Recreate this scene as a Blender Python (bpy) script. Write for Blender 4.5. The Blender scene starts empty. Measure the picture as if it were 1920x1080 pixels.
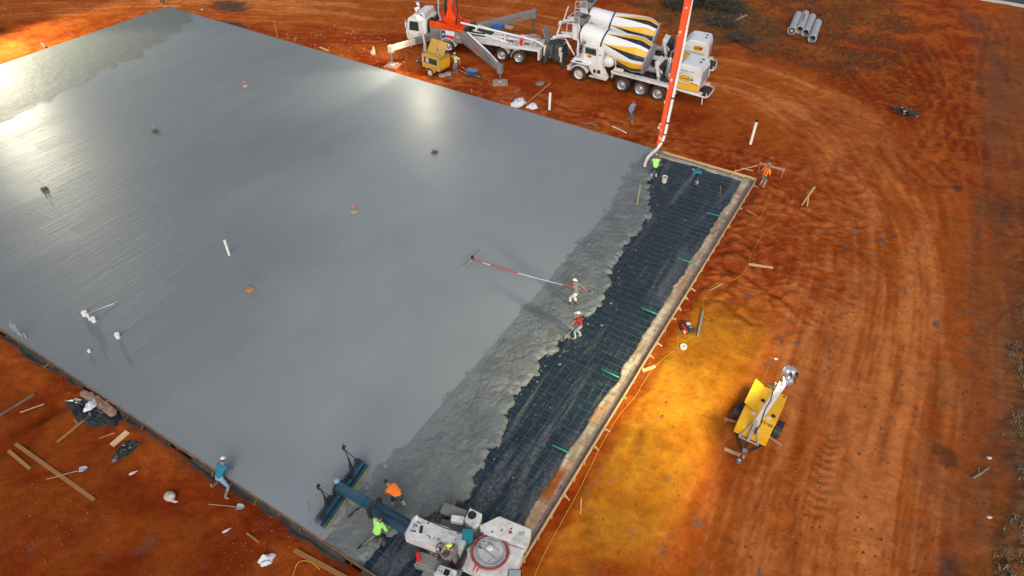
import bpy, bmesh, math, random
import numpy as np
from mathutils import Vector, Matrix, Euler, noise as mnoise

# ------------------------------------------------------------------ camera, sky, sun, exposure
SC = bpy.context.scene
COL = SC.collection
R = math.radians
CAM_H = 25.0
FPX = 1263.836
AX = np.array([[0.8565155, 0.35208212, -0.37738493],
               [0.51593233, -0.56428968, 0.64450833],
               [0.01396544, -0.74673645, -0.66497341]])      # columns: camera right, down, forward in site metres

cam_d = bpy.data.cameras.new('camera')
cam = bpy.data.objects.new('camera', cam_d); COL.objects.link(cam)
cam_d.sensor_width = 36.0
cam_d.lens = FPX / 1920.0 * 36.0
cam_d.clip_start = 0.5; cam_d.clip_end = 6000.0
_r, _d, _f = AX[:, 0], AX[:, 1], AX[:, 2]
cam.matrix_world = Matrix(((_r[0], -_d[0], -_f[0], 0), (_r[1], -_d[1], -_f[1], 0), (_r[2], -_d[2], -_f[2], CAM_H), (0, 0, 0, 1)))
SC.camera = cam

SUN_EL, SUN_AZ = R(38), R(150)          # soft dusk light, sun behind thin cloud to the lower right
world = bpy.data.worlds.new('World'); SC.world = world
world.use_nodes = True
wn, wl = world.node_tree.nodes, world.node_tree.links
wn.clear()
wo = wn.new('ShaderNodeOutputWorld'); bg = wn.new('ShaderNodeBackground'); sky = wn.new('ShaderNodeTexSky')
sky.sky_type = 'NISHITA'; sky.sun_disc = False
sky.sun_elevation = SUN_EL; sky.sun_rotation = SUN_AZ
sky.air_density = 1.0; sky.dust_density = 3.0; sky.ozone_density = 1.0
hs = wn.new('ShaderNodeHueSaturation'); hs.inputs['Saturation'].default_value = 0.72
wl.new(sky.outputs[0], hs.inputs['Color']); wl.new(hs.outputs[0], bg.inputs['Color'])
bg.inputs['Strength'].default_value = 0.10
wl.new(bg.outputs[0], wo.inputs['Surface'])

sun_d = bpy.data.lights.new('sun', 'SUN'); sun_d.energy = 0.8; sun_d.angle = R(45); sun_d.color = (1.0, 0.95, 0.9)
sun = bpy.data.objects.new('sun', sun_d); COL.objects.link(sun)
_sd = Vector((math.sin(SUN_AZ) * math.cos(SUN_EL), math.cos(SUN_AZ) * math.cos(SUN_EL), math.sin(SUN_EL)))
sun.rotation_euler = (-_sd).to_track_quat('-Z', 'Y').to_euler()

SC.view_settings.view_transform = 'Standard'; SC.view_settings.look = 'None'
SC.view_settings.exposure = 0.6; SC.view_settings.gamma = 1.0; SC.view_settings.use_curve_mapping = False
SC.render.engine = 'CYCLES'
SC.cycles.use_denoising = True
SC.cycles.max_bounces = 5; SC.cycles.diffuse_bounces = 2; SC.cycles.glossy_bounces = 3; SC.cycles.transmission_bounces = 4
SC.cycles.sample_clamp_indirect = 4.0
SC.cycles.caustics_reflective = False; SC.cycles.caustics_refractive = False

# ------------------------------------------------------------------ survey: photograph pixel -> site metres at height z
def site(px, py, z=0.0):
    d = AX @ np.array([px - 960.0, py - 540.0, FPX]); t = (z - CAM_H) / d[2]
    return Vector((d[0] * t, d[1] * t, z))

# ------------------------------------------------------------------ noise (numpy)
def _hash(ix, iy, seed):
    h = (ix.astype(np.int64) * 374761393 + iy.astype(np.int64) * 668265263 + seed * 1442695041) & 0xFFFFFFFF
    h = ((h ^ (h >> 13)) * 1274126177) & 0xFFFFFFFF
    return (h ^ (h >> 16)) & 0xFFFFFFFF
def pn(x, y, seed=0):
    x = np.asarray(x, float); y = np.asarray(y, float)
    xi = np.floor(x); yi = np.floor(y); fx = x - xi; fy = y - yi
    u = fx * fx * fx * (fx * (fx * 6 - 15) + 10); v = fy * fy * fy * (fy * (fy * 6 - 15) + 10)
    def g(a, b):
        an = _hash(xi + a, yi + b, seed) * (2 * math.pi / 4294967296.0)
        return np.cos(an) * (fx - a) + np.sin(an) * (fy - b)
    return 1.5 * ((g(0, 0) * (1 - u) + g(1, 0) * u) * (1 - v) + (g(0, 1) * (1 - u) + g(1, 1) * u) * v)
def fbm(x, y, o=4, seed=0, gain=0.5):
    s = 0; a = 1.0; f = 1.0
    for i in range(o):
        s = s + a * pn(x * f, y * f, seed + i * 17); a *= gain; f *= 2.03
    return s
def sst(a, b, x):
    t = np.clip((np.asarray(x, float) - a) / (b - a), 0, 1); return t * t * (3 - 2 * t)
def lerp(a, b, t): return a + (b - a) * t

# ------------------------------------------------------------------ materials
MATS = {}
def _nodes(name):
    m = bpy.data.materials.new(name); m.use_nodes = True
    nt = m.node_tree; b = nt.nodes['Principled BSDF']
    return m, nt.nodes, nt.links, b
def ramp(N, pts):
    r = N.new('ShaderNodeValToRGB'); e = r.color_ramp.elements
    while len(e) < len(pts): e.new(0.5)
    for i, (p, c) in enumerate(pts):
        e[i].position = p; e[i].color = (c, c, c, 1) if not hasattr(c, '__len__') else (*c, 1)
    return r
def mix(N, L, a, b, fac, mode='MIX'):
    n = N.new('ShaderNodeMix'); n.data_type = 'RGBA'; n.blend_type = mode
    for s, v in (('A', a), ('B', b)):
        k = n.inputs[6 if s == 'A' else 7]
        if hasattr(v, 'is_linked') or hasattr(v, 'links'): L.new(v, k)
        else: k.default_value = (*v, 1)
    if hasattr(fac, 'links'): L.new(fac, n.inputs[0])
    else: n.inputs[0].default_value = fac
    return n.outputs[2]
def mth(N, L, op, a, b=None, c=None, clamp=False):
    n = N.new('ShaderNodeMath'); n.operation = op; n.use_clamp = clamp
    for i, v in enumerate((a, b, c)):
        if v is None: continue
        if hasattr(v, 'links'): L.new(v, n.inputs[i])
        else: n.inputs[i].default_value = v
    return n.outputs[0]
def nz(N, L, scale, detail=4, rough=0.55, vec=None, dist=0.0):
    n = N.new('ShaderNodeTexNoise'); n.inputs['Scale'].default_value = scale
    n.inputs['Detail'].default_value = detail; n.inputs['Roughness'].default_value = rough; n.inputs['Distortion'].default_value = dist
    if vec is not None: L.new(vec, n.inputs['Vector'])
    return n
def objco(N): return N.new('ShaderNodeTexCoord').outputs['Object']
def mapv(N, L, vec, scale=(1, 1, 1), rot=(0, 0, 0), loc=(0, 0, 0)):
    m = N.new('ShaderNodeMapping'); m.inputs['Scale'].default_value = scale; m.inputs['Rotation'].default_value = rot; m.inputs['Location'].default_value = loc
    L.new(vec, m.inputs['Vector']); return m.outputs[0]
def bump(N, L, h, strength, dist, b, prev=None):
    n = N.new('ShaderNodeBump'); n.inputs['Strength'].default_value = strength; n.inputs['Distance'].default_value = dist
    L.new(h, n.inputs['Height'])
    if prev is not None: L.new(prev, n.inputs['Normal'])
    L.new(n.outputs[0], b.inputs['Normal']); return n.outputs[0]
def simple(name, col, rough=0.5, metal=0.0, var=0.25, scale=6.0, dirt=None, dirt_amt=0.35, bmp=0.0, spec=0.5, emit=None, es=0.0, dust=None):
    """paint / plastic / metal with uneven tone, grime and a little relief"""
    if name in MATS: return MATS[name]
    m, N, L, b = _nodes(name)
    co = objco(N)
    n1 = nz(N, L, scale, 5, 0.6, co)
    dark = tuple(c * (1 - var) for c in col)
    c = mix(N, L, dark, col, ramp_out(N, L, n1.outputs[0], [(0.3, 0), (0.62, 1)]))
    if dirt is not None:
        n2 = nz(N, L, scale * 0.35, 6, 0.7, co, 0.6)
        k = mth(N, L, 'MULTIPLY', ramp_out(N, L, n2.outputs[0], [(0.46, 0), (0.72, 1)]), dirt_amt)
        c = mix(N, L, c, dirt, k)
    if dust is not None:      # road dust thrown up on the lower panels
        sz = N.new('ShaderNodeSeparateXYZ'); L.new(co, sz.inputs[0]); n3 = nz(N, L, 2.2, 6, 0.7, co, 0.4)
        k = mth(N, L, 'MULTIPLY', mth(N, L, 'MULTIPLY_ADD', sz.outputs[2], -.62, 1.15, clamp=True), ramp_out(N, L, n3.outputs[0], [(.34, .12), (.66, .85)]))
        c = mix(N, L, c, dust, k)
    L.new(c, b.inputs['Base Color'])
    r = mth(N, L, 'MULTIPLY_ADD', n1.outputs[0], 0.3, rough - 0.15, clamp=True)
    L.new(r, b.inputs['Roughness'])
    b.inputs['Metallic'].default_value = metal
    b.inputs['Specular IOR Level'].default_value = spec
    if bmp: bump(N, L, nz(N, L, scale * 6, 3, 0.6, co).outputs[0], 0.6, bmp, b)
    if emit is not None:
        b.inputs['Emission Color'].default_value = (*emit, 1); b.inputs['Emission Strength'].default_value = es
    MATS[name] = m; return m
def ramp_out(N, L, src, pts):
    r = ramp(N, pts); L.new(src, r.inputs[0]); return r.outputs[0]

# ------------------------------------------------------------------ mesh building
class MB:
    def __init__(s): s.v = []; s.f = []; s.mi = []; s.m = 0; s.p = []
    def each(s, name, mat, parent=None, smooth=None, bevel=0.0):
        """every shape added becomes an object of its own"""
        for vs, fs in s.p: MB().add(vs, fs).build(name, mat, parent, smooth, bevel)
    def add(s, vs, fs):
        s.p.append((vs, fs)); o = len(s.v); s.v.extend([tuple(v) for v in vs]); s.f.extend([tuple(i + o for i in f) for f in fs]); s.mi.extend([s.m] * len(fs)); return s
    def box(s, c, size, rot=None, taper=None):
        x, y, z = size[0] / 2, size[1] / 2, size[2] / 2
        P = [(-x, -y, -z), (x, -y, -z), (x, y, -z), (-x, y, -z), (-x, -y, z), (x, -y, z), (x, y, z), (-x, y, z)]
        if taper: P = P[:4] + [(p[0] * taper[0], p[1] * taper[1], p[2]) for p in P[4:]]
        M = Euler(rot).to_matrix() if rot else Matrix.Identity(3)
        c = Vector(c)
        return s.add([M @ Vector(p) + c for p in P], [(0, 3, 2, 1), (4, 5, 6, 7), (0, 1, 5, 4), (1, 2, 6, 5), (2, 3, 7, 6), (3, 0, 4, 7)])
    def bx(s, x0, x1, y0, y1, z0, z1): return s.box(((x0 + x1) / 2, (y0 + y1) / 2, (z0 + z1) / 2), (x1 - x0, y1 - y0, z1 - z0))
    def beam(s, a, b, w, h, up=(0, 0, 1)):
        a, b = Vector(a), Vector(b); d = (b - a); l = d.length; d.normalize()
        u = Vector(up); sd = d.cross(u)
        if sd.length < 1e-4: sd = d.cross(Vector((1, 0, 0)))
        sd.normalize(); u = sd.cross(d)
        P = []
        for e in (a, b):
            for i, j in ((-1, -1), (1, -1), (1, 1), (-1, 1)): P.append(e + sd * (i * w / 2) + u * (j * h / 2))
        return s.add(P, [(0, 3, 2, 1), (4, 5, 6, 7), (0, 1, 5, 4), (1, 2, 6, 5), (2, 3, 7, 6), (3, 0, 4, 7)])
    def tbeam(s, a, b, wh0, wh1, up=(0, 0, 1)):
        a, b = Vector(a), Vector(b); d = (b - a).normalized(); u = Vector(up); sd = d.cross(u)
        if sd.length < 1e-4: sd = d.cross(Vector((1, 0, 0)))
        sd.normalize(); u = sd.cross(d); P = []
        for e, (w, h) in ((a, wh0), (b, wh1)):
            for i, j in ((-1, -1), (1, -1), (1, 1), (-1, 1)): P.append(e + sd * (i * w / 2) + u * (j * h / 2))
        return s.add(P, [(0, 3, 2, 1), (4, 5, 6, 7), (0, 1, 5, 4), (1, 2, 6, 5), (2, 3, 7, 6), (3, 0, 4, 7)])
    def cyl(s, a, b, r0, r1=None, n=12, cap=True):
        r1 = r0 if r1 is None else r1
        return s.tube([a, b], [r0, r1], n, cap)
    def tube(s, pts, r, n=6, cap=True):
        pts = [Vector(p) for p in pts]; rs = r if hasattr(r, '__len__') else [r] * len(pts)
        V = []; prev = None
        for i, p in enumerate(pts):
            d = (pts[min(i + 1, len(pts) - 1)] - pts[max(i - 1, 0)]).normalized()
            if prev is None:
                a = d.cross(Vector((0, 0, 1)))
                if a.length < 1e-3: a = d.cross(Vector((1, 0, 0)))
            else:
                a = prev - d * prev.dot(d)
                if a.length < 1e-4: a = d.cross(Vector((0, 0, 1)))
            a.normalize(); prev = a; c = d.cross(a)
            for k in range(n):
                t = 2 * math.pi * k / n; V.append(p + (a * math.cos(t) + c * math.sin(t)) * rs[i])
        F = []
        for i in range(len(pts) - 1):
            for k in range(n):
                F.append((i * n + k, i * n + (k + 1) % n, (i + 1) * n + (k + 1) % n, (i + 1) * n + k))
        if cap: F.append(tuple(range(n - 1, -1, -1))); F.append(tuple((len(pts) - 1) * n + k for k in range(n)))
        return s.add(V, F)
    def lathe(s, prof, a=(0, 0, 0), axis=(0, 0, 1), n=24, closed=False):
        """prof: (radius, distance along axis)"""
        a = Vector(a); ax = Vector(axis).normalized(); q = ax.to_track_quat('Z', 'Y'); V = []; F = []
        for (r, h) in prof:
            for k in range(n):
                t = 2 * math.pi * k / n; V.append(a + q @ Vector((r * math.cos(t), r * math.sin(t), h)))
        m = len(prof)
        for i in range(m if closed else m - 1):
            j = (i + 1) % m
            for k in range(n): F.append((i * n + k, i * n + (k + 1) % n, j * n + (k + 1) % n, j * n + k))
        return s.add(V, F)
    def prism(s, poly, p0, ex, ey, ez):
        """2D poly (u,v) placed at p0 + u*ex + v*ey, extruded by ez"""
        p0, ex, ey, ez = Vector(p0), Vector(ex), Vector(ey), Vector(ez); n = len(poly)
        V = [p0 + ex * u + ey * v for u, v in poly] + [p0 + ex * u + ey * v + ez for u, v in poly]
        F = [tuple(range(n - 1, -1, -1)), tuple(range(n, 2 * n))] + [(i, (i + 1) % n, n + (i + 1) % n, n + i) for i in range(n)]
        return s.add(V, F)
    def ball(s, c, r, n=10, m=6):
        c = Vector(c); r = r if hasattr(r, '__len__') else (r, r, r); V = []; F = []
        for i in range(m + 1):
            p = math.pi * i / m
            for k in range(n):
                t = 2 * math.pi * k / n; V.append(c + Vector((r[0] * math.sin(p) * math.cos(t), r[1] * math.sin(p) * math.sin(t), r[2] * math.cos(p))))
        for i in range(m):
            for k in range(n): F.append((i * n + k, (i + 1) * n + k, (i + 1) * n + (k + 1) % n, i * n + (k + 1) % n))
        return s.add(V, F)
    def build(s, name, mat, parent=None, smooth=None, bevel=0.0):
        me = bpy.data.meshes.new(name)
        me.from_pydata(s.v, [], s.f); me.validate()
        if len(me.polygons) == len(s.mi) and any(s.mi): me.polygons.foreach_set('material_index', s.mi)
        bm = bmesh.new(); bm.from_mesh(me)
        bmesh.ops.remove_doubles(bm, verts=bm.verts, dist=1e-5)
        bmesh.ops.recalc_face_normals(bm, faces=bm.faces)
        if bevel: bmesh.ops.bevel(bm, geom=[e for e in bm.edges if e.is_manifold and e.calc_face_angle(0) > 0.5], offset=bevel, segments=1 if bevel < 0.03 else 2, affect='EDGES', clamp_overlap=True)
        bm.to_mesh(me); bm.free()
        return link(name, me, mat, parent, smooth)
def link(name, me, mat, parent=None, smooth=None):
    for m in (mat if isinstance(mat, (list, tuple)) else [mat]): me.materials.append(m)
    if smooth is not None:
        me.polygons.foreach_set('use_smooth', [True] * len(me.polygons))
        if smooth < 180: me.set_sharp_from_angle(angle=R(smooth))
    o = bpy.data.objects.new(name, me); COL.objects.link(o)
    if parent is not None: o.parent = parent
    return o
def tag(o, label, cat=None, group=None, kind=None):
    if label: o['label'] = label
    if cat: o['category'] = cat
    if group: o['group'] = group
    if kind: o['kind'] = kind
    return o
def thing(name, label, cat, loc=(0, 0, 0), rz=0.0, group=None):
    o = bpy.data.objects.new(name, None); COL.objects.link(o); o.empty_display_size = 0.3
    o.location = loc; o.rotation_euler = (0, 0, rz)
    return tag(o, label, cat, group)
def copy_tree(o, parent=None):
    c = o.copy(); COL.objects.link(c); c.parent = parent
    for ch in [x for x in o.children]: copy_tree(ch, c)
    return c
def grid_mesh(name, X, Y, Z, keep=None):
    """X,Y,Z 2D arrays -> mesh data"""
    h, w = X.shape
    co = np.stack([X, Y, Z], -1).reshape(-1, 3)
    i = np.arange(h * w).reshape(h, w)
    q = np.stack([i[:-1, :-1], i[:-1, 1:], i[1:, 1:], i[1:, :-1]], -1).reshape(-1, 4)
    if keep is not None:
        kk = keep.reshape(-1); q = q[kk[q].all(1)]
        used = np.zeros(h * w, bool); used[q.ravel()] = True
        idx = np.cumsum(used) - 1; co = co[used]; q = idx[q]
    else: used = np.ones(h * w, bool)
    me = bpy.data.meshes.new(name)
    me.vertices.add(len(co)); me.vertices.foreach_set('co', co.astype(np.float32).ravel())
    me.loops.add(len(q) * 4); me.loops.foreach_set('vertex_index', q.astype(np.int32).ravel())
    me.polygons.add(len(q)); me.polygons.foreach_set('loop_start', np.arange(0, len(q) * 4, 4, dtype=np.int32))
    me.polygons.foreach_set('use_smooth', np.ones(len(q), bool))
    me.update(calc_edges=True)
    return me, used
def set_attr(me, name, arr, used=None):
    arr = np.asarray(arr, np.float32)
    if arr.ndim == 3: arr = arr.reshape(-1, arr.shape[-1])
    elif arr.ndim == 2 and arr.shape[-1] not in (3, 4): arr = arr.reshape(-1)
    if used is not None: arr = arr[used]
    if arr.ndim == 1:
        a = me.attributes.new(name, 'FLOAT', 'POINT'); a.data.foreach_set('value', arr)
    else:
        if arr.shape[1] == 3: arr = np.concatenate([arr, np.ones((len(arr), 1), np.float32)], 1)
        a = me.attributes.new(name, 'FLOAT_COLOR', 'POINT'); a.data.foreach_set('color', arr.ravel())
def catmull(pts, k=8):
    pts = [Vector(p) for p in pts]; out = []
    P = [2 * pts[0] - pts[1]] + pts + [2 * pts[-1] - pts[-2]]
    for i in range(1, len(P) - 2):
        for j in range(k):
            t = j / k; a, b, c, d = P[i - 1], P[i], P[i + 1], P[i + 2]
            out.append(0.5 * ((2 * b) + (c - a) * t + (2 * a - 5 * b + 4 * c - d) * t * t + (3 * b - a - 3 * c + d) * t ** 3))
    out.append(pts[-1]); return out
def path_sd(x, y, path, reach):
    """distance along and signed distance across a polyline for point arrays (inf beyond reach)"""
    d = np.full(x.shape, 1e9); s = np.zeros(x.shape)
    P = np.array([(p[0], p[1]) for p in path]); acc = 0.0
    lo, hi = P.min(0) - reach, P.max(0) + reach
    sel = np.where((x > lo[0]) & (x < hi[0]) & (y > lo[1]) & (y < hi[1]))
    xs, ys = x[sel], y[sel]; ds = np.full(xs.shape, 1e9); ss = np.zeros(xs.shape)
    for i in range(len(P) - 1):
        a, b = P[i], P[i + 1]; v = b - a; l = np.hypot(*v)
        if l < 1e-6: continue
        t = np.clip(((xs - a[0]) * v[0] + (ys - a[1]) * v[1]) / (l * l), 0, 1)
        dx = xs - a[0] - t * v[0]; dy = ys - a[1] - t * v[1]; dd = np.hypot(dx, dy)
        sg = np.sign(v[0] * (ys - a[1]) - v[1] * (xs - a[0])); sg[sg == 0] = 1
        m = dd < np.abs(ds); ds = np.where(m, dd * sg, ds); ss = np.where(m, acc + t * l, ss); acc += l
    d[sel] = ds; s[sel] = ss
    return s, d
# ------------------------------------------------------------------ ground
SX0, SX1, SY0, SY1 = -66.8, -5.76, 7.61, 42.83           # slab rectangle inside the forms
def pxpath(*pts): return catmull([site(a, b) for a, b in pts], 6)
# routes vehicles have worn into the clay
HAUL = pxpath((-300, 30), (200, -10), (650, 5), (1000, 40), (1250, 120), (1430, 160), (1560, 240), (1640, 350), (1680, 480), (1670, 640), (1630, 850), (1600, 1080), (1590, 1300))
RUTS = [pxpath((1330, 190), (1440, 240), (1530, 330), (1590, 460), (1600, 620), (1580, 760), (1500, 920), (1420, 1080)),
        pxpath((1360, 175), (1500, 230), (1600, 320), (1680, 450), (1720, 640), (1700, 850), (1690, 1080)),
        pxpath((1700, 60), (1770, 200), (1800, 400), (1790, 600), (1800, 800), (1830, 1080)),
        pxpath((1600, 120), (1690, 230), (1740, 380), (1760, 520)),
        pxpath((1880, 20), (1860, 150), (1880, 300), (1890, 420)),
        pxpath((1840, 10), (1900, 130), (1960, 300)),
        pxpath((1590, 500), (1520, 610), (1480, 700), (1440, 800), (1340, 960), (1270, 1100)),
        pxpath((1430, 180), (1560, 210), (1660, 250), (1760, 330)),
        pxpath((0, 70), (250, 10), (420, -40)), pxpath((0, 30), (180, -10)), pxpath((440, 30), (560, 60), (700, 70), (760, 60)),
        pxpath((1330, 130), (1450, 175), (1580, 260), (1640, 420), (1650, 650), (1560, 950), (1500, 1100)),
        pxpath((1110, 25), (1000, 12), (800, -10)), pxpath((1540, 700), (1540, 840), (1530, 1080)),
        pxpath((1600, 60), (1680, 40), (1770, 90), (1790, 200), (1740, 300)), pxpath((500, 20), (620, 0), (740, 10))]
TREAD = [pxpath((1565, 800), (1545, 880), (1525, 960)), pxpath((1490, 40), (1430, 45), (1360, 60)), pxpath((1700, 130), (1660, 240), (1640, 330)), pxpath((1530, 40), (1620, 75), (1700, 120))]
GULLY_AND_SHADE = [pxpath((1335, 505), (1375, 503), (1410, 518), (1450, 545), (1490, 570)), pxpath((1430, 352), (1460, 362), (1500, 385), (1540, 405)),
         pxpath((1300, 557), (1350, 556), (1385, 580), (1410, 600)), pxpath((1180, 770), (1195, 800), (1185, 830)), pxpath((1080, 940), (1090, 965), (1098, 985)),
         pxpath((1000, 170), (1060, 200), (1130, 215), (1200, 245)), pxpath((1290, 255), (1360, 275), (1420, 285), (1490, 310)), pxpath((0, 822), (60, 790), (140, 745))]  # last path: a dark stripe of cast shadow, painted and dug as a ditch
DARKB = pxpath((1790, -10), (1845, 60), (1868, 150), (1880, 280), (1895, 420))
def axis_steps(segs):
    out = [segs[0][0]]
    for a, b, st in segs:
        n = max(1, int(round((b - a) / st))); out += list(np.linspace(a, b, n + 1)[1:])
    return np.array(out)
GX = axis_steps([(-3000, -600, 800), (-600, -180, 105), (-180, -92, 11), (-92, -45, 0.36), (-45, -26, 0.2), (-26, -7, 0.2), (-7, 12.5, 0.115), (12.5, 18, 0.5), (18, 60, 6), (60, 400, 68), (400, 3000, 650)])
GY = axis_steps([(-3000, -400, 650), (-400, -60, 68), (-60, -6, 6), (-6, 6, 0.3), (6, 44, 0.115), (44, 62, 0.19), (62, 98, 0.3), (98, 160, 6), (160, 600, 63), (600, 3000, 800)])

def ground_fields(x, y):
    """height and soil colour at site points"""
    x = np.asarray(x, float); y = np.asarray(y, float)
    # distance outside the slab rectangle
    ox = np.maximum(np.maximum(SX0 - x, x - SX1), 0); oy = np.maximum(np.maximum(SY0 - y, y - SY1), 0); out = np.hypot(ox, oy)
    ins = np.minimum(np.minimum(x - SX0, SX1 - x), np.minimum(y - SY0, SY1 - y))
    wx = x + 0.8 * pn(x * 0.35, y * 0.35, 5); wy = y + 0.8 * pn(x * 0.35, y * 0.35, 6)
    big = fbm(x * 0.06, y * 0.06, 3, 1); med = fbm(wx * 0.33, wy * 0.33, 4, 2); fine = fbm(wx * 1.7, wy * 1.7, 4, 3, 0.6)
    far = sst(0.3, 7, out)
    z = -0.20 + far * (0.11 * big + .03) + (0.025 + 0.035 * far) * med + 0.022 * fine
    # colours (linear)
    A = np.array
    red, orange, tan, dark = A((.24, .032, .005)), A((.355, .078, .010)), A((.48, .15, .040)), A((.075, .012, .002))
    brown, grey, ochre, olive = A((.065, .036, .018)), A((.20, .155, .105)), A((.42, .15, .035)), A((.085, .055, .02))
    f = lambda m: np.asarray(m)[..., None]
    c = lerp(red, orange, f(sst(-0.55, 0.6, med + 0.5 * big + 0.35 * fine)))
    # clay darkened in colour for the dim light towards the near left corner, and the freshly graded patch by the road
    left = sst(-4, -14, x - 0.4 * y + 4) * sst(9, 5, y)
    c = lerp(c, dark * 1.35 + 0.4 * (c - dark), f(0.9 * left))
    gp = site(1690, 190); k = sst(1.15, 0.75, np.hypot((x - gp.x) / 6.5, (y - gp.y) / 15) + 0.16 * med + 0.06 * fine)
    c = lerp(c, lerp(red * 0.75, orange * .8, f(sst(-.3, .6, fine + med))), f(0.85 * k))
    # haul road: compacted, streaked along the direction of travel
    s, d = path_sd(x, y, HAUL, 9.5)
    core = sst(8.2, 4.0, np.abs(d + 1.2 * pn(s * 0.12, s * 0 + 3.1, 7)))
    dw = d + 1.1 * pn(x * .13, y * .13, 28); st = 0.9 * pn(dw * .62, s * 0.045, 8) + 0.55 * pn(dw * 1.9, s * 0.07, 9) + 0.55 * pn(d * 4.6, s * 0.08, 29) + .4 * pn(d * 11, s * .15, 30)
    road = core * (1 - 0.5 * k)
    c = lerp(c, lerp(orange * 0.95, tan * 1.08, f(sst(-.45, .75, st + .5 * big + .35 * med - .12 * np.abs(d)+ .3))), f(0.92 * road))
    z = z + road * (0.014 * st - 0.02) - 0.03 * road * med
    # slope bank inside the curve, darker torn clay
    bank = sst(2.0, 0.6, np.abs(d + 9.0) + 0.6 * pn(x, y, 10)) * sst(20, 30, s)
    c = lerp(c, red * 0.8, f(0.45 * bank))
    for i, p in enumerate(RUTS):
        s, d = path_sd(x, y, p, 2.0)
        fade = sst(0, 3, s) * np.clip(0.5 + 0.8 * pn(s * 0.22, s * 0 + i, 11), 0, 1) * (1 - sst(0.8, -0.1, out))
        for o in (-0.95, 0.95):
            e = np.abs(d - o - 0.08 * pn(s * 0.6, s * 0 + i + o, 12)); r = np.exp(-(e / 0.27) ** 2); lip = np.exp(-((e - 0.42) / 0.14) ** 2)
            z = z + fade * (-0.05 * r + 0.026 * lip + 0.012 * r * np.sin(s * 17 + i))
            t = f(np.clip(fade * r, 0, 1)); c = lerp(c, c * A((.62, .55, .5)), 0.45 * t)
            c = lerp(c, tan * 1.1, f(np.clip(fade * lip, 0, 1)) * 0.22)
    for i, p in enumerate(TREAD):
        s, d = path_sd(x, y, p, 1.2)
        b = sst(0.5, 0.36, np.abs(d)) * sst(0, 0.6, s)
        q = np.sin((s + np.abs(d) * 0.5) * 2 * math.pi / 0.42)
        z = z + b * 0.035 * q; c = lerp(c, c * .6, f(b * sst(0.1, 0.8, -q) * 0.7))
    for i, p in enumerate(GULLY_AND_SHADE):
        s, d = path_sd(x, y, p, 1.4); e = np.abs(d + 0.12 * pn(s * 1.3, s * 0 + i, 13) + 0.08 * fine)
        w = 0.16 if i < 7 else 0.3
        fade = sst(0, 0.8, s) * (0.65 + 0.35 * pn(s * 0.8, s * 0 + i * 3, 14)); r = np.exp(-(e / w) ** 2)
        z = z + fade * (-0.15 * r + 0.06 * np.exp(-((e - 0.5) / 0.25) ** 2)); c = lerp(c, dark * 0.8, f(np.clip(0.75 * fade * r, 0, 1)))
    # soil yellowed in colour to deepen the tower lamp's pool of light
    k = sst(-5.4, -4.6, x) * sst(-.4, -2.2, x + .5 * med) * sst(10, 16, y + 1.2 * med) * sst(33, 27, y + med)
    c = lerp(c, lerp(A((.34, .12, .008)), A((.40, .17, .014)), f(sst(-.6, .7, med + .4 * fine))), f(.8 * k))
    # churned clods where the corner was dug by hand
    k = sst(-6.2, -5.0, x) * sst(3.5, .5, x + .25 * (y - 38) * 0 + med) * sst(27, 31, y) * sst(52, 46, y + med)
    k = np.maximum(k, sst(43.0, 43.6, y) * sst(47.5, 45.5, y + .6 * med) * sst(-36, -32, x) * sst(-2, -6, x))
    rg = 1 - np.abs(pn(wx * .9, wy * .9, 24)) * 2.2; z = z + k * (.02 * rg + .02 * np.abs(pn(wx * 3.1, wy * 3.1, 25)) + .045 * fine + .03 * np.abs(pn(x * 6.1, y * 6.1, 26)))
    c = lerp(c, lerp(red * .85, A((.40, .115, .035)), f(sst(-.6, .9, .5 * med + fine))), f(.5 * k))
    # verge of dry weeds on the right and rough brushy ground at the top
    vx = 10.0 + 0.9 * pn(y * 0.22, y * 0 + 2, 15) + 0.4 * pn(y * 0.9, y * 0, 16) + 0.3 * np.clip(y - 40, 0, 60)
    v = sst(-0.6, 0.5, x - vx); c = lerp(c, lerp(brown, olive * 1.3, f(sst(-.3, .5, fine))), f(v * 0.9)); v2 = sst(0.9, 1.9, x - vx + 0.8 * med); c = lerp(c, lerp(brown * 1.5, grey, f(sst(-.5, .3, fine))), f(v2 * 0.9))
    z = z + v * (0.08 + 0.08 * fine)
    b0 = site(1345, 30); br = sst(1.25, 0.6, np.hypot((x - b0.x + 0.25 * (y - b0.y)) / 8.5, (y - b0.y) / 8) + 0.3 * med + 0.1 * fine)
    b1 = site(1560, 20); br = np.maximum(br, 0.6 * sst(1.2, 0.6, np.hypot((x - b1.x) / 9, (y - b1.y) / 9) + 0.4 * med + .15 * fine))
    b2 = site(1560, 95); br = np.maximum(br, 0.45 * sst(1.2, 0.5, np.hypot((x - b2.x) / 6, (y - b2.y) / 5) + 0.4 * med + .15 * fine))
    c = lerp(c, lerp(olive, brown * 1.35 + A((.06, .02, 0)), f(sst(-.5, .5, fine))), f(br * 0.82)); z = z + br * 0.09 * (med + fine)
    # ashes of a small burnt heap, tar-dark stripes toward the road
    h = site(1697, 210); k = sst(1.2, 0.4, np.hypot((x - h.x) / 1.1, (y - h.y) / 1.0) + 0.35 * fine); c = lerp(c, A((.03, .022, .016)), f(k * .9)); z = z + 0.12 * k
    for (a, b, rr) in ((1776, 850, .55), (1795, 1075, .7), (1880, 390, 1.5), (1800, 345, .4)):
        h = site(a, b); k = sst(1.2, 0.3, np.hypot((x - h.x) / rr, (y - h.y) / (rr * 1.7)) + 0.5 * fine); c = lerp(c, brown * 0.8, f(k * .8))
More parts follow.
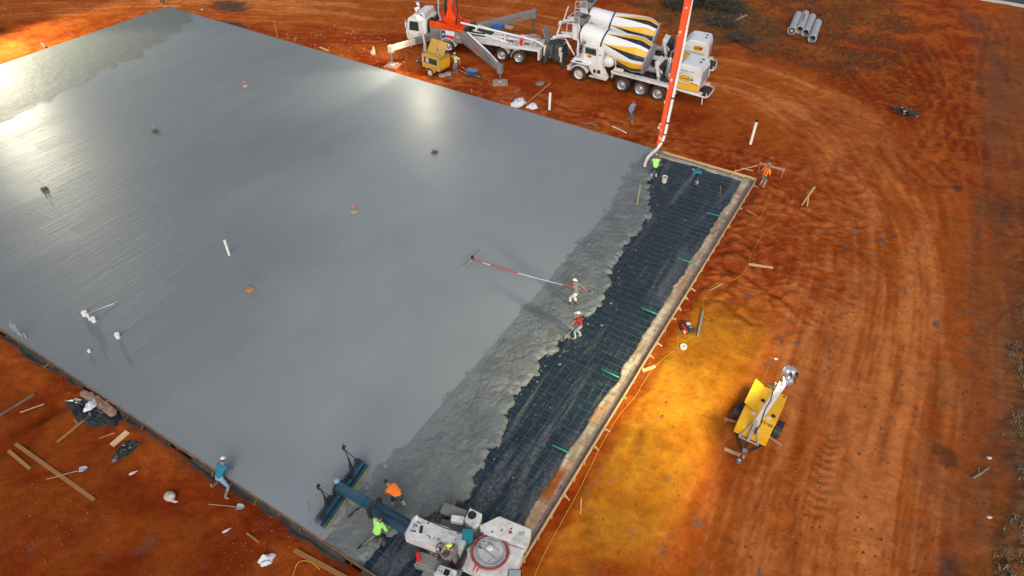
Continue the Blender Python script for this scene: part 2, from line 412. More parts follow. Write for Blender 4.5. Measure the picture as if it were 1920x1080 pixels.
    s, d = path_sd(x, y, DARKB, 2.2); k = sst(2.1, .2, np.abs(d) + .9 * pn(s * .3, d * 1.2, 23) + .5 * fine + .5 * med) * sst(0, 9, s) * sst(44, 26, s); c = lerp(c, A((.10, .055, .03)), f(.6 * k))
    k = sst(5.6, 9.2, x - .13 * np.clip(y - 40, 0, 60) * 0 + 1.1 * med + .5 * pn(x * .8, y * .09, 27)); c = lerp(c, lerp(A((.19, .062, .02)), A((.12, .055, .03)), f(sst(-.4, .5, pn(x * 1.1, y * .12, 35) + .4 * fine))), f(.6 * k))
    # grey mortar dribbles dropped along the haul route
    sp = sst(0.62, 0.8, fbm(x * 1.15 + 7, y * 1.15, 3, 21)) * sst(-0.1, 0.45, pn(x * 0.16, y * 0.16, 22)) * (0.5 + 0.5 * road)
    c = lerp(c, A((.10, .085, .07)), f(0.75 * sp))
    wet = site(430, 8); k = sst(1.1, 0.6, np.hypot((x - wet.x) / 2.6, (y - wet.y) / 1.6) + 0.4 * fine); c = lerp(c, A((.05, .04, .035)), f(k * .85))
    wet = site(440, 25); k = sst(1.1, 0.6, np.hypot((x - wet.x - 2) / 2.2, (y - wet.y + 2) / .8) + 0.4 * fine); c = lerp(c, A((.05, .04, .035)), f(k * .8))
    # loose ridge raked up against the forms, then the excavated bed below the slab
    z = z + 0.05 * np.exp(-((out - 0.9) / 0.5) ** 2) * (1 + fine) - 0.05 * sst(0.6, 0.0, out)
    # mortar slop and scuffed mud along the near form
    k = sst(0.75, 0.1, SY0 - y + 0.25 * med) * (y < SY0) * sst(-66, -60, x) * sst(-4, -7, x)
    c = lerp(c, A((.055, .045, .036)), f(0.8 * k * sst(-.5, .2, fine + med)))
    z = np.where(ins > 0.0, -0.75, z)
    z = np.where((ins <= 0.0) & (out < 0.04), -0.26, z)
    farw = sst(90, 400, np.hypot(x + 20, y - 40)); z = lerp(z, -0.3, farw); c = lerp(c, olive, f(farw * .8))
    return z, c
def gz(x, y):
    i = min(max(int(np.searchsorted(GX, x)) - 1, 0), len(GX) - 2); j = min(max(int(np.searchsorted(GY, y)) - 1, 0), len(GY) - 2)
    a = (x - GX[i]) / (GX[i + 1] - GX[i]); b = (y - GY[j]) / (GY[j + 1] - GY[j])
    return float((Z_G[j, i] * (1 - a) + Z_G[j, i + 1] * a) * (1 - b) + (Z_G[j + 1, i] * (1 - a) + Z_G[j + 1, i + 1] * a) * b)
def on_ground(px, py, dz=0.0):
    p = site(px, py, -0.15); z = gz(p.x, p.y)
    p = site(px, py, z); p.z = gz(p.x, p.y) + dz; return p

X, Y = np.meshgrid(GX, GY)
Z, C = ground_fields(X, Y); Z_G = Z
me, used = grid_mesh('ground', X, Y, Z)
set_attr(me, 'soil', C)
def soil_material():
    m, N, L, b = _nodes('clay_soil')
    at = N.new('ShaderNodeAttribute'); at.attribute_name = 'soil'
    co = objco(N)
    n1 = nz(N, L, 2.2, 9, 0.68, co, 0.4); n2 = nz(N, L, 14, 6, 0.7, co); n3 = nz(N, L, 0.5, 6, 0.65, co, 0.8)
    k = mth(N, L, 'MULTIPLY_ADD', ramp_out(N, L, n1.outputs[0], [(0.3, 0), (0.7, 1)]), 0.5, 0.74)
    k = mth(N, L, 'MULTIPLY', k, mth(N, L, 'MULTIPLY_ADD', n2.outputs[0], 0.7, 0.65))
    k = mth(N, L, 'MULTIPLY', k, mth(N, L, 'MULTIPLY_ADD', n3.outputs[0], 0.7, 0.65))
    vm = N.new('ShaderNodeVectorMath'); vm.operation = 'SCALE'; L.new(at.outputs['Color'], vm.inputs[0]); L.new(k, vm.inputs['Scale'])
    # pale dry crumbs and dark clods
    vo = N.new('ShaderNodeTexVoronoi'); vo.inputs['Scale'].default_value = 5.5; L.new(co, vo.inputs['Vector'])
    kk = mth(N, L, 'MULTIPLY', ramp_out(N, L, vo.outputs['Distance'], [(0.06, 1), (0.16, 0)]), ramp_out(N, L, n3.outputs[0], [(0.5, 0), (0.66, .8)]))
    c = mix(N, L, vm.outputs[0], (.50, .19, .06), kk)
    vo2 = N.new('ShaderNodeTexVoronoi'); vo2.inputs['Scale'].default_value = 2.7; L.new(mapv(N, L, co, loc=(4, 9, 0)), vo2.inputs['Vector'])
    kk2 = mth(N, L, 'MULTIPLY', ramp_out(N, L, vo2.outputs['Distance'], [(0.05, 1), (0.15, 0)]), ramp_out(N, L, n1.outputs[0], [(0.48, .0), (0.64, .3)]))
    c = mix(N, L, c, (.09, .03, .015), kk2)
    L.new(c, b.inputs['Base Color'])
    b.inputs['Roughness'].default_value = 0.95; b.inputs['Specular IOR Level'].default_value = 0.04
    p = bump(N, L, n1.outputs[0], 0.8, 0.09, b); bump(N, L, n2.outputs[0], 0.7, 0.03, b, p)
    return m
M_SOIL = soil_material()
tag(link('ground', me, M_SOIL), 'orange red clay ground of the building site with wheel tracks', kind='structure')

# asphalt road at the far right with its pale kerb
p0, p1 = site(1835, -2), site(1925, 14)
d = (p1 - p0).normalized(); n = Vector((-d.y, d.x, 0))
if n.y < 0: n = -n
mb = MB(); a = p0 - d * 120; e = p0 + d * 120; zr = 0.06
mb.add([a + n * 0.3 + Vector((0, 0, zr)), e + n * 0.3 + Vector((0, 0, zr)), e + n * 8 + Vector((0, 0, zr)), a + n * 8 + Vector((0, 0, zr)), a + n * .3 + Vector((0, 0, -.5)), e + n * .3 + Vector((0, 0, -.5))], [(0, 1, 2, 3), (0, 4, 5, 1)])
M_ASPH = simple('asphalt', (.05, .052, .055), .8, var=.3, scale=2, bmp=.01)
road = tag(mb.build('road', M_ASPH), 'dark asphalt road in the far right corner', kind='structure')
mb = MB(); mb.beam(a + n * .15 + Vector((0, 0, .0)), e + n * .15 + Vector((0, 0, .0)), .3, .34)
M_KERB = simple('kerb_concrete', (.5, .49, .46), .8, var=.25, scale=1.5)
mb.build('kerb', M_KERB, road)
# ------------------------------------------------------------------ slab, placed concrete, membrane
EDGE_L = -12.9     # line up to which the concrete has been screeded
def corner_zone(x, y):
    """0..1: strip along the far left edge still rough from hand placing"""
    b = np.interp(y, [5, 19.9, 26, 30, 33, 36, 41.1, 43], [-57.5, -56.6, -57.5, -58.6, -58.2, -59.5, -61.4, -63.5])
    return sst(0.35, -0.35, x - b + 0.7 * pn(y * 0.45, y * 0 + 1, 31) + 0.45 * pn(x * 1.1, y * 1.1, 32))
xs = np.arange(SX0, -12.7, 0.14); ys = np.linspace(SY0, SY1, 250)
X, Y = np.meshgrid(xs, ys)
cz = corner_zone(X, Y)
Z = 0.004 * fbm(X * 0.16, Y * 0.16, 3, 33) + cz * (0.012 * fbm(X * 0.9, Y * 1.6, 4, 34) + 0.006)
me, used = grid_mesh('slab', X, Y, Z)
set_attr(me, 'hand', cz)
fl = sst(-21, -36, X + 0.55 * (Y - 20) + 4 * pn(X * .1, Y * .1, 36))
set_attr(me, 'floated_dim', fl)
def slab_material():
    m, N, L, b = _nodes('fresh_concrete')
    co = objco(N)
    hand = N.new('ShaderNodeAttribute'); hand.attribute_name = 'hand'; flo = N.new('ShaderNodeAttribute'); flo.attribute_name = 'floated_dim'
    big = nz(N, L, 0.14, 5, 0.55, co, 0.5); med = nz(N, L, 0.9, 6, 0.6, co)
    strk = nz(N, L, 1.0, 5, 0.6, mapv(N, L, co, (3.2, 0.22, 1)), 0.6)
    # passes of the float: panels running across the slab, each laid a touch differently
    sw = N.new('ShaderNodeCombineXYZ'); sp = N.new('ShaderNodeSeparateXYZ'); L.new(co, sp.inputs[0])
    wob = mth(N, L, 'MULTIPLY_ADD', big.outputs[0], 3.0, mth(N, L, 'MULTIPLY_ADD', med.outputs[0], 0.3, sp.outputs[0]))
    L.new(sp.outputs[1], sw.inputs[0]); L.new(wob, sw.inputs[1])
    br = N.new('ShaderNodeTexBrick'); L.new(sw.outputs[0], br.inputs['Vector'])
    br.inputs['Scale'].default_value = 1.0; br.inputs['Brick Width'].default_value = 7.3; br.inputs['Row Height'].default_value = 1.55
    br.inputs['Mortar Size'].default_value = 0.022; br.inputs['Mortar Smooth'].default_value = 0.8; br.inputs['Bias'].default_value = 0.0
    br.inputs['Color1'].default_value = (0, 0, 0, 1); br.inputs['Color2'].default_value = (1, 1, 1, 1); br.inputs['Mortar'].default_value = (.5, .5, .5, 1)
    br.offset = 0.37; br.squash = 1.0
    pan = br.outputs['Color']
    c = mix(N, L, (.205, .224, .234), (.245, .263, .272), ramp_out(N, L, big.outputs[0], [(.3, 0), (.7, 1)]))
    c = mix(N, L, c, (.135, .15, .156), mth(N, L, 'MULTIPLY', flo.outputs['Fac'], .75))  # left part dimmed in colour, standing in for weaker sky light there
    c = mix(N, L, c, (.125, .14, .147), mth(N, L, 'MULTIPLY', mth(N, L, 'MULTIPLY', pan, mth(N, L, 'MULTIPLY_ADD', flo.outputs['Fac'], .85, .15)), .32))
    c = mix(N, L, c, (.135, .142, .14), mth(N, L, 'MULTIPLY', ramp_out(N, L, strk.outputs[0], [(.5, 0), (.75, 1)]), mth(N, L, 'MULTIPLY_ADD', flo.outputs['Fac'], .3, .06)))
    c = mix(N, L, c, (.108, .118, .108), mth(N, L, 'MULTIPLY', hand.outputs['Fac'], .85))
    L.new(c, b.inputs['Base Color'])
    r = mth(N, L, 'MULTIPLY_ADD', big.outputs[0], 0.08, 0.44)
    r = mth(N, L, 'MULTIPLY_ADD', mth(N, L, 'MULTIPLY', pan, flo.outputs['Fac']), 0.05, r)
    r = mth(N, L, 'MULTIPLY_ADD', strk.outputs[0], 0.08, r)
    blw = nz(N, L, .55, 5, .6, mapv(N, L, co, (1, .45, 1), loc=(9, 2, 0)), .8)
    r = mth(N, L, 'MULTIPLY_ADD', ramp_out(N, L, blw.outputs[0], [(.52, 0), (.68, 1)]), -.03, r)
    r = mth(N, L, 'MULTIPLY_ADD', hand.outputs['Fac'], 0.12, r)
    L.new(r, b.inputs['Roughness'])
    b.inputs['IOR'].default_value = 1.45; b.inputs['Specular IOR Level'].default_value = 0.55
    # relief: float ridges, faint streaks, hand-placed swirls
    rid = mth(N, L, 'MULTIPLY', br.outputs['Fac'], mth(N, L, 'MULTIPLY', flo.outputs['Fac'], ramp_out(N, L, med.outputs[0], [(.42, 0), (.6, 1)])))
    br2 = N.new('ShaderNodeTexBrick'); L.new(mapv(N, L, sw.outputs[0], rot=(0, 0, .09), loc=(1.3, .4, 0)), br2.inputs['Vector'])
    br2.inputs['Scale'].default_value = 1.0; br2.inputs['Brick Width'].default_value = 11.0; br2.inputs['Row Height'].default_value = 2.9; br2.inputs['Mortar Size'].default_value = 0.016; br2.inputs['Mortar Smooth'].default_value = 0.6; br2.offset = .61
    brk = nz(N, L, .35, 4, .6, mapv(N, L, co, loc=(3, 5, 0)))
    rid = mth(N, L, 'MAXIMUM', mth(N, L, 'MULTIPLY', rid, .8), mth(N, L, 'MULTIPLY', br2.outputs['Fac'], mth(N, L, 'MULTIPLY', mth(N, L, 'MULTIPLY_ADD', flo.outputs['Fac'], .8, .2), ramp_out(N, L, brk.outputs[0], [(.46, 0), (.58, 1)]))))
    p = bump(N, L, rid, 0.7, 0.014, b)
    s2 = mth(N, L, 'MULTIPLY', strk.outputs[0], mth(N, L, 'MULTIPLY_ADD', flo.outputs['Fac'], 0.9, 0.02))
    p = bump(N, L, s2, 0.6, 0.036, b, p)
    h2 = nz(N, L, 1.6, 6, .62, mapv(N, L, co, (1.6, .7, 1), (0, 0, .4)), 1.2)
    p = bump(N, L, mth(N, L, 'MULTIPLY', h2.outputs[0], hand.outputs['Fac']), 0.7, 0.08, b, p)
    bump(N, L, nz(N, L, 26, 3, .6, co).outputs[0], 0.25, 0.003, b, p)
    return m
M_SLAB = slab_material()
slab = tag(link('concrete_slab', me, M_SLAB), 'smooth grey wet concrete slab filling the forms', kind='structure')
mb = MB()
mb.bx(SX0, -12.95, SY0, SY1, -0.6, -0.03)
mb.build('slab_body', M_SLAB, slab)

# freshly placed concrete: lumpy windrow between the screeded slab and the bare membrane
YR = [7.6, 9.0, 10.3, 11.2, 12.3, 13.6, 15.0, 17.2, 19.0, 21.0, 23.0, 23.8, 25.0, 26.2, 27.7, 29.5, 32.0, 35.0, 36.4, 37.5, 38.6, 40.5, 41.8, 42.8]
XR = [-10.7, -10.6, -10.3, -9.4, -9.0, -9.35, -9.55, -9.95, -10.15, -10.05, -10.0, -9.85, -9.7, -9.6, -10.0, -10.25, -10.35, -10.35, -10.9, -11.6, -12.0, -12.2, -12.25, -12.3]
YL = [7.6, 9, 10.5, 12.0, 13.5, 18, 23.5, 28.3, 33, 37, 39.9, 42.8]
XL = [-13.2, -13.2, -13.2, -12.9, -12.75, -12.85, -12.8, -12.95, -13.0, -13.3, -13.6, -13.7]
_lr = random.Random(12); LOBES = []
_y = 9.5
while _y < 42.4:
    LOBES.append((float(np.interp(_y, YR, XR)) - .32 + _lr.uniform(-.28, .16), _y, _lr.uniform(.22, .52))); _y += _lr.uniform(.22, .5)
for _k in range(130):
    _yy = _lr.uniform(10, 41) if _k % 3 == 0 else _lr.uniform(23, 41); LOBES.append((float(np.interp(_yy, YR, XR)) - _lr.uniform(.4, 2.2), _yy, _lr.uniform(.3, .8)))
def heap(x, y):
    lob = 0.0
    rr = np.interp(y, YR, XR) + 0.26 * pn(y * 1.15, y * 0 + 4, 41) + 0.16 * np.abs(pn(y * 2.3, y * 0 + 8, 42)) + 0.07 * pn(x * 3, y * 3, 43)
    ll = np.interp(y, YL, XL) + 0.45 * pn(y * 0.55, y * 0 + 3, 44) + 0.3 * pn(x * .9, y * 1.4, 45)
    wx = x + 0.45 * pn(x * 0.9, y * 0.9, 46) + 0.18 * pn(x * 2.3, y * 2.3, 47); wy = y + 0.45 * pn(x * 0.9, y * 0.9, 48) + 0.18 * pn(x * 2.3, y * 2.3, 49)
    bil = 1 - np.abs(pn(wx * 1.25, wy * 0.95, 50)) * 1.7
    rid = np.abs(pn(wx * 2.4 + 3, wy * 1.7, 51)); cre = 1 - sst(0.0, 0.16, rid)
    fin = fbm(wx * 4.5, wy * 4.5, 4, 52, .6)
    lobe = np.zeros_like(x); rr0 = rr - .22
    lx = x + .16 * pn(x * 2.1, y * 2.1, 55) + .07 * pn(x * 5, y * 5, 56); ly = y + .22 * pn(x * 1.7, y * 1.7, 57) + .07 * pn(x * 5, y * 5, 58)
    for cx, cy, cr in LOBES:
        d2 = ((lx - cx) ** 2 + (ly - cy) ** 2) / (cr * cr); m = d2 < 1
        lobe = np.where(m, np.maximum(lobe, np.sqrt(np.maximum(1 - d2, 0)) * (.4 + cr)), lobe)
    inl = lobe > 0; e = np.where(inl, np.maximum(rr0 - x, .42 * lobe), rr0 - x); front = sst(-0.03, 0.34, e) ** 0.75
    back = sst(-0.5, 0.9, x - ll)
    tops = 0.025 + 0.03 * fbm(x * 1.1, y * 1.1, 3, 53) - 0.028 * cre * sst(-.1, .35, pn(x * .8, y * .8, 54)) + 0.03 * fin + .07 * lobe
    z = lerp(-0.025 + 0.012 * fin, tops, back)
    # strike-off area beside the screed head
    tr = sst(11.4, 10.2, y) * sst(-10.4, -11.3, x)
    z = lerp(z, 0.012 * fin + 0.03 * bil - 0.025, 0.75 * tr)
    return np.where(e > -.03, lerp(-0.165, z, front), -0.165 + np.minimum(e + .03, 0) * .8), back, cre * back, e
xs = np.arange(-14.6, -8.2, 0.05); ys = np.arange(SY0 + .005, SY1 - .01, 0.055)
X, Y = np.meshgrid(xs, ys)
Z, back, cre, e = heap(X, Y)
me, used = grid_mesh('heap', X, Y, Z, keep=(e > -0.35))
set_attr(me, 'back', back, used.nonzero()[0] if False else used.reshape(-1))
set_attr(me, 'crease_shade', cre, used.reshape(-1))
def heap_material():
    m, N, L, b = _nodes('placed_concrete')
    co = objco(N); at = N.new('ShaderNodeAttribute'); at.attribute_name = 'back'; cr = N.new('ShaderNodeAttribute'); cr.attribute_name = 'crease_shade'
    n1 = nz(N, L, 0.8, 6, .6, co, .5); n2 = nz(N, L, 9, 6, .7, co, .3)
    c = mix(N, L, (.112, .122, .122), (.178, .19, .188), ramp_out(N, L, n1.outputs[0], [(.3, 0), (.7, 1)]))
    c = mix(N, L, (.17, .19, .198), c, at.outputs['Fac'])
    c = mix(N, L, c, (.10, .102, .09), mth(N, L, 'MULTIPLY', ramp_out(N, L, n2.outputs[0], [(.52, 0), (.75, 1)]), .35))
    c = mix(N, L, c, (.075, .08, .072), mth(N, L, 'MULTIPLY', cr.outputs['Fac'], .28))  # shading of the creases darkened into the colour
    L.new(c, b.inputs['Base Color'])
    L.new(mth(N, L, 'MULTIPLY_ADD', at.outputs['Fac'], .22, .36), b.inputs['Roughness'])
    p = bump(N, L, n2.outputs[0], .8, .03, b); bump(N, L, nz(N, L, 40, 4, .65, co).outputs[0], .6, .008, b, p)
    return m
M_HEAP = heap_material()
tag(link('placed_concrete', me, M_HEAP), 'lumpy freshly placed concrete spread along the bare membrane', 'concrete', kind='stuff')

# black vapour membrane
xs = np.arange(-13.2, -5.95, 0.055); ys = np.arange(SY0 + .01, SY1 - .02, 0.07)
X, Y = np.meshgrid(xs, ys)
def membrane_z(x, y):
    fold = np.abs(pn(x * 3.2 + 0.6 * pn(x, y, 61), y * 0.55, 62)); edge = sst(-8.1, -6.6, x)
    z = -0.145 + 0.014 * fbm(x * 1.6, y * 1.0, 4, 63) + (0.006 + 0.03 * edge * sst(20, 11, y)) * (1 - sst(0, .22, fold)) * 1.5
    f2 = np.abs(pn(x * 1.1 + 5, y * 1.9, 64)); z = z + 0.009 * (1 - sst(0, .12, f2))
    return z
me, used = grid_mesh('membrane', X, Y, membrane_z(X, Y))
def membrane_material():
    m, N, L, b = _nodes('black_membrane')
    co = objco(N)
    n1 = nz(N, L, 1.5, 7, .65, co, .6); lng = nz(N, L, 1.0, 5, .6, mapv(N, L, co, (.95, .1, 1), loc=(.35, 0, 0)), .9); n3 = nz(N, L, 7, 6, .7, co, 1.0)
    c = mix(N, L, (.006, .014, .023), (.016, .034, .052), ramp_out(N, L, n1.outputs[0], [(.3, 0), (.7, 1)]))
    dust = mth(N, L, 'MULTIPLY', ramp_out(N, L, lng.outputs[0], [(.53, 0), (.63, 1)]), ramp_out(N, L, n3.outputs[0], [(.38, .05), (.68, .75)]))
    c = mix(N, L, c, (.19, .20, .20), dust)
    n4 = nz(N, L, 3.2, 6, .75, mapv(N, L, co, loc=(7, 3, 1)), .5)
    c = mix(N, L, c, (.16, .165, .165), ramp_out(N, L, n4.outputs[0], [(.57, 0), (.74, .8)]))
    n5 = nz(N, L, 1.9, 5, .7, mapv(N, L, co, loc=(1, 13, 1)), .4)
    c = mix(N, L, c, (.10, .035, .015), ramp_out(N, L, n5.outputs[0], [(.62, 0), (.74, .55)]))
    L.new(c, b.inputs['Base Color'])
    L.new(mth(N, L, 'MULTIPLY_ADD', n3.outputs[0], .3, .20), b.inputs['Roughness'])
    p = bump(N, L, n1.outputs[0], .7, .09, b); bump(N, L, n3.outputs[0], .6, .025, b, p)
    return m
M_MEMB = membrane_material()
tag(link('vapour_membrane', me, M_MEMB), 'black plastic vapour membrane spread over the bare bed', 'membrane', kind='structure')

# earth shoulder and edge trench along the right form and the far form
def shoulder(u, v):
    """u: distance in from the form, v: along"""
    ed = 0.80 + 0.09 * pn(v * 0.7, v * 0, 71) + 0.07 * pn(v * 2.4, v * 0 + 2, 72) - 0.18 * sst(0.2, .6, pn(v * .35, v * 0 + 9, 73))
    top = -0.075 + 0.02 * fbm(u * 4, v * 2, 3, 74)
    z = np.where(u < 0.42, lerp(-0.17, top, sst(0.03, 0.44, u)), lerp(top, -0.20, sst(ed - 0.10, ed + 0.06, u)))
    return z, ed
def shoulder_col(u, v, ed):
    A = np.array; f = lambda m: np.asarray(m)[..., None]
    nn = fbm(u * 2.5, v * 0.9, 4, 75)
    c = lerp(A((.34, .24, .15)), A((.52, .43, .33)), f(sst(-.5, .5, nn)))
    c = lerp(c, A((.36, .16, .06)), f(.7 * sst(.15, .6, pn(u * 1.5, v * .45, 76) + .3 * nn)))
    c = lerp(c, A((.30, .085, .02)), f(sst(1.2, .5, np.abs(v - 14.6)) * 1.0))
    c = lerp(A((.27, .195, .165)), c, f(sst(0.26, 0.46, u + .05 * nn)))
    return c
us = np.arange(0.0, 1.25, 0.04); vs = np.arange(SY0, SY1, 0.08)
U, V = np.meshgrid(us, vs); Z, ed = shoulder(U, V)
me, used = grid_mesh('shoulder', SX1 - U, V, Z); set_attr(me, 'soil', shoulder_col(U, V, ed))
tag(link('edge_trench', me, M_SOIL), 'pale sandy shoulder and trench beside the right form', kind='structure')
vs = np.arange(-12.6, SX1 - .3, 0.08); U, V = np.meshgrid(us * 0.62, vs); Z, ed = shoulder(U * 1.25, V + 31)
me, used = grid_mesh('shoulder', V, SY1 - U, Z + .004); set_attr(me, 'soil', lerp(shoulder_col(U * 1.25, V + 31, ed), np.array((.33, .33, .33)), .55))
tag(link('edge_trench', me, M_SOIL), 'pale grey shoulder and trench beside the far form', kind='structure')

# ------------------------------------------------------------------ reinforcement
rnd = random.Random(4)
M_BAR = simple('rebar_steel', (.125, .13, .135), .5, .4, var=.5, scale=3, dirt=(.16, .06, .03), dirt_amt=.7)
mat_t = thing('rebar_mat', 'square grid of steel reinforcing bars over the black membrane', 'rebar', (-9, 25, 0))
T = Vector((-9, 25, 0))
def bar(a, b, z, k, wob, parent=mat_t, o=T, mat=None, r=.0078):
    a, b = Vector(a), Vector(b); n = max(2, int((b - a).length / 1.6)); P = []
    for i in range(n + 1):
        p = a.lerp(b, i / n); P.append(Vector((p.x + rnd.gauss(0, wob), p.y + rnd.gauss(0, wob), z + rnd.gauss(0, .008))) - o)
    MB().tube(P, r, 5).build('rebar', mat or M_BAR, parent, smooth=180)
k = 0; x = -12.35
while x < -6.0:
    ye = SY1 - .25
    bar((x, SY0 + .3, 0), (x + rnd.gauss(0, .03), ye, 0), -.088, k, .012); x += .47; k += 1
y = SY0 + .35
while y < SY1 - .2:
    bar((-12.75, y + rnd.gauss(0, .02), 0), (SX1 - .12, y + rnd.gauss(0, .03), 0), -.064, k, .012); y += .47 + rnd.gauss(0, .012); k += 1
for dx in (.12, .22, .34): bar((SX1 - dx, SY0 + .2, 0), (SX1 - dx, SY1 - .2, 0), -.10, k, .01)
M_GREEN = simple('green_dowel', (.02, .42, .24), .5, var=.3, scale=8)
for i, (a, b) in enumerate((((1325, 399), (1356, 407)), ((1271, 485), (1299, 493)), ((1202, 577), (1234, 590)), ((1127, 692), (1161, 708)), ((1035, 835), (1070, 851)))):
    a, b = site(*a, -.03), site(*b, -.03)
    names = ('green coated bar tied over the mesh nearest the far form', 'green coated bar second along from the far form', 'middle green coated bar of five, level with the red shirted worker', 'green coated bar fourth along from the far form', 'green coated bar nearest the screed machine')
    t = thing('green_bar', names[i], 'dowel', a, 0, 'green bars along the edge')
    MB().tube([Vector((0, 0, 0)), (b - a) * .5 + Vector((0, rnd.gauss(0, .02), .01)), b - a], .02, 6).build('bar', M_GREEN, t, 180)
    MB().tube([Vector((.02, .06, 0)), (b - a) * .55 + Vector((0, .05, .0)), (b - a) * .98 + Vector((0, .03, 0))], .014, 6).build('tie_wire', M_GREEN, t, 180)

# ------------------------------------------------------------------ timber forms
def wood(name, light, dark, dirt=None, amt=.3):
    m, N, L, b = _nodes(name)
    co = objco(N); oi = N.new('ShaderNodeObjectInfo')
    g = nz(N, L, 3, 6, .65, mapv(N, L, co, (6, 6, 22)), 1.5); n2 = nz(N, L, 1.7, 5, .7, co)
    c = mix(N, L, dark, light, ramp_out(N, L, g.outputs[0], [(.3, 0), (.66, 1)]))
    c = mix(N, L, c, tuple(q * .5 for q in dark), mth(N, L, 'MULTIPLY', oi.outputs['Random'], .45))
    if dirt: c = mix(N, L, c, dirt, mth(N, L, 'MULTIPLY', ramp_out(N, L, n2.outputs[0], [(.42, 0), (.62, 1)]), amt))
    L.new(c, b.inputs['Base Color']); b.inputs['Roughness'].default_value = .75
    bump(N, L, g.outputs[0], .5, .006, b)
    MATS[name] = m; return m
M_WOOD = wood('form_pine', (.52, .31, .12), (.34, .19, .075), (.25, .21, .16), .5)
M_WOODL = wood('new_pine', (.70, .49, .25), (.52, .33, .15), (.34, .17, .07), .25)
M_WOODG = wood('weathered_pine', (.25, .19, .13), (.13, .095, .065), (.07, .06, .05), .6)
M_WOODM = wood('muddy_pine', (.33, .165, .055), (.2, .09, .032), (.07, .05, .04), .75)
def formwork(label, a, b, nrm, mat, stake_gap, kick, top=.012, w=.045, h=.29, seed=0, st_mat=None):
    """planks from a to b on the outer side nrm, with stakes and kickers"""
    rr = random.Random(seed)
    a, b, n = Vector((*a, 0)), Vector((*b, 0)), Vector((*nrm, 0))
    t = thing('formwork', label, 'formwork', (a + b) / 2, 0, 'timber forms round the slab'); o = (a + b) / 2
    d = (b - a); l = d.length; d.normalize(); q = 0.0; i = 0
    while q < l - .05:
        e = min(l, q + 4.88)
        off = n * (w / 2 + .002 + rr.uniform(-.004, .006)); dz = rr.uniform(-.006, .006)
        MB().beam(a + d * (q + .004) + off + Vector((0, 0, top - h / 2 + dz)) - o, a + d * (e - .004) + off + Vector((0, 0, top - h / 2 + rr.uniform(-.006, .006))) - o, w, h).build('plank', mat, t, bevel=.004)
        q = e
    q = .4
    while q < l - .2:
        p = a + d * q + n * (w + .03) - o; tp = top + rr.uniform(-.06, .05)
        ln = n * rr.uniform(-.01, .04)
        MB().tbeam(p + ln + Vector((0, 0, tp)), p + n * .02 + Vector((0, 0, -.45)), (.04, .045), (.035, .03)).build('stake', st_mat or mat, t)
        if rr.random() < kick:
            g = a + d * (q + rr.uniform(-.08, .08)) + n * (w + rr.uniform(.14, .32))
            zg = gz(g.x, g.y)
            MB().beam(p + n * .02 + Vector((0, 0, top - .06)), Vector((g.x, g.y, zg - .03)) - o + Vector((0, 0, .06)), .036, .06).build('brace', st_mat or mat, t)
            if rr.random() < .12: MB().tbeam(Vector((g.x, g.y, zg + rr.uniform(.1, .22))) - o, Vector((g.x, g.y, zg - .3)) - o, (.035, .04), (.03, .02)).build('stake', st_mat or mat, t)
        q += stake_gap * rr.uniform(.82, 1.2)
    return t
formwork('pale pine form along the right edge with short braces on the clay', (SX1, SY0 - .05), (SX1, SY1 + .05), (1, 0), M_WOODL, 1.0, .62, seed=1)
formwork('pine form along the far edge beside the bare membrane', (-12.75, SY1), (SX1 - .0, SY1), (0, 1), M_WOODL, 1.3, .35, seed=2)
formwork('grey stained form along the far edge below the pump truck', (SX0, SY1), (-12.76, SY1), (0, 1), M_WOODG, 1.6, .12, seed=3, top=.004)
formwork('muddy form along the near left edge by the kneeling worker', (SX0, SY0), (SX1, SY0), (0, -1), M_WOODM, 1.25, .35, seed=4, h=.22)
formwork('stained form along the far left edge of the slab', (SX0, SY0), (SX0, SY1), (-1, 0), M_WOODG, 1.6, .1, seed=5, top=.004)
# ------------------------------------------------------------------ shared vehicle materials and pieces
CLAY = (.30, .10, .035)
M_WHITE = simple('white_paint', (.72, .72, .72), .42, var=.14, scale=1.2, dirt=(.42, .32, .24), dirt_amt=.42, dust=(.34, .15, .07))
M_WHITED = simple('dusty_white_paint', (.64, .62, .58), .5, var=.2, scale=2, dirt=(.36, .25, .17), dirt_amt=.55)
M_GREYP = simple('grey_paint', (.20, .195, .185), .5, var=.2, scale=1.5, dirt=(.30, .24, .19), dirt_amt=.45)
M_LGREY = simple('light_grey_paint', (.42, .43, .45), .45, .2, var=.2, scale=1.5, dirt=(.3, .25, .2), dirt_amt=.4)
M_ORANGE = simple('orange_paint', (.74, .062, .002), .5, var=.14, scale=1.2, dirt=(.5, .09, .02), dirt_amt=.35, spec=.3)
M_YEL = simple('yellow_paint', (.80, .42, .012), .42, var=.12, scale=1.5, dirt=(.5, .3, .08), dirt_amt=.3)
M_OCHRE = simple('ochre_paint', (.47, .27, .045), .55, var=.2, scale=2, dirt=(.34, .17, .06), dirt_amt=.5)
M_BLACK = simple('black_rubber', (.02, .02, .021), .8, var=.3, scale=4, dirt=(.16, .07, .035), dirt_amt=.55)
M_DARK = simple('dark_steel', (.035, .036, .04), .5, .4, var=.4, scale=4, dirt=(.13, .08, .05), dirt_amt=.4)
M_STEEL = simple('bare_steel', (.45, .45, .46), .35, .85, var=.3, scale=5)
M_RIM = simple('polished_rim', (.62, .62, .62), .32, .6, var=.2, scale=5, dirt=(.35, .2, .1), dirt_amt=.4)
M_NAVY = simple('navy_paint', (.015, .03, .055), .4, var=.2, scale=2)
M_INK = simple('black_print', (.012, .012, .014), .5, var=.1)
M_RED = simple('red_paint', (.62, .02, .025), .45, var=.15, scale=3)
M_BLUE = simple('blue_paint', (.02, .10, .36), .4, var=.15, scale=3)
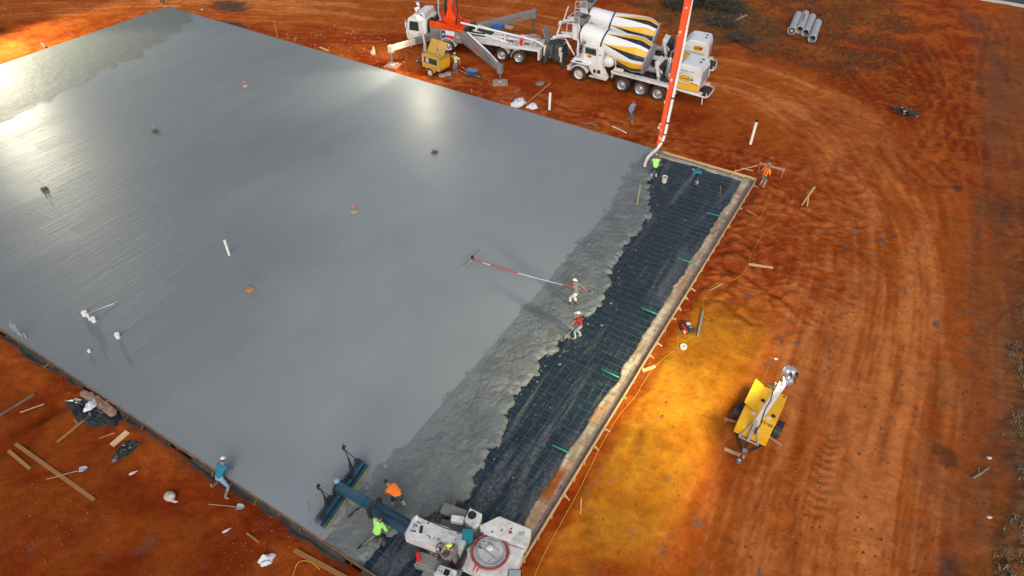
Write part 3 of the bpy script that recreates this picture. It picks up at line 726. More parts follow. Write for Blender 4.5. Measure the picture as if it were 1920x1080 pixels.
def glass():
    m, N, L, b = _nodes('tinted_glass')
    b.inputs['Base Color'].default_value = (.02, .035, .035, 1); b.inputs['Roughness'].default_value = .06; b.inputs['Specular IOR Level'].default_value = .7
    n = nz(N, L, 3, 2, .5, objco(N)); bump(N, L, n.outputs[0], .05, .01, b); return m
M_GLASS = glass()
def text(s, size, p, ex, ey, mat, parent, name='lettering', depth=.003, align='CENTER', shear=0.0, sx=1.0):
    cu = bpy.data.curves.new(name, 'FONT'); cu.body = s; cu.size = size; cu.align_x = align; cu.align_y = 'CENTER'; cu.extrude = depth; cu.resolution_u = 3; cu.offset = size * .012; cu.shear = shear
    o = bpy.data.objects.new(name, cu); COL.objects.link(o)
    dg = bpy.context.evaluated_depsgraph_get(); me = bpy.data.meshes.new_from_object(o.evaluated_get(dg))
    bpy.data.objects.remove(o)
    ex, ey = Vector(ex).normalized(), Vector(ey).normalized(); nz_ = ex.cross(ey)
    for v in me.vertices: v.co = Vector(p) + ex * (v.co.x * sx) + ey * v.co.y + nz_ * v.co.z
    me.materials.clear()
    return link(name, me, mat, parent)
def wheel(parent, c, r, w, side, rim=None, dual=False, rimr=.58):
    """axle along local y; side +1 faces +y"""
    c = Vector(c); hw = w / 2
    prof = [(r * .60, -hw * .9), (r * .80, -hw), (r * .95, -hw * .96), (r, -hw * .8)]
    for q in (-.5, -.17, .17, .5): prof += [(r, hw * q - .012), (r * .975, hw * q), (r, hw * q + .012)]
    prof += [(r, hw * .8), (r * .95, hw * .96), (r * .80, hw), (r * .60, hw * .9)]
    o = MB().lathe(prof, c, (0, 1, 0), 28, True).build('wheel', M_BLACK, parent, 40)
    mb = MB(); a = side
    mb.lathe([(r * rimr + .03, a * hw * .98), (r * rimr, a * hw * .9), (r * .5, a * hw * .55), (r * .42, a * hw * .35), (r * .26, a * hw * .4), (r * .24, a * hw * .75), (r * .16, a * hw * .9), (.001, a * hw * .92)], c, (0, 1, 0), 24)
    mb.lathe([(r * rimr + .02, -a * hw * .9), (.001, -a * hw * .6)], c, (0, 1, 0), 16)
    for k in range(8):
        t = 2 * math.pi * k / 8; mb.cyl(c + Vector((r * .32 * math.cos(t), a * hw * .3, r * .32 * math.sin(t))), c + Vector((r * .32 * math.cos(t), a * hw * .5, r * .32 * math.sin(t))), r * .035, n=6)
    mb.build('rim', rim or M_RIM, o, 18)
    mb = MB()
    for k in range(10):
        t = 2 * math.pi * (k + .5) / 10; mb.cyl(c + Vector((r * .455 * math.cos(t), a * hw * .40, r * .455 * math.sin(t))), c + Vector((r * .455 * math.cos(t), a * hw * .52, r * .455 * math.sin(t))), r * .055, n=6)
    q = mb.build('hand_holes', M_INK, o); q['kind'] = 'stuff'
    return o
def arch(mb, c, r0, r1, y0, y1, a0, a1, n=14):
    """curved mudguard around an axle"""
    P = []
    for i in range(n + 1):
        t = R(a0 + (a1 - a0) * i / n)
        for rr in (r0, r1):
            for y in (y0, y1): P.append((c[0] + rr * math.cos(t), y, c[2] + rr * math.sin(t)))
    F = []
    for i in range(n):
        b = i * 4
        F += [(b, b + 1, b + 5, b + 4), (b + 2, b + 6, b + 7, b + 3), (b, b + 4, b + 6, b + 2), (b + 1, b + 3, b + 7, b + 5)]
    F += [(0, 2, 3, 1), (n * 4, n * 4 + 1, n * 4 + 3, n * 4 + 2)]
    mb.add(P, F)

# ------------------------------------------------------------------ front-discharge concrete mixer
def drum_material():
    m, N, L, b = _nodes('drum_stripes')
    uv = N.new('ShaderNodeUVMap'); uv.uv_map = 'drum'; sp = N.new('ShaderNodeSeparateXYZ'); L.new(uv.outputs[0], sp.inputs[0])
    u, v = sp.outputs[0], sp.outputs[1]                       # u angle 0..1, v 0 mouth .. 1 rear
    p = mth(N, L, 'FRACT', mth(N, L, 'MULTIPLY_ADD', v, 0.55, mth(N, L, 'MULTIPLY', u, 7.0)))
    grow = mth(N, L, 'MULTIPLY', mth(N, L, 'SUBTRACT', v, 0.31), 2.3, clamp=True)
    g2 = mth(N, L, 'MULTIPLY', grow, 0.46); g1 = mth(N, L, 'MULTIPLY', grow, 0.36)
    blk = mth(N, L, 'MULTIPLY', mth(N, L, 'GREATER_THAN', p, 0.5), mth(N, L, 'LESS_THAN', p, mth(N, L, 'ADD', g1, 0.5)))
    yel = mth(N, L, 'MULTIPLY', mth(N, L, 'LESS_THAN', p, 0.5), mth(N, L, 'GREATER_THAN', p, mth(N, L, 'SUBTRACT', 0.5, mth(N, L, 'MULTIPLY', g2, 0.92))))
    n = nz(N, L, 2.5, 6, .65, objco(N), .5)
    w = mix(N, L, (.70, .69, .68), (.82, .82, .82), n.outputs[0])
    c = mix(N, L, w, (.80, .43, .02), yel); c = mix(N, L, c, (.012, .02, .032), blk)
    c = mix(N, L, c, (.42, .38, .33), mth(N, L, 'MULTIPLY', ramp_out(N, L, n.outputs[0], [(.58, 0), (.75, 1)]), .35))
    L.new(c, b.inputs['Base Color']); b.inputs['Roughness'].default_value = .38
    return m
M_DRUM = drum_material()
def make_mixer(label, decal, loc, ang):
    t = thing('concrete_mixer_truck', label, 'mixer truck', loc, R(ang), 'concrete mixer trucks')
    # chassis
    mb = MB()
    for y in (-.48, .48): mb.bx(-10.7, 1.0, y - .06, y + .06, .92, 1.22)
    for x in (.7, -1.5, -3.2, -4.8, -6.3, -8.2, -10.4): mb.bx(x - .08, x + .08, -.48, .48, .95, 1.18)
    for x in (0, -3.95, -5.57, -7.1): mb.cyl((x, -1.1, .64), (x, 1.1, .64), .11, n=8)
    mb.build('chassis', M_DARK, t)
    for x in (0, -3.95, -5.57, -7.1):
        for s in (1, -1):
            wheel(t, (x, s * (1.10 if x == 0 else 1.02), .64), .64, .44 if x == 0 else .60, s, rim=M_WHITE if x == 0 else M_RIM)
    # long white mudguard over the rear bogie
    for s in (1, -1):
        mb = MB(); mb.prism([(-2.85, 1.58), (-2.95, 1.42), (-8.45, 1.32), (-8.5, 1.48), (-8.3, 1.52)], (0, s * .78, 0), (1, 0, 0), (0, 0, 1), (0, s * .57, 0))
        mb.bx(-8.5, -8.44, s * 1.05 - .3, s * 1.05 + .3, .75, 1.4); mb.bx(-3.02, -2.96, s * 1.05 - .3, s * 1.05 + .3, 1.0, 1.45)
        mb.build('mudguard', M_WHITE, t, bevel=.015)
    # front fender with step
    for s in (1, -1):
        mb = MB(); arch(mb, (0, 0, .64), .74, .82, s * .80, s * 1.36, 20, 160)
        mb.prism([(.84, 1.25), (.80, 1.62), (-.55, 1.68), (-1.0, .95), (-1.25, .78), (-2.5, .66), (-2.62, .82), (-2.0, 1.75), (-1.9, 2.0), (.55, 1.9), (.72, 1.66)], (0, s * .85, 0), (1, 0, 0), (0, 0, 1), (0, s * .20, 0))
        mb.bx(-2.55, -.95, s * 1.02, s * 1.34, .66, .74); mb.bx(-1.0, .8, s * 1.02, s * 1.36, 1.58, 1.68)
        f = mb.build('fender', M_WHITE, t, bevel=.012)
        mb = MB(); mb.bx(-1.45, -1.2, s * 1.052, s * 1.062, .98, 1.28); mb.bx(-1.85, -1.55, s * 1.052, s * 1.062, 1.0, 1.3); mb.bx(-.15, .45, s * 1.05, s * 1.3, 1.681, 1.69)
        mb.build('step_grating', M_DARK, f)
        mb = MB(); mb.bx(.76, .84, s * 1.18, s * 1.34, 1.42, 1.52); mb.build('marker_lamp', M_ORANGE, f)
    # cab
    mb = MB(); mb.prism([(-.12, 1.55), (.05, 1.75), (-.02, 2.2), (-.18, 3.2), (-.5, 3.34), (-1.75, 3.22), (-1.95, 2.9), (-1.95, 1.55)], (0, -1.02, 0), (1, 0, 0), (0, 0, 1), (0, 2.04, 0))
    cab = mb.build('cab', M_WHITE, t, bevel=.05)
    for s in (1, -1):
        mb = MB(); mb.prism([(-.30, 2.50), (-.28, 2.95), (-1.28, 2.92), (-1.32, 2.48)], (0, s * 1.021, 0), (1, 0, 0), (0, 0, 1), (0, s * .008, 0)); w = mb.build('window', M_GLASS, cab)
        mb = MB()
        for a, b in (((-.27, 2.46), (-1.35, 2.44)), ((-.25, 3.0), (-1.31, 2.97))): mb.beam((a[0], s * 1.03, a[1]), (b[0], s * 1.03, b[1]), .03, .04)
        mb.build('window_frame', M_DARK, w)
        mb = MB(); mb.bx(-1.42, -1.40, s * 1.021, s * 1.028, 1.7, 3.05); mb.bx(-.2, -.18, s * 1.021, s * 1.028, 1.8, 3.05); mb.each('door_seam', M_DARK, cab)
        mb = MB(); mb.ball((-1.65, s * 1.02, 2.55), (.07, .02, .07), 10, 6); mb.ball((-1.75, s * 1.02, 1.95), (.09, .02, .09), 10, 6); mb.ball((-1.4, s * 1.03, 1.9), (.07, .02, .07), 10, 6); mb.build('vent', M_INK, cab)
        mb = MB(); mb.prism([(.24 * math.cos(k * .5236), .15 * math.sin(k * .5236)) for k in range(12)], (-.72, s * 1.024, 2.27), (1, 0, 0), (0, 0, 1), (0, s * .006, 0)); dc = mb.build('emblem', M_YEL, cab)
        text('SRM', .17, (-.72, s * 1.034, 2.27), (-s, 0, 0), (0, 0, 1), M_INK, dc, shear=.2)
    mb = MB(); mb.prism([(-.88, 0), (.88, 0), (.84, .82), (-.84, .82)], (.018, 0, 2.25), (0, 1, 0), (-.17, 0, 1), (.012, 0, .002)); mb.build('windscreen', M_GLASS, cab)
    mb = MB(); mb.bx(.05, .95, -.75, .75, 1.15, 1.62); mb.bx(.85, 1.15, -1.25, 1.25, .75, 1.15); mb.build('front_bumper', M_WHITE, t, bevel=.03)
    # drum
    A, B = Vector((.45, 0, 3.80)), Vector((-6.05, 0, 2.60)); ax = (B - A); ln = ax.length
    prof = [(.60, 0.0), (.70, .02), (.74, .25), (.88, 2.0), (.93, 2.25), (1.08, 3.0), (1.26, 3.9), (1.37, 4.55), (1.42, 4.95), (1.42, 5.2), (1.36, 5.45), (1.18, 6.0), (.6, 6.05)]
    mb = MB(); n = 72; mb.lathe(prof, A, ax, n)
    me = bpy.data.meshes.new('drum'); me.from_pydata(mb.v, [], mb.f)
    uvl = me.uv_layers.new(name='drum')
    for pl in me.polygons:
        i, k = divmod(pl.index, n)
        for li, (a, b) in zip(pl.loop_indices, ((0, 0), (1, 0), (1, 1), (0, 1))):
            uvl.data[li].uv = ((k + a) / n, prof[i + b][1] / ln)
    dr = link('drum', me, M_DRUM, t, 25)
    mb = MB(); axn = ax.normalized(); mb.lathe([(.93, 2.02), (.97, 2.04), (.97, 2.14), (.95, 2.16)], A, ax, 48); mb.build('ring', M_NAVY, dr, 30)
    mb = MB(); mb.lathe([(.66, -.06), (.78, -.06), (.78, .03), (.66, .03)], A, ax, 36, True); mb.build('mouth_rim', M_DARK, dr, 30)
    mb = MB()      # rear bulkhead disc and pedestal
    mb.lathe([(1.17, 5.99), (1.30, 6.03), (1.30, 6.10), (.4, 6.2), (.001, 6.2)], A, ax, 36); mb.build('drum_guard', M_LGREY, t, 35)
    mb = MB()
    for s in (1, -1):
        mb.tbeam((-6.9, s * .62, 1.3), (-6.35, s * .55, 2.95), (.28, .2), (.2, .16)); mb.tbeam((-7.5, s * .55, 1.3), (-6.5, s * .5, 2.7), (.12, .12), (.12, .12))
        mb.beam((-.9, s * .78, 2.9), (-.75, s * .84, 3.5), .12, .3); mb.beam((-1.8, s * .7, 1.6), (-1.65, s * .85, 3.0), .14, .25)
    mb.bx(-6.75, -6.3, -.6, .6, 2.35, 2.9); mb.each('pedestal', M_WHITE, t, bevel=.01)
    mb = MB(); mb.bx(-7.4, -6.7, -.45, .45, 1.75, 2.35); mb.cyl((-6.9, -.5, 2.6), (-6.9, .7, 2.6), .22, n=12); mb.ball((-7.2, .6, 2.0), .22); mb.build('drive_motor', M_DARK, t, 40)
    # collector hopper, guard rails, chute
    mb = MB(); mb.prism([(.35, 4.45), (1.05, 4.62), (1.2, 5.12), (.05, 4.98)], (0, -.6, 0), (1, 0, 0), (0, 0, 1), (0, 1.2, 0)); hop = mb.build('charge_hopper', M_GREYP, t, bevel=.03)
    mb = MB(); mb.bx(.25, .95, -.45, .45, 4.95, 5.06); mb.build('hopper_mouth', M_DARK, hop)
    mb = MB(); mb.prism([(.55, 3.1), (1.15, 3.15), (1.25, 4.4), (.75, 4.45)], (0, -.5, 0), (1, 0, 0), (0, 0, 1), (0, 1.0, 0))
    for s in (-1, 1):
        mb.beam((.55, s * .55, 1.9), (.62, s * .62, 4.5), .1, .16); mb.beam((.62, s * .62, 4.5), (.2, s * .78, 3.2), .08, .12)
    mb.build('collector', M_WHITE, t, bevel=.015)
    mb = MB()
    for s in (-.75, .75):
        mb.tube([(.55, s, 3.5), (.62, s, 5.15), (1.6, s, 5.0), (1.65, s, 3.75)], .028, 6); mb.tube([(.6, s, 4.6), (1.62, s, 4.45)], .022, 6); mb.tube([(1.1, s, 5.07), (1.12, s, 3.6)], .022, 6)
    for z in (5.0, 4.45): mb.tube([(1.61, -.75, z), (1.61, .75, z)], .025, 6)
    mb.build('guard_rail', M_WHITE, t, 60)
    mb = MB()
    for i, (a, b, hw) in enumerate((((1.0, 0, 3.55), (2.35, .12, 3.02), .34), ((2.3, .12, 3.08), (3.25, .22, 2.70), .30))):
        a, b = Vector(a), Vector(b); d = (b - a).normalized(); sd = Vector((-d.y, d.x, 0)).normalized(); up = d.cross(sd) * -1
        V = []; n = 7
        for e in (a, b):
            for sh in (0, .03):
                for k in range(n):
                    th = math.pi * (k / (n - 1)); V.append(e + sd * (math.cos(th) * (hw - sh)) + Vector((0, 0, 1)) * (-math.sin(th) * (hw - sh) * .85 + .1))
        F = []
        for k in range(n - 1): F += [(k, k + 1, 2 * n + k + 1, 2 * n + k), (n + k, 3 * n + k, 3 * n + k + 1, n + k + 1)]
        for k in range(n - 1): F += [(k, n + k, n + k + 1, k + 1), (2 * n + k, 2 * n + k + 1, 3 * n + k + 1, 3 * n + k)]
        F += [(0, 2 * n, 3 * n, n), (n - 1, 2 * n - 1, 4 * n - 1, 3 * n - 1)]
        mb.add(V, F)
    ch = mb.build('chute', M_WHITE, t, 50)
    mb = MB(); mb.tbeam((2.75, .15, 3.15), (2.45, .1, 4.25), (.5, .1), (.5, .1)); mb.beam((1.2, .45, 3.3), (2.6, .45, 3.2), .12, .12); mb.beam((1.2, -.35, 3.3), (2.6, -.3, 3.2), .12, .12); mb.build('fold_chute', M_WHITE, ch, bevel=.015)
    mb = MB(); mb.cyl((.95, .3, 1.75), (1.5, .3, 2.45), .05, n=8); mb.cyl((1.35, .3, 2.25), (1.75, .3, 2.75), .09, n=8); mb.cyl((1.7, .3, 2.7), (2.0, .25, 3.0), .04, n=8); mb.build('chute_ram', M_WHITE, ch, 40)
    # tanks and pipework
    mb = MB(); mb.lathe([(.001, 0), (.30, .02), (.44, .12), (.48, .28), (.48, 1.9), (.001, 2.0)], (-2.45, 1.16, 2.15), (0, -1, 0), 24); tk = mb.build('water_tank', M_WHITE, t, 50)
    mb = MB(); mb.tube([(-2.05, 1.12, 1.55)] + [(-2.55 + .62 * math.cos(a), 1.12, 2.2 + .62 * math.sin(a)) for a in [R(q) for q in (30, 60, 90, 120, 150, 180)]] + [(-3.15, 1.12, 1.5)], .035, 6); mb.tube([(-2.15, 1.2, 2.62), (-2.3, 1.25, 2.7), (-2.6, 1.2, 2.58)], .02, 5); mb.build('hand_rail', M_WHITE, t, 60)
    mb = MB(); mb.lathe([(.001, 0), (.16, .02), (.18, .1), (.18, .8), (.001, .85)], (-3.1, 1.18, 1.75), (-1, 0, 0), 14); mb.ball((-2.2, 1.2, 1.85), (.09, .03, .09)); mb.build('air_tank', M_WHITED, t, 40)
    mb = MB(); rr = random.Random(7)
    for k in range(9):
        x = -3.4 - .45 * k; mb.tube([(x, .8, 1.55), (x - .1, .85, 1.8 + .15 * rr.random()), (x - .35, .75, 1.65), (x - .5, .5, 1.5)], .03, 5)
        mb.bx(x - .2, x, .55, .85, 1.3, 1.5 + .2 * rr.random())
    mb.bx(-8.0, -7.2, -.9, .9, 1.3, 1.9); mb.build('pipework', M_DARK, t, 60)
    # exhaust stack
    mb = MB(); mb.lathe([(.12, 0), (.18, .06), (.18, 1.5), (.12, 1.62)], (-7.55, .95, 2.05), (0, 0, 1), 16); mb.lathe([(.185, .3), (.195, .3), (.195, .34), (.185, .34)], (-7.55, .95, 2.05), (0, 0, 1), 16); mb.lathe([(.185, 1.1), (.195, 1.1), (.195, 1.14), (.185, 1.14)], (-7.55, .95, 2.05), (0, 0, 1), 16)
    ex = mb.build('exhaust_muffler', M_STEEL, t, 40)
    mb = MB(); mb.tube([(-7.55, .95, 3.6), (-7.55, .95, 3.95), (-7.6, .95, 4.1), (-7.74, .95, 4.25), (-7.86, .95, 4.28)], .065, 8, cap=False); mb.tube([(-7.55, .95, 2.1), (-7.6, .9, 1.9), (-8.0, .8, 1.8)], .06, 8); mb.build('tailpipe', M_STEEL, ex, 60)
    # engine house
    mb = MB(); y1 = 1.18
    mb.prism([(-8.05, 1.42), (-8.0, 2.35), (-8.2, 3.05), (-8.62, 3.46), (-10.12, 3.40), (-10.28, 2.9), (-10.28, 1.46)], (0, -y1, 0), (1, 0, 0), (0, 0, 1), (0, 2 * y1, 0))
    eh = mb.build('engine_house', M_WHITE, t, bevel=.07)
    mb = MB(); mb.prism([(-8.74, .92), (-10.05, .9), (-10.05, -.9), (-8.74, -.92)], (0, 0, 3.812), (1, 0, .04), (0, 1, 0), (0, 0, .01)); mb.build('roof_panel', M_WHITE, eh)
    mb = MB(); mb.bx(-9.9, -9.72, .1, .22, 3.45, 3.5); mb.bx(-9.9, -9.72, -.5, -.38, 3.45, 3.5); mb.build('roof_latch', M_DARK, eh)
    mb = MB(); mb.bx(-10.31, -10.281, -.95, .95, 1.9, 2.95)
    for k in range(9): mb.bx(-10.33, -10.311, -.95, .95, 1.93 + k * .115, 1.98 + k * .115)
    mb.build('grille', M_LGREY, eh)
    mb = MB(); mb.bx(-10.32, -10.281, .70, 1.1, 1.5, 1.8); mb.bx(-10.32, -10.281, -1.1, -.70, 1.5, 1.8); mb.build('tail_lamp', M_ORANGE, eh)
    for s in (1, -1):
        q = s * (y1 + .001); e = (0, s * .004, 0)
        mb = MB(); mb.prism([(-8.1, 1.47), (-8.06, 2.42), (-8.5, 2.36), (-9.2, 2.16), (-10.24, 1.98), (-10.24, 1.50)], (0, q, 0), (1, 0, 0), (0, 0, 1), e); mb.build('yellow_panel', M_YEL, eh)
        mb = MB(); mb.prism([(-8.06, 2.42), (-8.06, 2.47), (-8.5, 2.41), (-9.2, 2.21), (-10.24, 2.03), (-10.24, 1.98), (-9.2, 2.16), (-8.5, 2.36)], (0, q, 0), (1, 0, 0), (0, 0, 1), (0, s * .006, 0)); mb.build('trim_line', M_NAVY, eh)
        exd = (-s, 0, 0)
        if decal == 'near':
            text('903-831-5157', .20, (-9.15, s * (y1 + .006), 2.95), exd, (0, 0, 1), M_INK, eh, sx=.95)
            def oval(a, b, k=28): return [(a * math.cos(2 * math.pi * i / k), b * math.sin(2 * math.pi * i / k)) for i in range(k)]
            c = Vector((-9.05, s * (y1 + .002), 2.36))
            for i, (a, b, mm, nm) in enumerate(((.66, .46, M_NAVY, 'badge_border'), (.63, .43, M_WHITE, 'badge_ring'), (.47, .28, M_INK, 'badge_rim'), (.45, .26, M_YEL, 'badge_centre'))):
                MB().prism(oval(a, b), c + Vector((0, s * .004 * (i + 1), 0)), (1, 0, 0), (0, 0, 1), (0, s * .004, 0)).build(nm, mm, eh)
            text('CONCRETE', .20, c + Vector((0, s * .023, -.01)), exd, (0, 0, 1), M_INK, eh, sx=.78)
            mb = MB()
            for a0 in list(range(35, 150, 14)) + list(range(215, 330, 16)):
                a = R(a0); mb.beam(c + Vector((.53 * math.cos(a), s * .015, .34 * math.sin(a))), c + Vector((.585 * math.cos(a), s * .015, .375 * math.sin(a))), .012, .05, up=(0, s, 0))
            for sg in (1, -1): mb.prism([(sg * .5, -.1), (sg * .62, -.05), (sg * .62, .05), (sg * .5, .1)], c + Vector((0, s * .012, 0)), (1, 0, 0), (0, 0, 1), (0, s * .004, 0))
            mb.build('badge_marks', M_INK, eh)
        else:
            c = Vector((-9.4, s * (y1 + .002), 2.85))
            MB().prism([(.42 * math.cos(k * .2618), .25 * math.sin(k * .2618)) for k in range(24)], c, (1, 0, 0), (0, 0, 1), (0, s * .004, 0)).build('emblem', M_YEL, eh)
            text('SRM', .36, c + Vector((0, s * .009, 0)), exd, (0, 0, 1), M_INK, eh, shear=.25)
            text("SCOTTY'S READY MIX INC.", .17, (-9.15, s * (y1 + .006), 2.45), (-s, 0, -.09), (0, 0, 1), M_INK, eh, sx=.9)
    # rear bumper hoop
    mb = MB(); mb.tube([(-8.6, 1.15, 1.28), (-10.4, 1.18, 1.22), (-10.95, 1.05, 1.15), (-11.05, .6, 1.12), (-11.05, -.6, 1.12), (-10.95, -1.05, 1.15), (-10.4, -1.18, 1.22), (-8.6, -1.15, 1.28)], .06, 8)
    mb.bx(-10.6, -8.4, .85, 1.19, 1.28, 1.42); mb.bx(-10.6, -8.4, -1.19, -.85, 1.28, 1.42)
    mb.tube([(-10.7, 1.1, 1.18), (-10.75, 1.12, .55)], .05, 6); mb.tube([(-10.7, -1.1, 1.18), (-10.75, -1.12, .55)], .05, 6); mb.tube([(-10.95, 1.05, 1.5), (-10.95, 1.05, 1.1)], .04, 6)
    mb.build('rear_bumper', M_WHITE, t, 60)
    mb = MB(); mb.bx(-10.95, -10.3, -.9, .9, 1.05, 1.2); mb.build('bumper_step', M_DARK, t)
    return t
_a = R(181.6); _n = Vector((-math.sin(_a), math.cos(_a), 0))
mx = Vector((-23.24, 50.2, -.17)) - _n * 1.35
make_mixer('white mixer truck with oval CONCRETE badge on its engine house, nearer the slab', 'near', mx, 181.6)
make_mixer('white mixer truck standing behind the other mixer, plain yellow oval on its engine house', 'far', mx + Vector((-1.2, 3.75, 0)), 189.5)

# ------------------------------------------------------------------ boom pump truck
PA = R(191.0); _n = Vector((-math.sin(PA), math.cos(PA), 0))
PO = Vector((-29.35, 50.5, -.17)) - _n * 1.28
PM = Matrix.Translation(PO) @ Matrix.Rotation(PA, 4, 'Z'); PMI = PM.inverted()
def loc_p(w): return PMI @ Vector(w)
pt = thing('concrete_pump_truck', 'white and grey concrete pump truck with orange boom and outriggers spread', 'pump truck', PO, PA)
mb = MB()
for y in (-.45, .45): mb.bx(-2.2, 10.6, y - .07, y + .07, .8, 1.08)
for x in (-1.8, .8, 3, 5.4, 8, 10.3): mb.bx(x - .1, x + .1, -.45, .45, .82, 1.05)
for x in (0, 1.63, 6.86): mb.cyl((x, -1.0, .6), (x, 1.0, .6), .12, n=8)
mb.bx(2.6, 5.4, -.9, .9, .75, 1.25); mb.build('chassis', M_DARK, pt)
for x in (0, 1.63, 6.86):
    for s in (1, -1): wheel(pt, (x, s * 1.0, .6), .6, .5, s)
for s in (1, -1):
    mb = MB(); arch(mb, (0, 0, .6), .68, .73, s * .74, s * 1.28, -5, 95); arch(mb, (1.63, 0, .6), .68, .73, s * .74, s * 1.28, 85, 165); arch(mb, (6.86, 0, .6), .70, .78, s * .74, s * 1.28, 5, 175); mb.bx(.05, 1.6, s * 1.0 - .26, s * 1.0 + .26, 1.27, 1.33)
    mb.build('mudguard', M_WHITED, pt, 40)
# cab
mb = MB(); mb.prism([(9.0, .68), (11.0, .62), (11.12, 1.3), (10.95, 2.0), (10.72, 2.62), (10.3, 2.78), (9.05, 2.72), (8.95, 2.5)], (0, -1.2, 0), (1, 0, 0), (0, 0, 1), (0, 2.4, 0)); cab = mb.build('cab', M_WHITE, pt, bevel=.06)
for s in (1, -1):
    mb = MB(); mb.prism([(9.72, 1.52), (10.72, 1.52), (10.62, 2.36), (9.75, 2.36)], (0, s * 1.201, 0), (1, 0, 0), (0, 0, 1), (0, s * .01, 0)); w = mb.build('window', M_GLASS, cab, bevel=.0)
    mb = MB(); mb.bx(9.58, 9.6, s * 1.2, s * 1.208, .9, 2.5); mb.bx(10.84, 10.86, s * 1.2, s * 1.208, .9, 2.0); mb.each('door_seam', M_DARK, cab)
    mb = MB(); mb.bx(9.66, 9.9, s * 1.2, s * 1.235, 1.25, 1.3); mb.build('door_handle', M_STEEL, cab)
    mb = MB(); mb.tube([(10.75, s * 1.2, 2.4), (10.95, s * 1.4, 2.4), (10.95, s * 1.4, 2.0)], .02, 6); mb.bx(10.9, 10.98, s * 1.32 - .08, s * 1.32 + .12, 1.75, 2.25); mb.build('mirror', M_WHITE, cab)
mb = MB(); mb.prism([(-1.05, 0), (1.05, 0), (1.0, .72), (-1.0, .72)], (11.03, 0, 1.72), (0, 1, 0), (-.36, 0, 1), (.02, 0, .006)); mb.build('windscreen', M_GLASS, cab)
mb = MB(); mb.prism([(9.1, 2.73), (10.35, 2.76), (10.0, 3.12), (9.15, 3.18)], (0, -1.05, 0), (1, 0, 0), (0, 0, 1), (0, 2.1, 0)); mb.build('roof_fairing', M_WHITE, cab, bevel=.05)
mb = MB(); mb.bx(8.62, 8.92, -1.05, 1.05, .95, 2.35); mb.tube([(8.75, -.9, 2.3), (8.75, -.9, 3.5)], .09, 10); mb.bx(8.66, 8.9, .2, .95, 2.35, 2.6); pk = mb.build('service_rack', M_DARK, pt)
mb = MB(); mb.ball((8.95, .95, 2.28), (.05, .1, .09)); mb.ball((8.95, .65, 2.28), (.05, .1, .09)); mb.build('work_lamp', M_WHITE, pk, 60)
# grey body box, orange deck
mb = MB(); mb.prism([(5.45, 1.02), (8.5, 1.02), (8.58, 2.05), (5.45, 2.0)], (0, -1.25, 0), (1, 0, 0), (0, 0, 1), (0, 2.5, 0)); body = mb.build('body_box', M_GREYP, pt, bevel=.02)
mb = MB()
for x in (7.62, 6.12): mb.bx(x - .008, x + .008, 1.25, 1.256, 1.06, 1.98)
mb.bx(5.5, 8.5, 1.25, 1.256, 1.5, 1.512) if False else None
mb.build('panel_seam', M_DARK, body)
mb = MB(); mb.bx(6.17, 7.49, 1.251, 1.258, 1.24, 2.02); fl = mb.build('flag_panel', M_WHITE, body)
mb = MB(); mb.bx(7.06, 7.46, 1.258, 1.262, 1.27, 1.99); mb.build('blue_field', simple('flag_blue', (.015, .06, .22), .5, var=.1), fl)
mb = MB(); mb.bx(6.2, 7.058, 1.258, 1.262, 1.27, 1.6); mb.build('red_field', simple('flag_red', (.62, .02, .05), .5, var=.1), fl)
mb = MB(); mb.prism([((.16 if k % 2 == 0 else .065) * math.cos(R(90 + 36 * k)), (.16 if k % 2 == 0 else .065) * math.sin(R(90 + 36 * k))) for k in range(10)], (7.26, 1.263, 1.64), (1, 0, 0), (0, 0, 1), (0, .003, 0)); mb.build('star', M_WHITE, fl)
text('46', .3, (5.85, 1.257, 1.55), (-1, 0, -.2), (0, 0, 1), M_WHITE, body)
mb = MB(); mb.prism([(5.2, 2.05), (8.6, 2.08), (8.6, 2.62), (7.9, 2.62), (5.4, 2.2)], (0, 1.0, 0), (1, 0, 0), (0, 0, 1), (0, .26, 0)); mb.prism([(5.2, 2.05), (8.6, 2.08), (8.6, 2.62), (7.9, 2.62), (5.4, 2.2)], (0, -1.26, 0), (1, 0, 0), (0, 0, 1), (0, .26, 0)); mb.bx(5.3, 8.55, -1.0, 1.0, 2.06, 2.2)
dk = mb.build('orange_deck', M_ORANGE, pt, bevel=.02)
mb = MB()
for k in range(9): mb.box((6.0 + k * .17, 1.262, 2.2 + k * .012), (.05, .006, .12), (0, .25, 0))
for k in range(4): mb.box((8.05 + k * .12, 1.262, 2.46), (.04, .006, .07))
mb.each('lettering_mark', M_INK, dk)
# slewing turret and boom
mb = MB(); mb.lathe([(.001, 0), (.85, 0), (.85, .16), (.72, .2), (.72, .42), (.9, .46), (.9, .6), (.001, .62)], (6.9, 0, 2.2), (0, 0, 1), 28); tur = mb.build('turret', M_ORANGE, pt, 30)
mb = MB()
for s in (1, -1): mb.prism([(-.62, 0), (.5, 0), (.22, .8), (.16, 2.2), (-.10, 2.2), (-.22, .8)], (6.9, s * .40 - .05, 2.8), (1, 0, 0), (0, 0, 1), (0, .12, 0))
mb.build('turret_bracket', M_ORANGE, tur, bevel=.02)
mb = MB(); mb.cyl((7.5, 0, 2.9), (7.1, 0, 5.2), .13, n=12); mb.cyl((7.1, 0, 5.2), (7.0, 0, 6.6), .08, n=10); mb.tube([(6.2, .75, 2.5), (6.1, .6, 3.4), (6.2, .35, 5.0)], .07, 8); mb.tube([(7.6, -.5, 2.4), (7.8, -.4, 3.4), (7.4, -.3, 5.4)], .06, 8); mb.build('boom_ram', M_DARK, tur, 50)
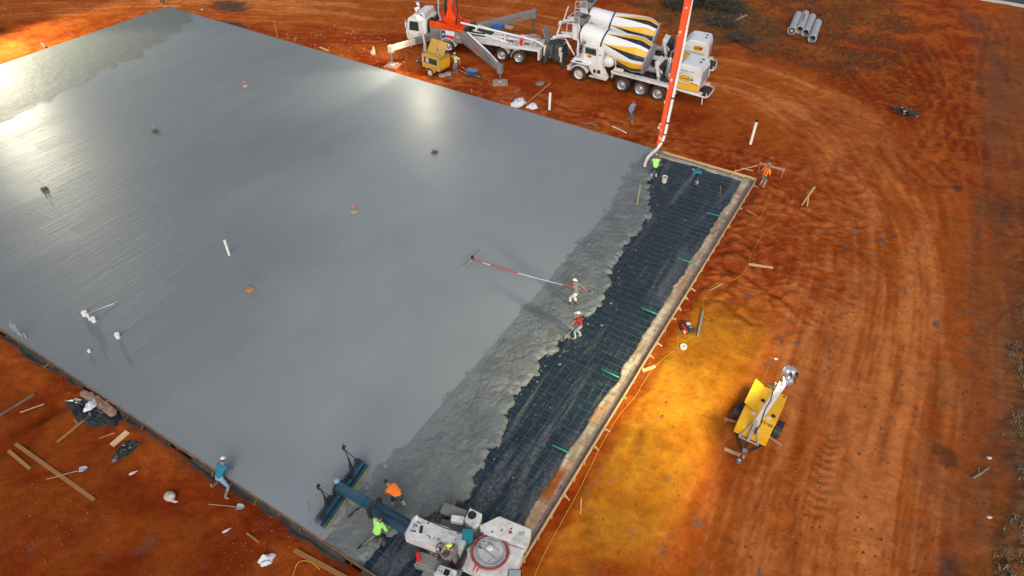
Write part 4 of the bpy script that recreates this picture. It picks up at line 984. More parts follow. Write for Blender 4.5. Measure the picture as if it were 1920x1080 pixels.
mb = MB(); mb.tube([(7.9, .3, 2.5), (8.1, .3, 3.2), (7.9, .25, 6)], .09, 8); mb.tube([(6.9, 0, 2.8), (6.9, .1, 3.3), (6.75, .3, 4.2), (6.75, .3, 8)], .08, 8); mb.build('delivery_riser', M_LGREY, tur, 50)
J0 = Vector((6.9, 0, 4.8)); TIP = Vector((-12.45, 41.1, 1.35))
J1 = loc_p((-37.5, 52.0, 19.5)); J2 = loc_p((-25.0, 51.5, 30.0)); J3 = loc_p((-13.72, 46.6, 17.0)); J4 = loc_p(TIP)
for a, b, w0, w1 in ((J0, J1, .62, .6), (J1, J2, .75, .62), (J2, J3, .6, .52), (J3, J4, .66, .32)):
    mb = MB(); mb.tbeam(a, b, (w0 * .85, w0), (w1 * .85, w1), up=(0, 1, .01)); mb.cyl(a + Vector((0, -w0 * .6, 0)), a + Vector((0, w0 * .6, 0)), w0 * .34, n=14)
    mb.build('boom_section', M_ORANGE, pt, bevel=.03)
W = lambda v: PM.inverted() @ Vector(v)
# delivery line down the last section, elbow, end hose
d = (TIP - PM @ J3).normalized(); sd = Vector((1, -.25, 0)).normalized()
mb = MB(); up0 = PM @ J3
bk = Vector((.1, .45, 0)); line = [up0 + bk, up0.lerp(TIP, .45) + bk, up0.lerp(TIP, .62) + bk * .6 + sd * .2, TIP + sd * .33 - d * 3.0, TIP + sd * .31 - d * .9, TIP + sd * .22 - d * .35, TIP + Vector((.02, -.35, -.12))]
mb.tube([W(p) for p in line], .105, 10); pl = mb.build('delivery_pipe', M_WHITE, pt, 60)
mb = MB()
for q in (.80, .90): p = up0.lerp(TIP, q); mb.tube([W(p), W(p + sd * .32)], .05, 6); mb.tube([W(p + sd * .32 - d * .05), W(p + sd * .32 + d * .05)], .14, 10)
for p in line[4:6]: mb.tube([W(p - Vector((0, 0, .04))), W(p + Vector((0, .01, .04)))], .135, 10)
mb.build('pipe_clamp', M_DARK, pl, 50)
hz = [TIP + Vector((.02, -.35, -.12)), TIP + Vector((-.12, -.7, -.25)), TIP + Vector((-.28, -1.05, -.5)), TIP + Vector((-.35, -1.2, -.85)), TIP + Vector((-.36, -1.22, -1.15))]
mb = MB(); mb.tube([W(p) for p in hz], [.12, .125, .12, .11, .11], 10); mb.build('end_hose', M_WHITED, pl, 60)
mb = MB(); rr = random.Random(5)
for k in range(26):
    p = up0.lerp(TIP, rr.uniform(.35, .97)); mb.ball(W(p + Vector((rr.uniform(-.18, .12), -.26 + .12 * k / 26, rr.uniform(-.2, .2)))), (rr.uniform(.03, .08), .02, rr.uniform(.05, .16)), 6, 4)
mb.build('mortar_splash', M_WHITED, pl, 60)['kind'] = 'stuff'
# outriggers
def outrigger(start, foot, ztop, w0, w1, mat, name='outrigger', cyl=False, lettering=None, mat2=None, splitat=None):
    f = loc_p(foot); e = Vector((f.x, f.y, ztop)); s = Vector(start)
    mb = MB(); mb.tbeam(s, e if splitat is None else s.lerp(e, splitat + .02), w0, w1 if splitat is None else [w0[i] + (w1[i] - w0[i]) * splitat for i in (0, 1)])
    o = mb.build(name, mat, pt, bevel=.025)
    if splitat is not None:
        mb = MB(); mb.tbeam(s.lerp(e, splitat - .1), e, [w0[i] * .82 for i in (0, 1)], [w1[i] * .9 for i in (0, 1)]); mb.build('sliding_beam', mat2 or mat, o, bevel=.02)
    mb = MB(); mb.bx(e.x - w1[0] * .62, e.x + w1[0] * .62, e.y - w1[0] * .62, e.y + w1[0] * .62, ztop - w1[1] * .7, ztop + w1[1] * .55); mb.build('jack_head', mat2 or mat, o, bevel=.03)
    mb = MB(); mb.cyl((e.x, e.y, ztop - .2), (e.x, e.y, .62), .11, n=12); mb.cyl((e.x, e.y, .65), (e.x, e.y, .18), .075, n=12); mb.build('jack_leg', M_STEEL, o, 40)
    mb = MB(); mb.lathe([(.001, .0), (.3, 0), (.3, .05), (.1, .12), (.001, .14)], (e.x, e.y, .15), (0, 0, 1), 16); mb.build('foot_plate', M_LGREY, o, 40)
    if cyl:
        d = (e - s); sd = Vector((0, 0, 1)); mb = MB(); mb.cyl(s + d * .12 + sd * (w0[1] * .72), s + d * .72 + sd * (w1[1] * .9), .085, n=10); mb.cyl(s + d * .72 + sd * (w1[1] * .9), s + d * .92 + sd * (w1[1] * .62), .05, n=8); mb.build('slew_ram', M_WHITE, o, 40)
    if lettering:
        d = (e - s).normalized(); n = d.cross(Vector((0, 0, 1))).normalized()
        toc = (Vector((0, 0, 25)) - PM @ e); 
        if (PM.to_3x3() @ n).dot(toc) < 0: n = -n
        ex = Vector((0, 0, 1)).cross(n); up = n.cross(ex)
        txt, sz, q, m = lettering
        # letters follow the sloping beam
        exd = d if d.dot(ex) > 0 else -d; upd = n.cross(exd)
        text(txt, sz, s.lerp(e, q) + n * ((w0[0] + (w1[0] - w0[0]) * q) / 2 + .006), exd, upd, m, o)
    return o
FT1, FT2, FT3 = site(736, 121, 0), site(938, 153, 0), site(1000, 66, 0)
M_REDTX = simple('red_lettering', (.5, .03, .04), .5, var=.15)
M_BEIGE = simple('cream_paint', (.62, .55, .42), .5, var=.15, scale=2, dirt=(.5, .3, .15), dirt_amt=.35)
outrigger((7.7, 1.0, 1.52), FT1, 1.62, (.42, .62), (.34, .46), M_GREYP, mat2=M_BEIGE, splitat=.52, lettering=('PUMP', .28, .30, M_REDTX))
outrigger((5.3, 1.15, 1.62), FT2, 1.35, (.40, 1.02), (.36, .58), M_GREYP, cyl=True, lettering=('PUMPING', .42, .42, M_REDTX))
o3 = outrigger((5.0, -1.1, 1.7), FT3, 2.25, (.40, .8), (.36, .66), M_GREYP, lettering=('PUMP', .3, .7, M_REDTX))
# rear deck, pump cell, delivery pipes
mb = MB(); mb.prism([(-1.8, 1.38), (5.35, 1.28), (5.35, 1.5), (-1.8, 1.56)], (0, .55, 0), (1, 0, 0), (0, 0, 1), (0, .72, 0)); mb.prism([(-1.8, 1.38), (5.35, 1.28), (5.35, 1.5), (-1.8, 1.56)], (0, -1.27, 0), (1, 0, 0), (0, 0, 1), (0, .72, 0)); mb.bx(-1.95, -1.75, .5, 1.25, .62, 1.5); mb.bx(-1.95, -1.75, -1.25, -.5, .62, 1.5); mb.bx(-1.8, 5.3, -.55, .55, 1.2, 1.34)
dk2 = mb.build('rear_deck', M_WHITE, pt, bevel=.02)
mb = MB(); mb.prism([(4.6, 2.25), (.9, 1.6), (.9, 1.52), (4.6, 1.55)], (0, .62, 0), (1, 0, 0), (0, 0, 1), (0, .05, 0)); mb.prism([(4.6, 2.25), (.9, 1.6), (.9, 1.52), (4.6, 1.55)], (0, -.67, 0), (1, 0, 0), (0, 0, 1), (0, .05, 0)); mb.bx(2.8, 4.6, -.6, .6, 1.5, 1.62); mb.build('side_panel', M_WHITE, dk2, bevel=.01)
mb = MB(); mb.bx(3.4, 5.2, .672, .71, 1.72, 2.1); mb.bx(2.9, 5.3, -.55, .6, 1.62, 1.95); mb.bx(5.0, 5.4, -1.0, 1.0, 1.5, 2.3); mb.build('valve_box', M_DARK, dk2, bevel=.02)
mb = MB(); mb.cyl((3.0, -.25, 1.78), (-1.2, -.2, 1.75), .16, n=12); mb.cyl((3.0, .25, 1.78), (-1.2, .2, 1.75), .16, n=12); mb.bx(-.2, .4, -.5, .5, 1.5, 2.0); mb.build('pump_cylinder', M_WHITED, pt, 40)
mb = MB(); mb.tube([(5.9, .35, 2.55), (4.3, .55, 2.52), (1.5, .62, 2.35), (-1.2, .6, 2.1), (-1.9, .5, 1.8), (-2.35, .35, 1.35)], .09, 10); mb.tube([(5.3, .85, 1.95), (3.2, .88, 1.98), (1.8, .9, 1.7)], .05, 8); pp = mb.build('deck_pipe', M_WHITE, pt, 60)
mb = MB()
for x, z, h in ((4.3, 1.55, 1.0), (1.5, 1.5, .85), (-1.0, 1.5, .65)): mb.bx(x - .06, x + .06, .5, .7, z, z + h)
for x in (4.25, 1.5, -1.15): mb.tube([(x, .58, 2.42 - .06 * (4.3 - x)), (x - .12, .58, 2.42 - .06 * (4.3 - x))], .13, 10)
mb.build('pipe_support', M_WHITED, pp)
mb = MB(); rr = random.Random(3)
for k in range(14):
    x = rr.uniform(-1.6, 1.2); y = rr.uniform(-.9, .9); mb.bx(x, x + rr.uniform(.1, .3), y, y + rr.uniform(.1, .3), 1.5, 1.6 + rr.uniform(.05, .4))
for k in range(8): mb.tube([(rr.uniform(-1.5, 2.5), rr.uniform(-.8, .8), 1.6), (rr.uniform(-1.5, 2.5), rr.uniform(-.8, .8), 2.0), (rr.uniform(-1.5, 2.5), rr.uniform(-.8, .8), 1.6)], .025, 5)
mb.build('hydraulics', M_LGREY, pt)
mb = MB(); mb.ball((-.05, .75, 2.0), (.16, .16, .24), 12, 8); mb.cyl((-.05, .75, 1.55), (-.05, .75, 1.85), .12, n=10); mb.build('accumulator', M_RED, pt, 60)
mb = MB(); mb.bx(2.4, 3.4, -1.6, -.9, 1.9, 2.25); mb.build('tool_box', M_BLUE, pt, bevel=.03)
mb = MB(); mb.prism([(2.6, 0), (4.6, .1), (4.5, .5), (2.4, .35)], (-.8, -2.1, 1.6), (1, 0, 0), (0, -.4, .9), (0, .25, .1)); mb.build('canvas_cover', simple('tan_canvas', (.30, .24, .14), .9, var=.3, scale=3), pt, bevel=.05)
# hopper with raised agitator flap
mb = MB(); mb.prism([(-2.2, 1.0), (-2.2, 1.95), (-3.85, 1.95), (-3.6, .85)], (0, -1.0, 0), (1, 0, 0), (0, 0, 1), (0, 2.0, 0)); hp = mb.build('hopper', M_WHITED, pt, bevel=.04)
mb = MB(); mb.bx(-3.7, -2.3, -.85, .85, 1.945, 1.97); mb.build('hopper_grate', M_DARK, hp)
mb = MB(); mb.tbeam((-2.45, 0, 1.95), (-1.95, .1, 3.2), (1.5, .06), (1.1, .06), up=(1, 0, .3)); mb.build('splash_flap', M_GREYP, hp, bevel=.02)
mb = MB(); mb.bx(-3.9, -3.75, .8, 1.05, .7, 1.5); mb.bx(-3.9, -3.75, -1.05, -.8, .7, 1.5); mb.build('rear_lamp_bar', M_WHITE, hp)
# tarpaulin hung round the hopper
def cloth(name, label, pts_fn, nu, nv, mat, cat, loc=(0, 0, 0), thick=.02, parent=None, smooth=70):
    V = [pts_fn(i / (nu - 1), j / (nv - 1)) for j in range(nv) for i in range(nu)]
    F = [(j * nu + i, j * nu + i + 1, (j + 1) * nu + i + 1, (j + 1) * nu + i) for j in range(nv - 1) for i in range(nu - 1)]
    me = bpy.data.meshes.new(name); me.from_pydata([tuple(Vector(v) - Vector(loc)) for v in V], [], F)
    bm = bmesh.new(); bm.from_mesh(me); bmesh.ops.recalc_face_normals(bm, faces=bm.faces); bmesh.ops.solidify(bm, geom=bm.faces[:], thickness=thick); bm.to_mesh(me); bm.free()
    o = link(name, me, mat, parent, smooth); o.location = loc
    if label: tag(o, label, cat)
    return o
M_TARP = simple('dark_tarp', (.035, .045, .045), .38, var=.5, scale=3, dirt=(.16, .15, .12), dirt_amt=.5)
def tarp(u, v):
    a = -.55 + u * 2.9; r = 1.05 + .12 * math.sin(u * 37) * v + .09 * math.sin(u * 61 + 2) * v + .1 * v
    c = PM @ Vector((-3.05, 0, 0)); x = c.x + math.cos(a - 2.0) * r * .95; y = c.y + math.sin(a - 2.0) * r * 1.1
    top = 2.02 + .10 * math.sin(u * 23) - .25 * (v < .1) * 0
    return (x, y, top - v * (1.55 + .42 * math.sin(u * 9 + 1) + .12 * math.sin(u * 29)) + .0)
cloth('tarpaulin', 'dark crumpled plastic tarp hanging round the pump hopper', tarp, 90, 14, M_TARP, 'tarp', loc=tuple(PM @ Vector((-3.05, 0, 0))))
# timber pads below the outrigger feet
def crib(foot, label, mat, rz):
    z = gz(foot.x, foot.y); t = thing('outrigger_pad', label, 'timber pad', (foot.x, foot.y, z), rz, 'pads under the outriggers')
    for k in range(4): MB().box((0, -.42 + k * .28, .07), (1.25, .25, .11)).build('board', mat, t, bevel=.01)
    for k in range(2): MB().box((-.3 + k * .55, 0, .175), (.3, .95, .09)).build('board', mat, t, bevel=.01)
M_PINK = wood('red_stained_timber', (.55, .25, .17), (.38, .16, .10), (.4, .32, .26), .4)
crib(FT1, 'pink stained timber pads under the cream outrigger foot by the slab', M_PINK, .2)
crib(FT2, 'stacked boards under the long grey outrigger foot below the rear wheels', wood('grey_timber', (.45, .36, .30), (.3, .22, .18), (.35, .14, .1), .5), .6)
crib(FT3, 'boards under the outrigger foot on the far side of the pump truck', M_PINK, -.2)
# ------------------------------------------------------------------ mobile light towers
LAMP_COL = (1.0, .92, .66)
LAMP_YEL = (1.0, .95, .50)
def lamp_glass(name, es):
    m, N, L, b = _nodes(name); b.inputs['Base Color'].default_value = (.9, .88, .8, 1); b.inputs['Emission Color'].default_value = (1, .86, .58, 1); b.inputs['Emission Strength'].default_value = es; b.inputs['Roughness'].default_value = .2
    return m
M_LENS = lamp_glass('lamp_lens', 14.0)
M_ALU = simple('lamp_housing', (.50, .52, .56), .35, .5, var=.15, scale=4)
def lamp_head(parent, p, aim, power, size=100, light=True, r=.26, col=LAMP_COL):
    """round floodlight: bowl, lens and the light it gives"""
    p, aim = Vector(p), Vector(aim).normalized()
    mb = MB(); mb.lathe([(.001, -r * 1.05), (r * .45, -r * 1.0), (r * .78, -r * .72), (r * .96, -r * .25), (r, .0), (r + .02, .02), (r, .03), (r - .02, .0)], p, aim, 18); o = mb.build('lamp_head', M_ALU, parent, 45)
    mb = MB(); mb.lathe([(r - .015, .012), (.001, .035)], p, aim, 18); mb.build('lens', M_LENS, o, 60)
    mb = MB(); mb.lathe([(r * .3, -r * 1.4), (r * .3, -r)], p, aim, 8); mb.tube([p - aim * .25, p - aim * .3 + Vector((0, 0, -.18))], .03, 6); mb.build('lamp_yoke', M_DARK, o, 40)
    if light:
        ld = bpy.data.lights.new('flood', 'SPOT'); ld.energy = power; ld.color = col; ld.spot_size = R(size); ld.spot_blend = .35; ld.shadow_soft_size = .45
        lo = bpy.data.objects.new('flood', ld); COL.objects.link(lo); lo.parent = o
        lo.location = p + aim * .10; lo.rotation_euler = aim.to_track_quat('-Z', 'Y').to_euler()
    return o
def light_tower(label, loc, rz, ztop, heads, paint, hatch=True, txt=None, group='light towers', lamp=LAMP_COL, lamp_r=.26, lx=0.0):
    t = thing('light_tower', label, 'light tower', loc, rz, group)
    for s in (1, -1): wheel_y = s
    # frame and tongue (towards -y)
    mb = MB()
    for s in (1, -1):
        mb.beam((s * .6, -1.25, .52), (s * .6, 1.25, .52), .08, .12); mb.beam((s * .62, -1.25, .5), (0, -2.15, .48), .09, .1)
    mb.beam((0, -1.3, .5), (0, -2.55, .46), .1, .12); mb.beam((-.65, -1.25, .52), (.65, -1.25, .52), .09, .1); mb.beam((-.6, 0, .4), (.6, 0, .4), .1, .1)
    fr = mb.build('frame', M_DARK, t)
    mb = MB(); mb.cyl((0, -2.3, .85), (0, -2.3, .02), .05, n=8); mb.lathe([(.001, 0), (.14, 0), (.14, .03), (.001, .05)], (0, -2.3, .01), (0, 0, 1), 10); mb.ball((0, -2.6, .5), .09); mb.bx(-.05, .16, -2.4, -2.22, .82, .92); mb.build('hitch', M_STEEL, fr, 40)
    for s in (1, -1):
        c = Vector((s * .93, .0, .36)); r = .36
        prof = [(r * .58, -.12), (r * .85, -.13), (r, -.10), (r, .10), (r * .85, .13), (r * .58, .12)]
        o = MB().lathe(prof, c, (s, 0, 0), 22, True).build('wheel', M_BLACK, t, 40)
        MB().lathe([(r * .58, .10), (r * .5, .04), (r * .2, .05), (.001, .08)], c, (s, 0, 0), 16).build('rim', M_WHITED, o, 40)
        mb = MB(); P = []
        for k in range(9):
            a = R(10 + 20 * k); P.append((s * .93, .46 * math.cos(a), .36 + .44 * math.sin(a)))
        for k in range(8): mb.beam(P[k], P[k + 1], .30, .03, up=(s * .01, 0, 1))
        mb.build('mudguard', M_DARK, t)
        mb = MB(); mb.beam((s * .62, -.55, .36), (s * 1.32, -.62, .26), .08, .07); mb.cyl((s * 1.26, -.62, .34), (s * 1.26, -.62, .02), .03, n=6); mb.build('outrigger', M_PINK, t)
    # body: sloping nose at the tongue end, flat roof behind
    mb = MB(); mb.prism([(-1.38, .58), (-1.34, 1.12), (-.52, 1.42), (1.15, 1.46), (1.2, .58)], (-.72, 0, 0), (0, 1, 0), (0, 0, 1), (1.44, 0, 0)); body = mb.build('body', paint, t, bevel=.03)
    if hatch:
        mb = MB(); mb.prism([(0, 0), (1.62, 0), (1.62, .52), (0, .52)], (-.34, -.50, 1.475), (0, 1, 0), (-.86, 0, .42), (0, .0, .03)); ht = mb.build('side_hatch', paint, t, bevel=.008)
        mb = MB(); mb.bx(-.722, -.72, -.45, 1.05, .75, 1.36); mb.build('engine_bay', M_DARK, body)
        mb = MB(); mb.bx(-.66, -.4, -.3, .9, .8, 1.2); mb.build('engine', M_GREYP, body)
        mb = MB(); mb.cyl((-.36, -.45, 1.47), (-.36, 1.1, 1.47), .018, n=6); mb.build('hinge', M_DARK, ht)
    mb = MB(); mb.bx(-.34, .66, -.48, 1.1, 1.465, 1.485); mb.build('roof_panel', paint, body, bevel=.006)
    mb = MB(); mb.lathe([(.001, .03), (.09, .02), (.1, 0)], (.52, -.35, 1.488), (0, 0, 1), 12); mb.lathe([(.001, .03), (.05, .02), (.05, 0)], (.6, .98, 1.488), (0, 0, 1), 8); mb.lathe([(.001, .02), (.1, .015), (.11, 0)], (-.12, .25, 1.488), (0, 0, 1), 10); mb.build('filler_cap', M_DARK, body, 40)
    mb = MB(); mb.box((-.28, -.62, 1.405), (.16, .12, .012), (.35, 0, 0)); mb.box((.38, -.52, 1.435), (.2, .14, .012), (.2, 0, 0)); mb.build('decal', M_WHITE, body)
    mb = MB(); mb.bx(.722, .728, -.3, .95, .8, 1.25)
    for k in range(7): mb.bx(.728, .745, -.28, .93, .84 + .055 * k, .86 + .055 * k)
    mb.build('louvre', paint, body)
    if txt: text(txt, .20, (.36, -.80, 1.324), (1, 0, 0), (0, .94, .342), M_INK, body, depth=.006)
    # mast: triangular stand at the tongue, white telescoping tube
    mb = MB()
    for s in (1, -1): mb.beam((s * .42, -1.5, .62), (0, -1.22, 1.75), .06, .06)
    mb.beam((-.42, -1.5, .62), (.42, -1.5, .62), .06, .06); mb.beam((0, -1.5, .6), (0, -1.3, 1.9), .12, .12); st = mb.build('mast_stand', M_LGREY, t)
    mb = MB(); mb.cyl((0, -1.22, .55), (0, -1.22, 2.1), .09, n=12); ms = mb.build('mast', M_LGREY, t, 40)
    mb = MB(); mb.tbeam((0, -1.22, 1.5), (lx * .82, -1.22, ztop - .42), (.24, .24), (.28, .28), up=(0, 1, 0)); mb.build('mast_tube', M_WHITE, ms, bevel=.02)
    mb = MB(); mb.tbeam((lx * .8, -1.22, ztop - .5), (lx, -1.22, ztop + .3), (.12, .12), (.10, .10), up=(0, 1, 0)); mb.build('inner_tube', M_LGREY, ms, bevel=.01)
    mb = MB(); cr = random.Random(2)
    mb.tube([(.12, -1.36, 1.0), (.2, -1.4, 1.8), (.14, -1.36, 2.8), (.2, -1.38, ztop - 1.4), (.1, -1.36, ztop - .3)], .022, 5); mb.lathe([(.10, 0), (.14, .02), (.10, .06)], (.1, -1.45, 1.35), (1, 0, 0), 12); mb.build('cable', M_DARK, ms, 60)
    mb = MB(); mb.beam((-.05, 1.15, 1.46), (-.2, 1.55, 1.2), .05, .05); mb.beam((.35, 1.15, 1.46), (-.2, 1.55, 1.2), .05, .05); mb.build('mast_cradle', M_LGREY, t)
    mb = MB()
    zs = sorted(set(round(h[0][2], 2) for h in heads))
    for z in zs: mb.beam((lx - .2, -1.22, z - .02), (lx + .2, -1.22, z - .02), .06, .06)
    mb.build('lamp_bar', M_DARK, ms)
    for (p, aim, pw, sz, on) in heads: lamp_head(t, (p[0] + lx, p[1] - 1.22, p[2]), aim, pw, sz, on, r=lamp_r, col=lamp)
    return t
g = gz(.13, 22.0)
light_tower('yellow light tower trailer with raised white mast on the bare clay', (.13, 22.1, g), R(-2), 4.75,
            [((-.12, .05, 5.12), (-.95, .60, -.20), 2700, 126, True), ((-.02, -.05, 4.62), (-.95, -.50, -.24), 2300, 126, True), ((.06, .12, 5.10), (-.9, .4, -.35), 0, 90, False), ((.08, .08, 4.62), (-.9, -.4, -.35), 0, 90, False)], M_YEL, txt='LT7100', lamp=LAMP_YEL, lamp_r=.2, lx=.42)
g = gz(-71.9, 27.4)
light_tower('light tower trailer standing off the far left edge of the slab', (-74.6, 28.2, g), R(8), 6.4,
            [((.3, .1, 6.5), (.90, .30, -.42), 9000, 115, True), ((.3, -.1, 5.9), (.9, -.32, -.40), 9000, 115, True), ((-.3, .1, 6.5), (.9, .2, -.3), 0, 90, False)], M_YEL)

# ochre generator with its lamp mast beside the pump truck
g0 = site(812, 133, 0); GO = Vector((-34.5, 45.2, gz(-34.5, 45.2)))
gt = thing('lighting_generator', 'ochre towed generator with open lid and lamp mast below the pump truck', 'generator', GO, R(-4))
mb = MB(); mb.beam((-.95, -.5, .5), (.95, -.5, .5), .08, .12); mb.beam((-.95, .5, .5), (.95, .5, .5), .08, .12); mb.beam((-.95, -.5, .5), (-1.75, 0, .48), .08, .1); mb.beam((-.95, .5, .5), (-1.75, 0, .48), .08, .1); mb.beam((-1.0, 0, .5), (-2.2, 0, .45), .1, .1); fr = mb.build('frame', M_DARK, gt)
mb = MB(); mb.cyl((-2.0, 0, .85), (-2.0, 0, .02), .05, n=8); mb.ball((-2.25, 0, .48), .08); mb.bx(-2.08, -1.92, -.2, .2, .8, .88); mb.build('hitch', M_STEEL, fr, 40)
for s in (-1, 1): wheel(gt, (.1, s * .86, .38), .38, .24, s, rim=M_WHITE)
body_p = [(-.95, .55), (.95, .55), (1.02, 1.0), (1.0, 1.68), (-.92, 1.72), (-1.0, 1.0)]
mb = MB(); mb.prism(body_p, (0, -.72, 0), (1, 0, 0), (0, 0, 1), (0, 1.44, 0)); bd = mb.build('body', M_OCHRE, gt, bevel=.03)
mb = MB(); mb.bx(-.72, .72, -.726, -.721, 1.05, 1.55); op = mb.build('engine_bay', M_DARK, bd)
mb = MB(); mb.bx(-.5, -.2, -.735, -.727, 1.1, 1.52); mb.build('control_box', M_LGREY, op)
mb = MB(); mb.bx(-.92, -.78, -.735, -.721, 1.15, 1.62); mb.build('warning_label', simple('pink_label', (.7, .35, .3), .6), bd)
mb = MB()
for k in range(3): mb.bx(1.015, 1.03, -.62 + k * .42, -.26 + k * .42, .75, 1.5)
mb.build('rear_panel', M_YEL, bd, bevel=.01)
mb = MB(); mb.ball((1.0, -.6, .8), (.05, .07, .07)); mb.ball((1.0, .6, .8), (.05, .07, .07)); mb.build('tail_lamp', M_RED, bd, 60)
mb = MB(); arch(mb, (.1, 0, .38), .44, .47, -1.0, -.74, 10, 170); arch(mb, (.1, 0, .38), .44, .47, .74, 1.0, 10, 170); mb.build('mudguard', M_OCHRE, gt, 40)
mb = MB(); mb.prism([(-.9, 0), (.98, 0), (.9, 1.15), (-.82, 1.15)], (0, -.05, 1.74), (1, 0, 0), (0, .55, .83), (0, -.03, .02)); mb.prism([(-.9, 0), (.98, 0), (.98, .62), (-.9, .62)], (0, -.70, 1.70), (1, 0, 0), (0, 1, .03), (0, 0, .03)); ld = mb.build('lid', M_OCHRE, gt, bevel=.01)
mb = MB(); mb.tube([(.5, -.4, 1.72), (.55, 0, 2.4)], .02, 6); mb.tube([(.45, -.2, 1.75), (.45, -.2, 2.35)], .06, 8); mb.build('lid_stay', M_STEEL, ld, 60)
mb = MB(); mb.bx(-1.12, -.98, -.2, .0, .5, 2.4); ms = mb.build('mast_base', M_LGREY, gt, bevel=.01)
mb = MB(); mb.tube([(-1.06, -.1, 2.2), (-1.25, -.1, 3.6), (-1.45, -.1, 5.7)], .075, 10); mb.build('mast', M_WHITED, ms, 50)
mb = MB(); mb.lathe([(.2, 0), (.22, .03), (.2, .08), (.12, .08)], (-.85, -.5, 1.9), (0, 1, 0), 14); mb.tube([(-.95, -.3, 1.2), (-.9, -.5, 1.9), (-1.1, -.2, 2.6)], .02, 6); mb.build('winch', M_STEEL, ms, 50)
for (p, aim, pw, sz, on) in (((-1.60, -.25, 5.05), (-.75, -.55, -.45), 1500, 105, True), ((-1.28, -.28, 4.55), (.15, -.9, -.40), 1500, 115, True), ((-1.62, .0, 5.5), (-.8, -.5, -.5), 0, 90, False)):
    lamp_head(ms, p, aim, pw, sz, on, r=.24)

# ------------------------------------------------------------------ laser screed
M_CAKE = simple('caked_mortar', (.25, .24, .22), .9, var=.3, scale=9)
M_TEAL = simple('screed_blue', (.012, .075, .13), .42, var=.25, scale=2, dirt=(.12, .12, .11), dirt_amt=.45)
M_SWHITE = simple('screed_white', (.66, .65, .63), .5, var=.25, scale=4, dirt=(.24, .22, .20), dirt_amt=.75)
SO = Vector((-7.3, 10.1, -.12)); SA = R(11); SM = Matrix.Translation(SO) @ Matrix.Rotation(SA, 4, 'Z'); SMI = SM.inverted()
sc = thing('laser_screed', 'white four wheeled laser screed machine with blue telescopic boom on the membrane', 'laser screed', SO, SA)
S = lambda px, py, z: SMI @ site(px, py, z)
mb = MB(); mb.bx(-1.7, 1.5, -.75, .75, .55, .8); mb.bx(-.5, .5, -.6, .6, .75, 1.0); mb.lathe([(.55, 0), (.62, .05), (.62, .2), (.5, .22), (.001, .22)], (-.2, 0, .85), (0, 0, 1), 24); mb.build('chassis', M_GREYP, sc, 40)
for x in (-1.35, 1.15):
    for s in (1, -1): wheel(sc, (x, s * 1.0, .48), .48, .36, s, rim=M_SWHITE)
mb = MB(); mb.bx(-1.85, -.9, -1.3, -.85, .9, 1.02); mb.bx(-1.85, -.9, .85, 1.3, .9, 1.02); mb.beam((-1.9, -1.3, .7), (-.8, -1.35, .95), .08, .3); mb.bx(-1.5, -.2, -1.75, -1.1, .62, .78); mb.each('fender', M_GREYP, sc, bevel=.02)
# boom housing (towards -x) and boom
a, b = S(783, 968, 1.35), S(858, 1000, 1.35)
mb = MB(); mb.prism([(-2.55, -.42), (-2.55, .42), (-1.2, .42), (-.3, .36), (-.3, -.42)], (0, -.28, .95), (1, 0, 0), (0, 1, 0), (0, 0, .58)); hs_ = mb.build('boom_housing', M_SWHITE, sc, bevel=.03)
mb = MB(); mb.tube([(-2.3, .25, 1.53), (-2.2, .1, 1.58), (-1.2, .05, 1.56), (-.6, .1, 1.56)], .018, 5); mb.box((-2.05, -.3, 1.535), (.12, .3, .01), (0, 0, .3)); mb.box((-2.3, -.22, 1.535), (.14, .05, .01), (0, 0, -.5)); mb.box((-2.25, -.45, 1.535), (.1, .06, .01), (0, 0, .4)); mb.build('cable', M_DARK, hs_)
mb = MB(); mb.lathe([(.001, .1), (.06, .08), (.07, 0)], (-2.42, .08, 1.53), (0, 0, 1), 10); mb.build('work_lamp', M_WHITE, hs_, 60)
BE = S(634, 912, .95); B0 = Vector((-2.3, -.28, 1.12)); mid = B0.lerp(BE, .52)
mb = MB(); mb.tbeam(B0, mid, (.52, .44), (.50, .42)); bo = mb.build('boom', M_TEAL, sc, bevel=.03)
mb = MB(); mb.tbeam(B0.lerp(BE, .5), BE, (.38, .32), (.36, .30)); mb.build('inner_boom', M_TEAL, bo, bevel=.03)
mb = MB(); dd = (BE - B0).normalized(); sd = Vector((-dd.y, dd.x, 0))
for q in (.12, -.12): mb.tube([B0 + sd * q + Vector((0, 0, .27)), mid + sd * q + Vector((0, 0, .25))], .03, 6)
mb.tbeam(mid - dd * .07, mid + dd * .07, (.72, .56), (.72, .56)); mb.tube([mid + sd * -.36, mid + sd * -.42 + Vector((0, 0, .1))], .06, 8); mb.build('boom_collar', M_DARK, bo, 50)
# screed head across the boom end
H0, H1 = S(598, 982, .22), S(679, 868, .22); hd = (H1 - H0).normalized(); hn = Vector((hd.y, -hd.x, 0)); hc = (H0 + H1) / 2
if hn.x < 0: hn = -hn
up = Vector((0, 0, 1))
mb = MB(); mb.beam(H0 + up * .16, H1 + up * .16, .34, .2); hdm = mb.build('screed_head', M_TEAL, sc, bevel=.02)
mb = MB(); mb.beam(H0 + hn * .26 - up * .06, H1 + hn * .26 - up * .06, .10, .26); mb.build('plough', M_TEAL, hdm, bevel=.01)
mb = MB(); mb.beam(H0 - hn * .24 - up * .12, H1 - hn * .24 - up * .12, .16, .10); mb.build('vibrating_blade', M_STEEL, hdm, bevel=.01)
mb = MB(); mb.cyl(H0 + hn * .12 - up * .08, H1 + hn * .12 - up * .08, .09, n=10); mb.build('auger', M_DARK, hdm, 40)
mb = MB(); mb.beam(H0 + hn * .34 - up * .1, H1 + hn * .34 - up * .1, .03, .16); mb.build('wear_strip', simple('worn_yellow', (.32, .26, .1), .6, var=.3), hdm)
mb = MB(); rr = random.Random(8)
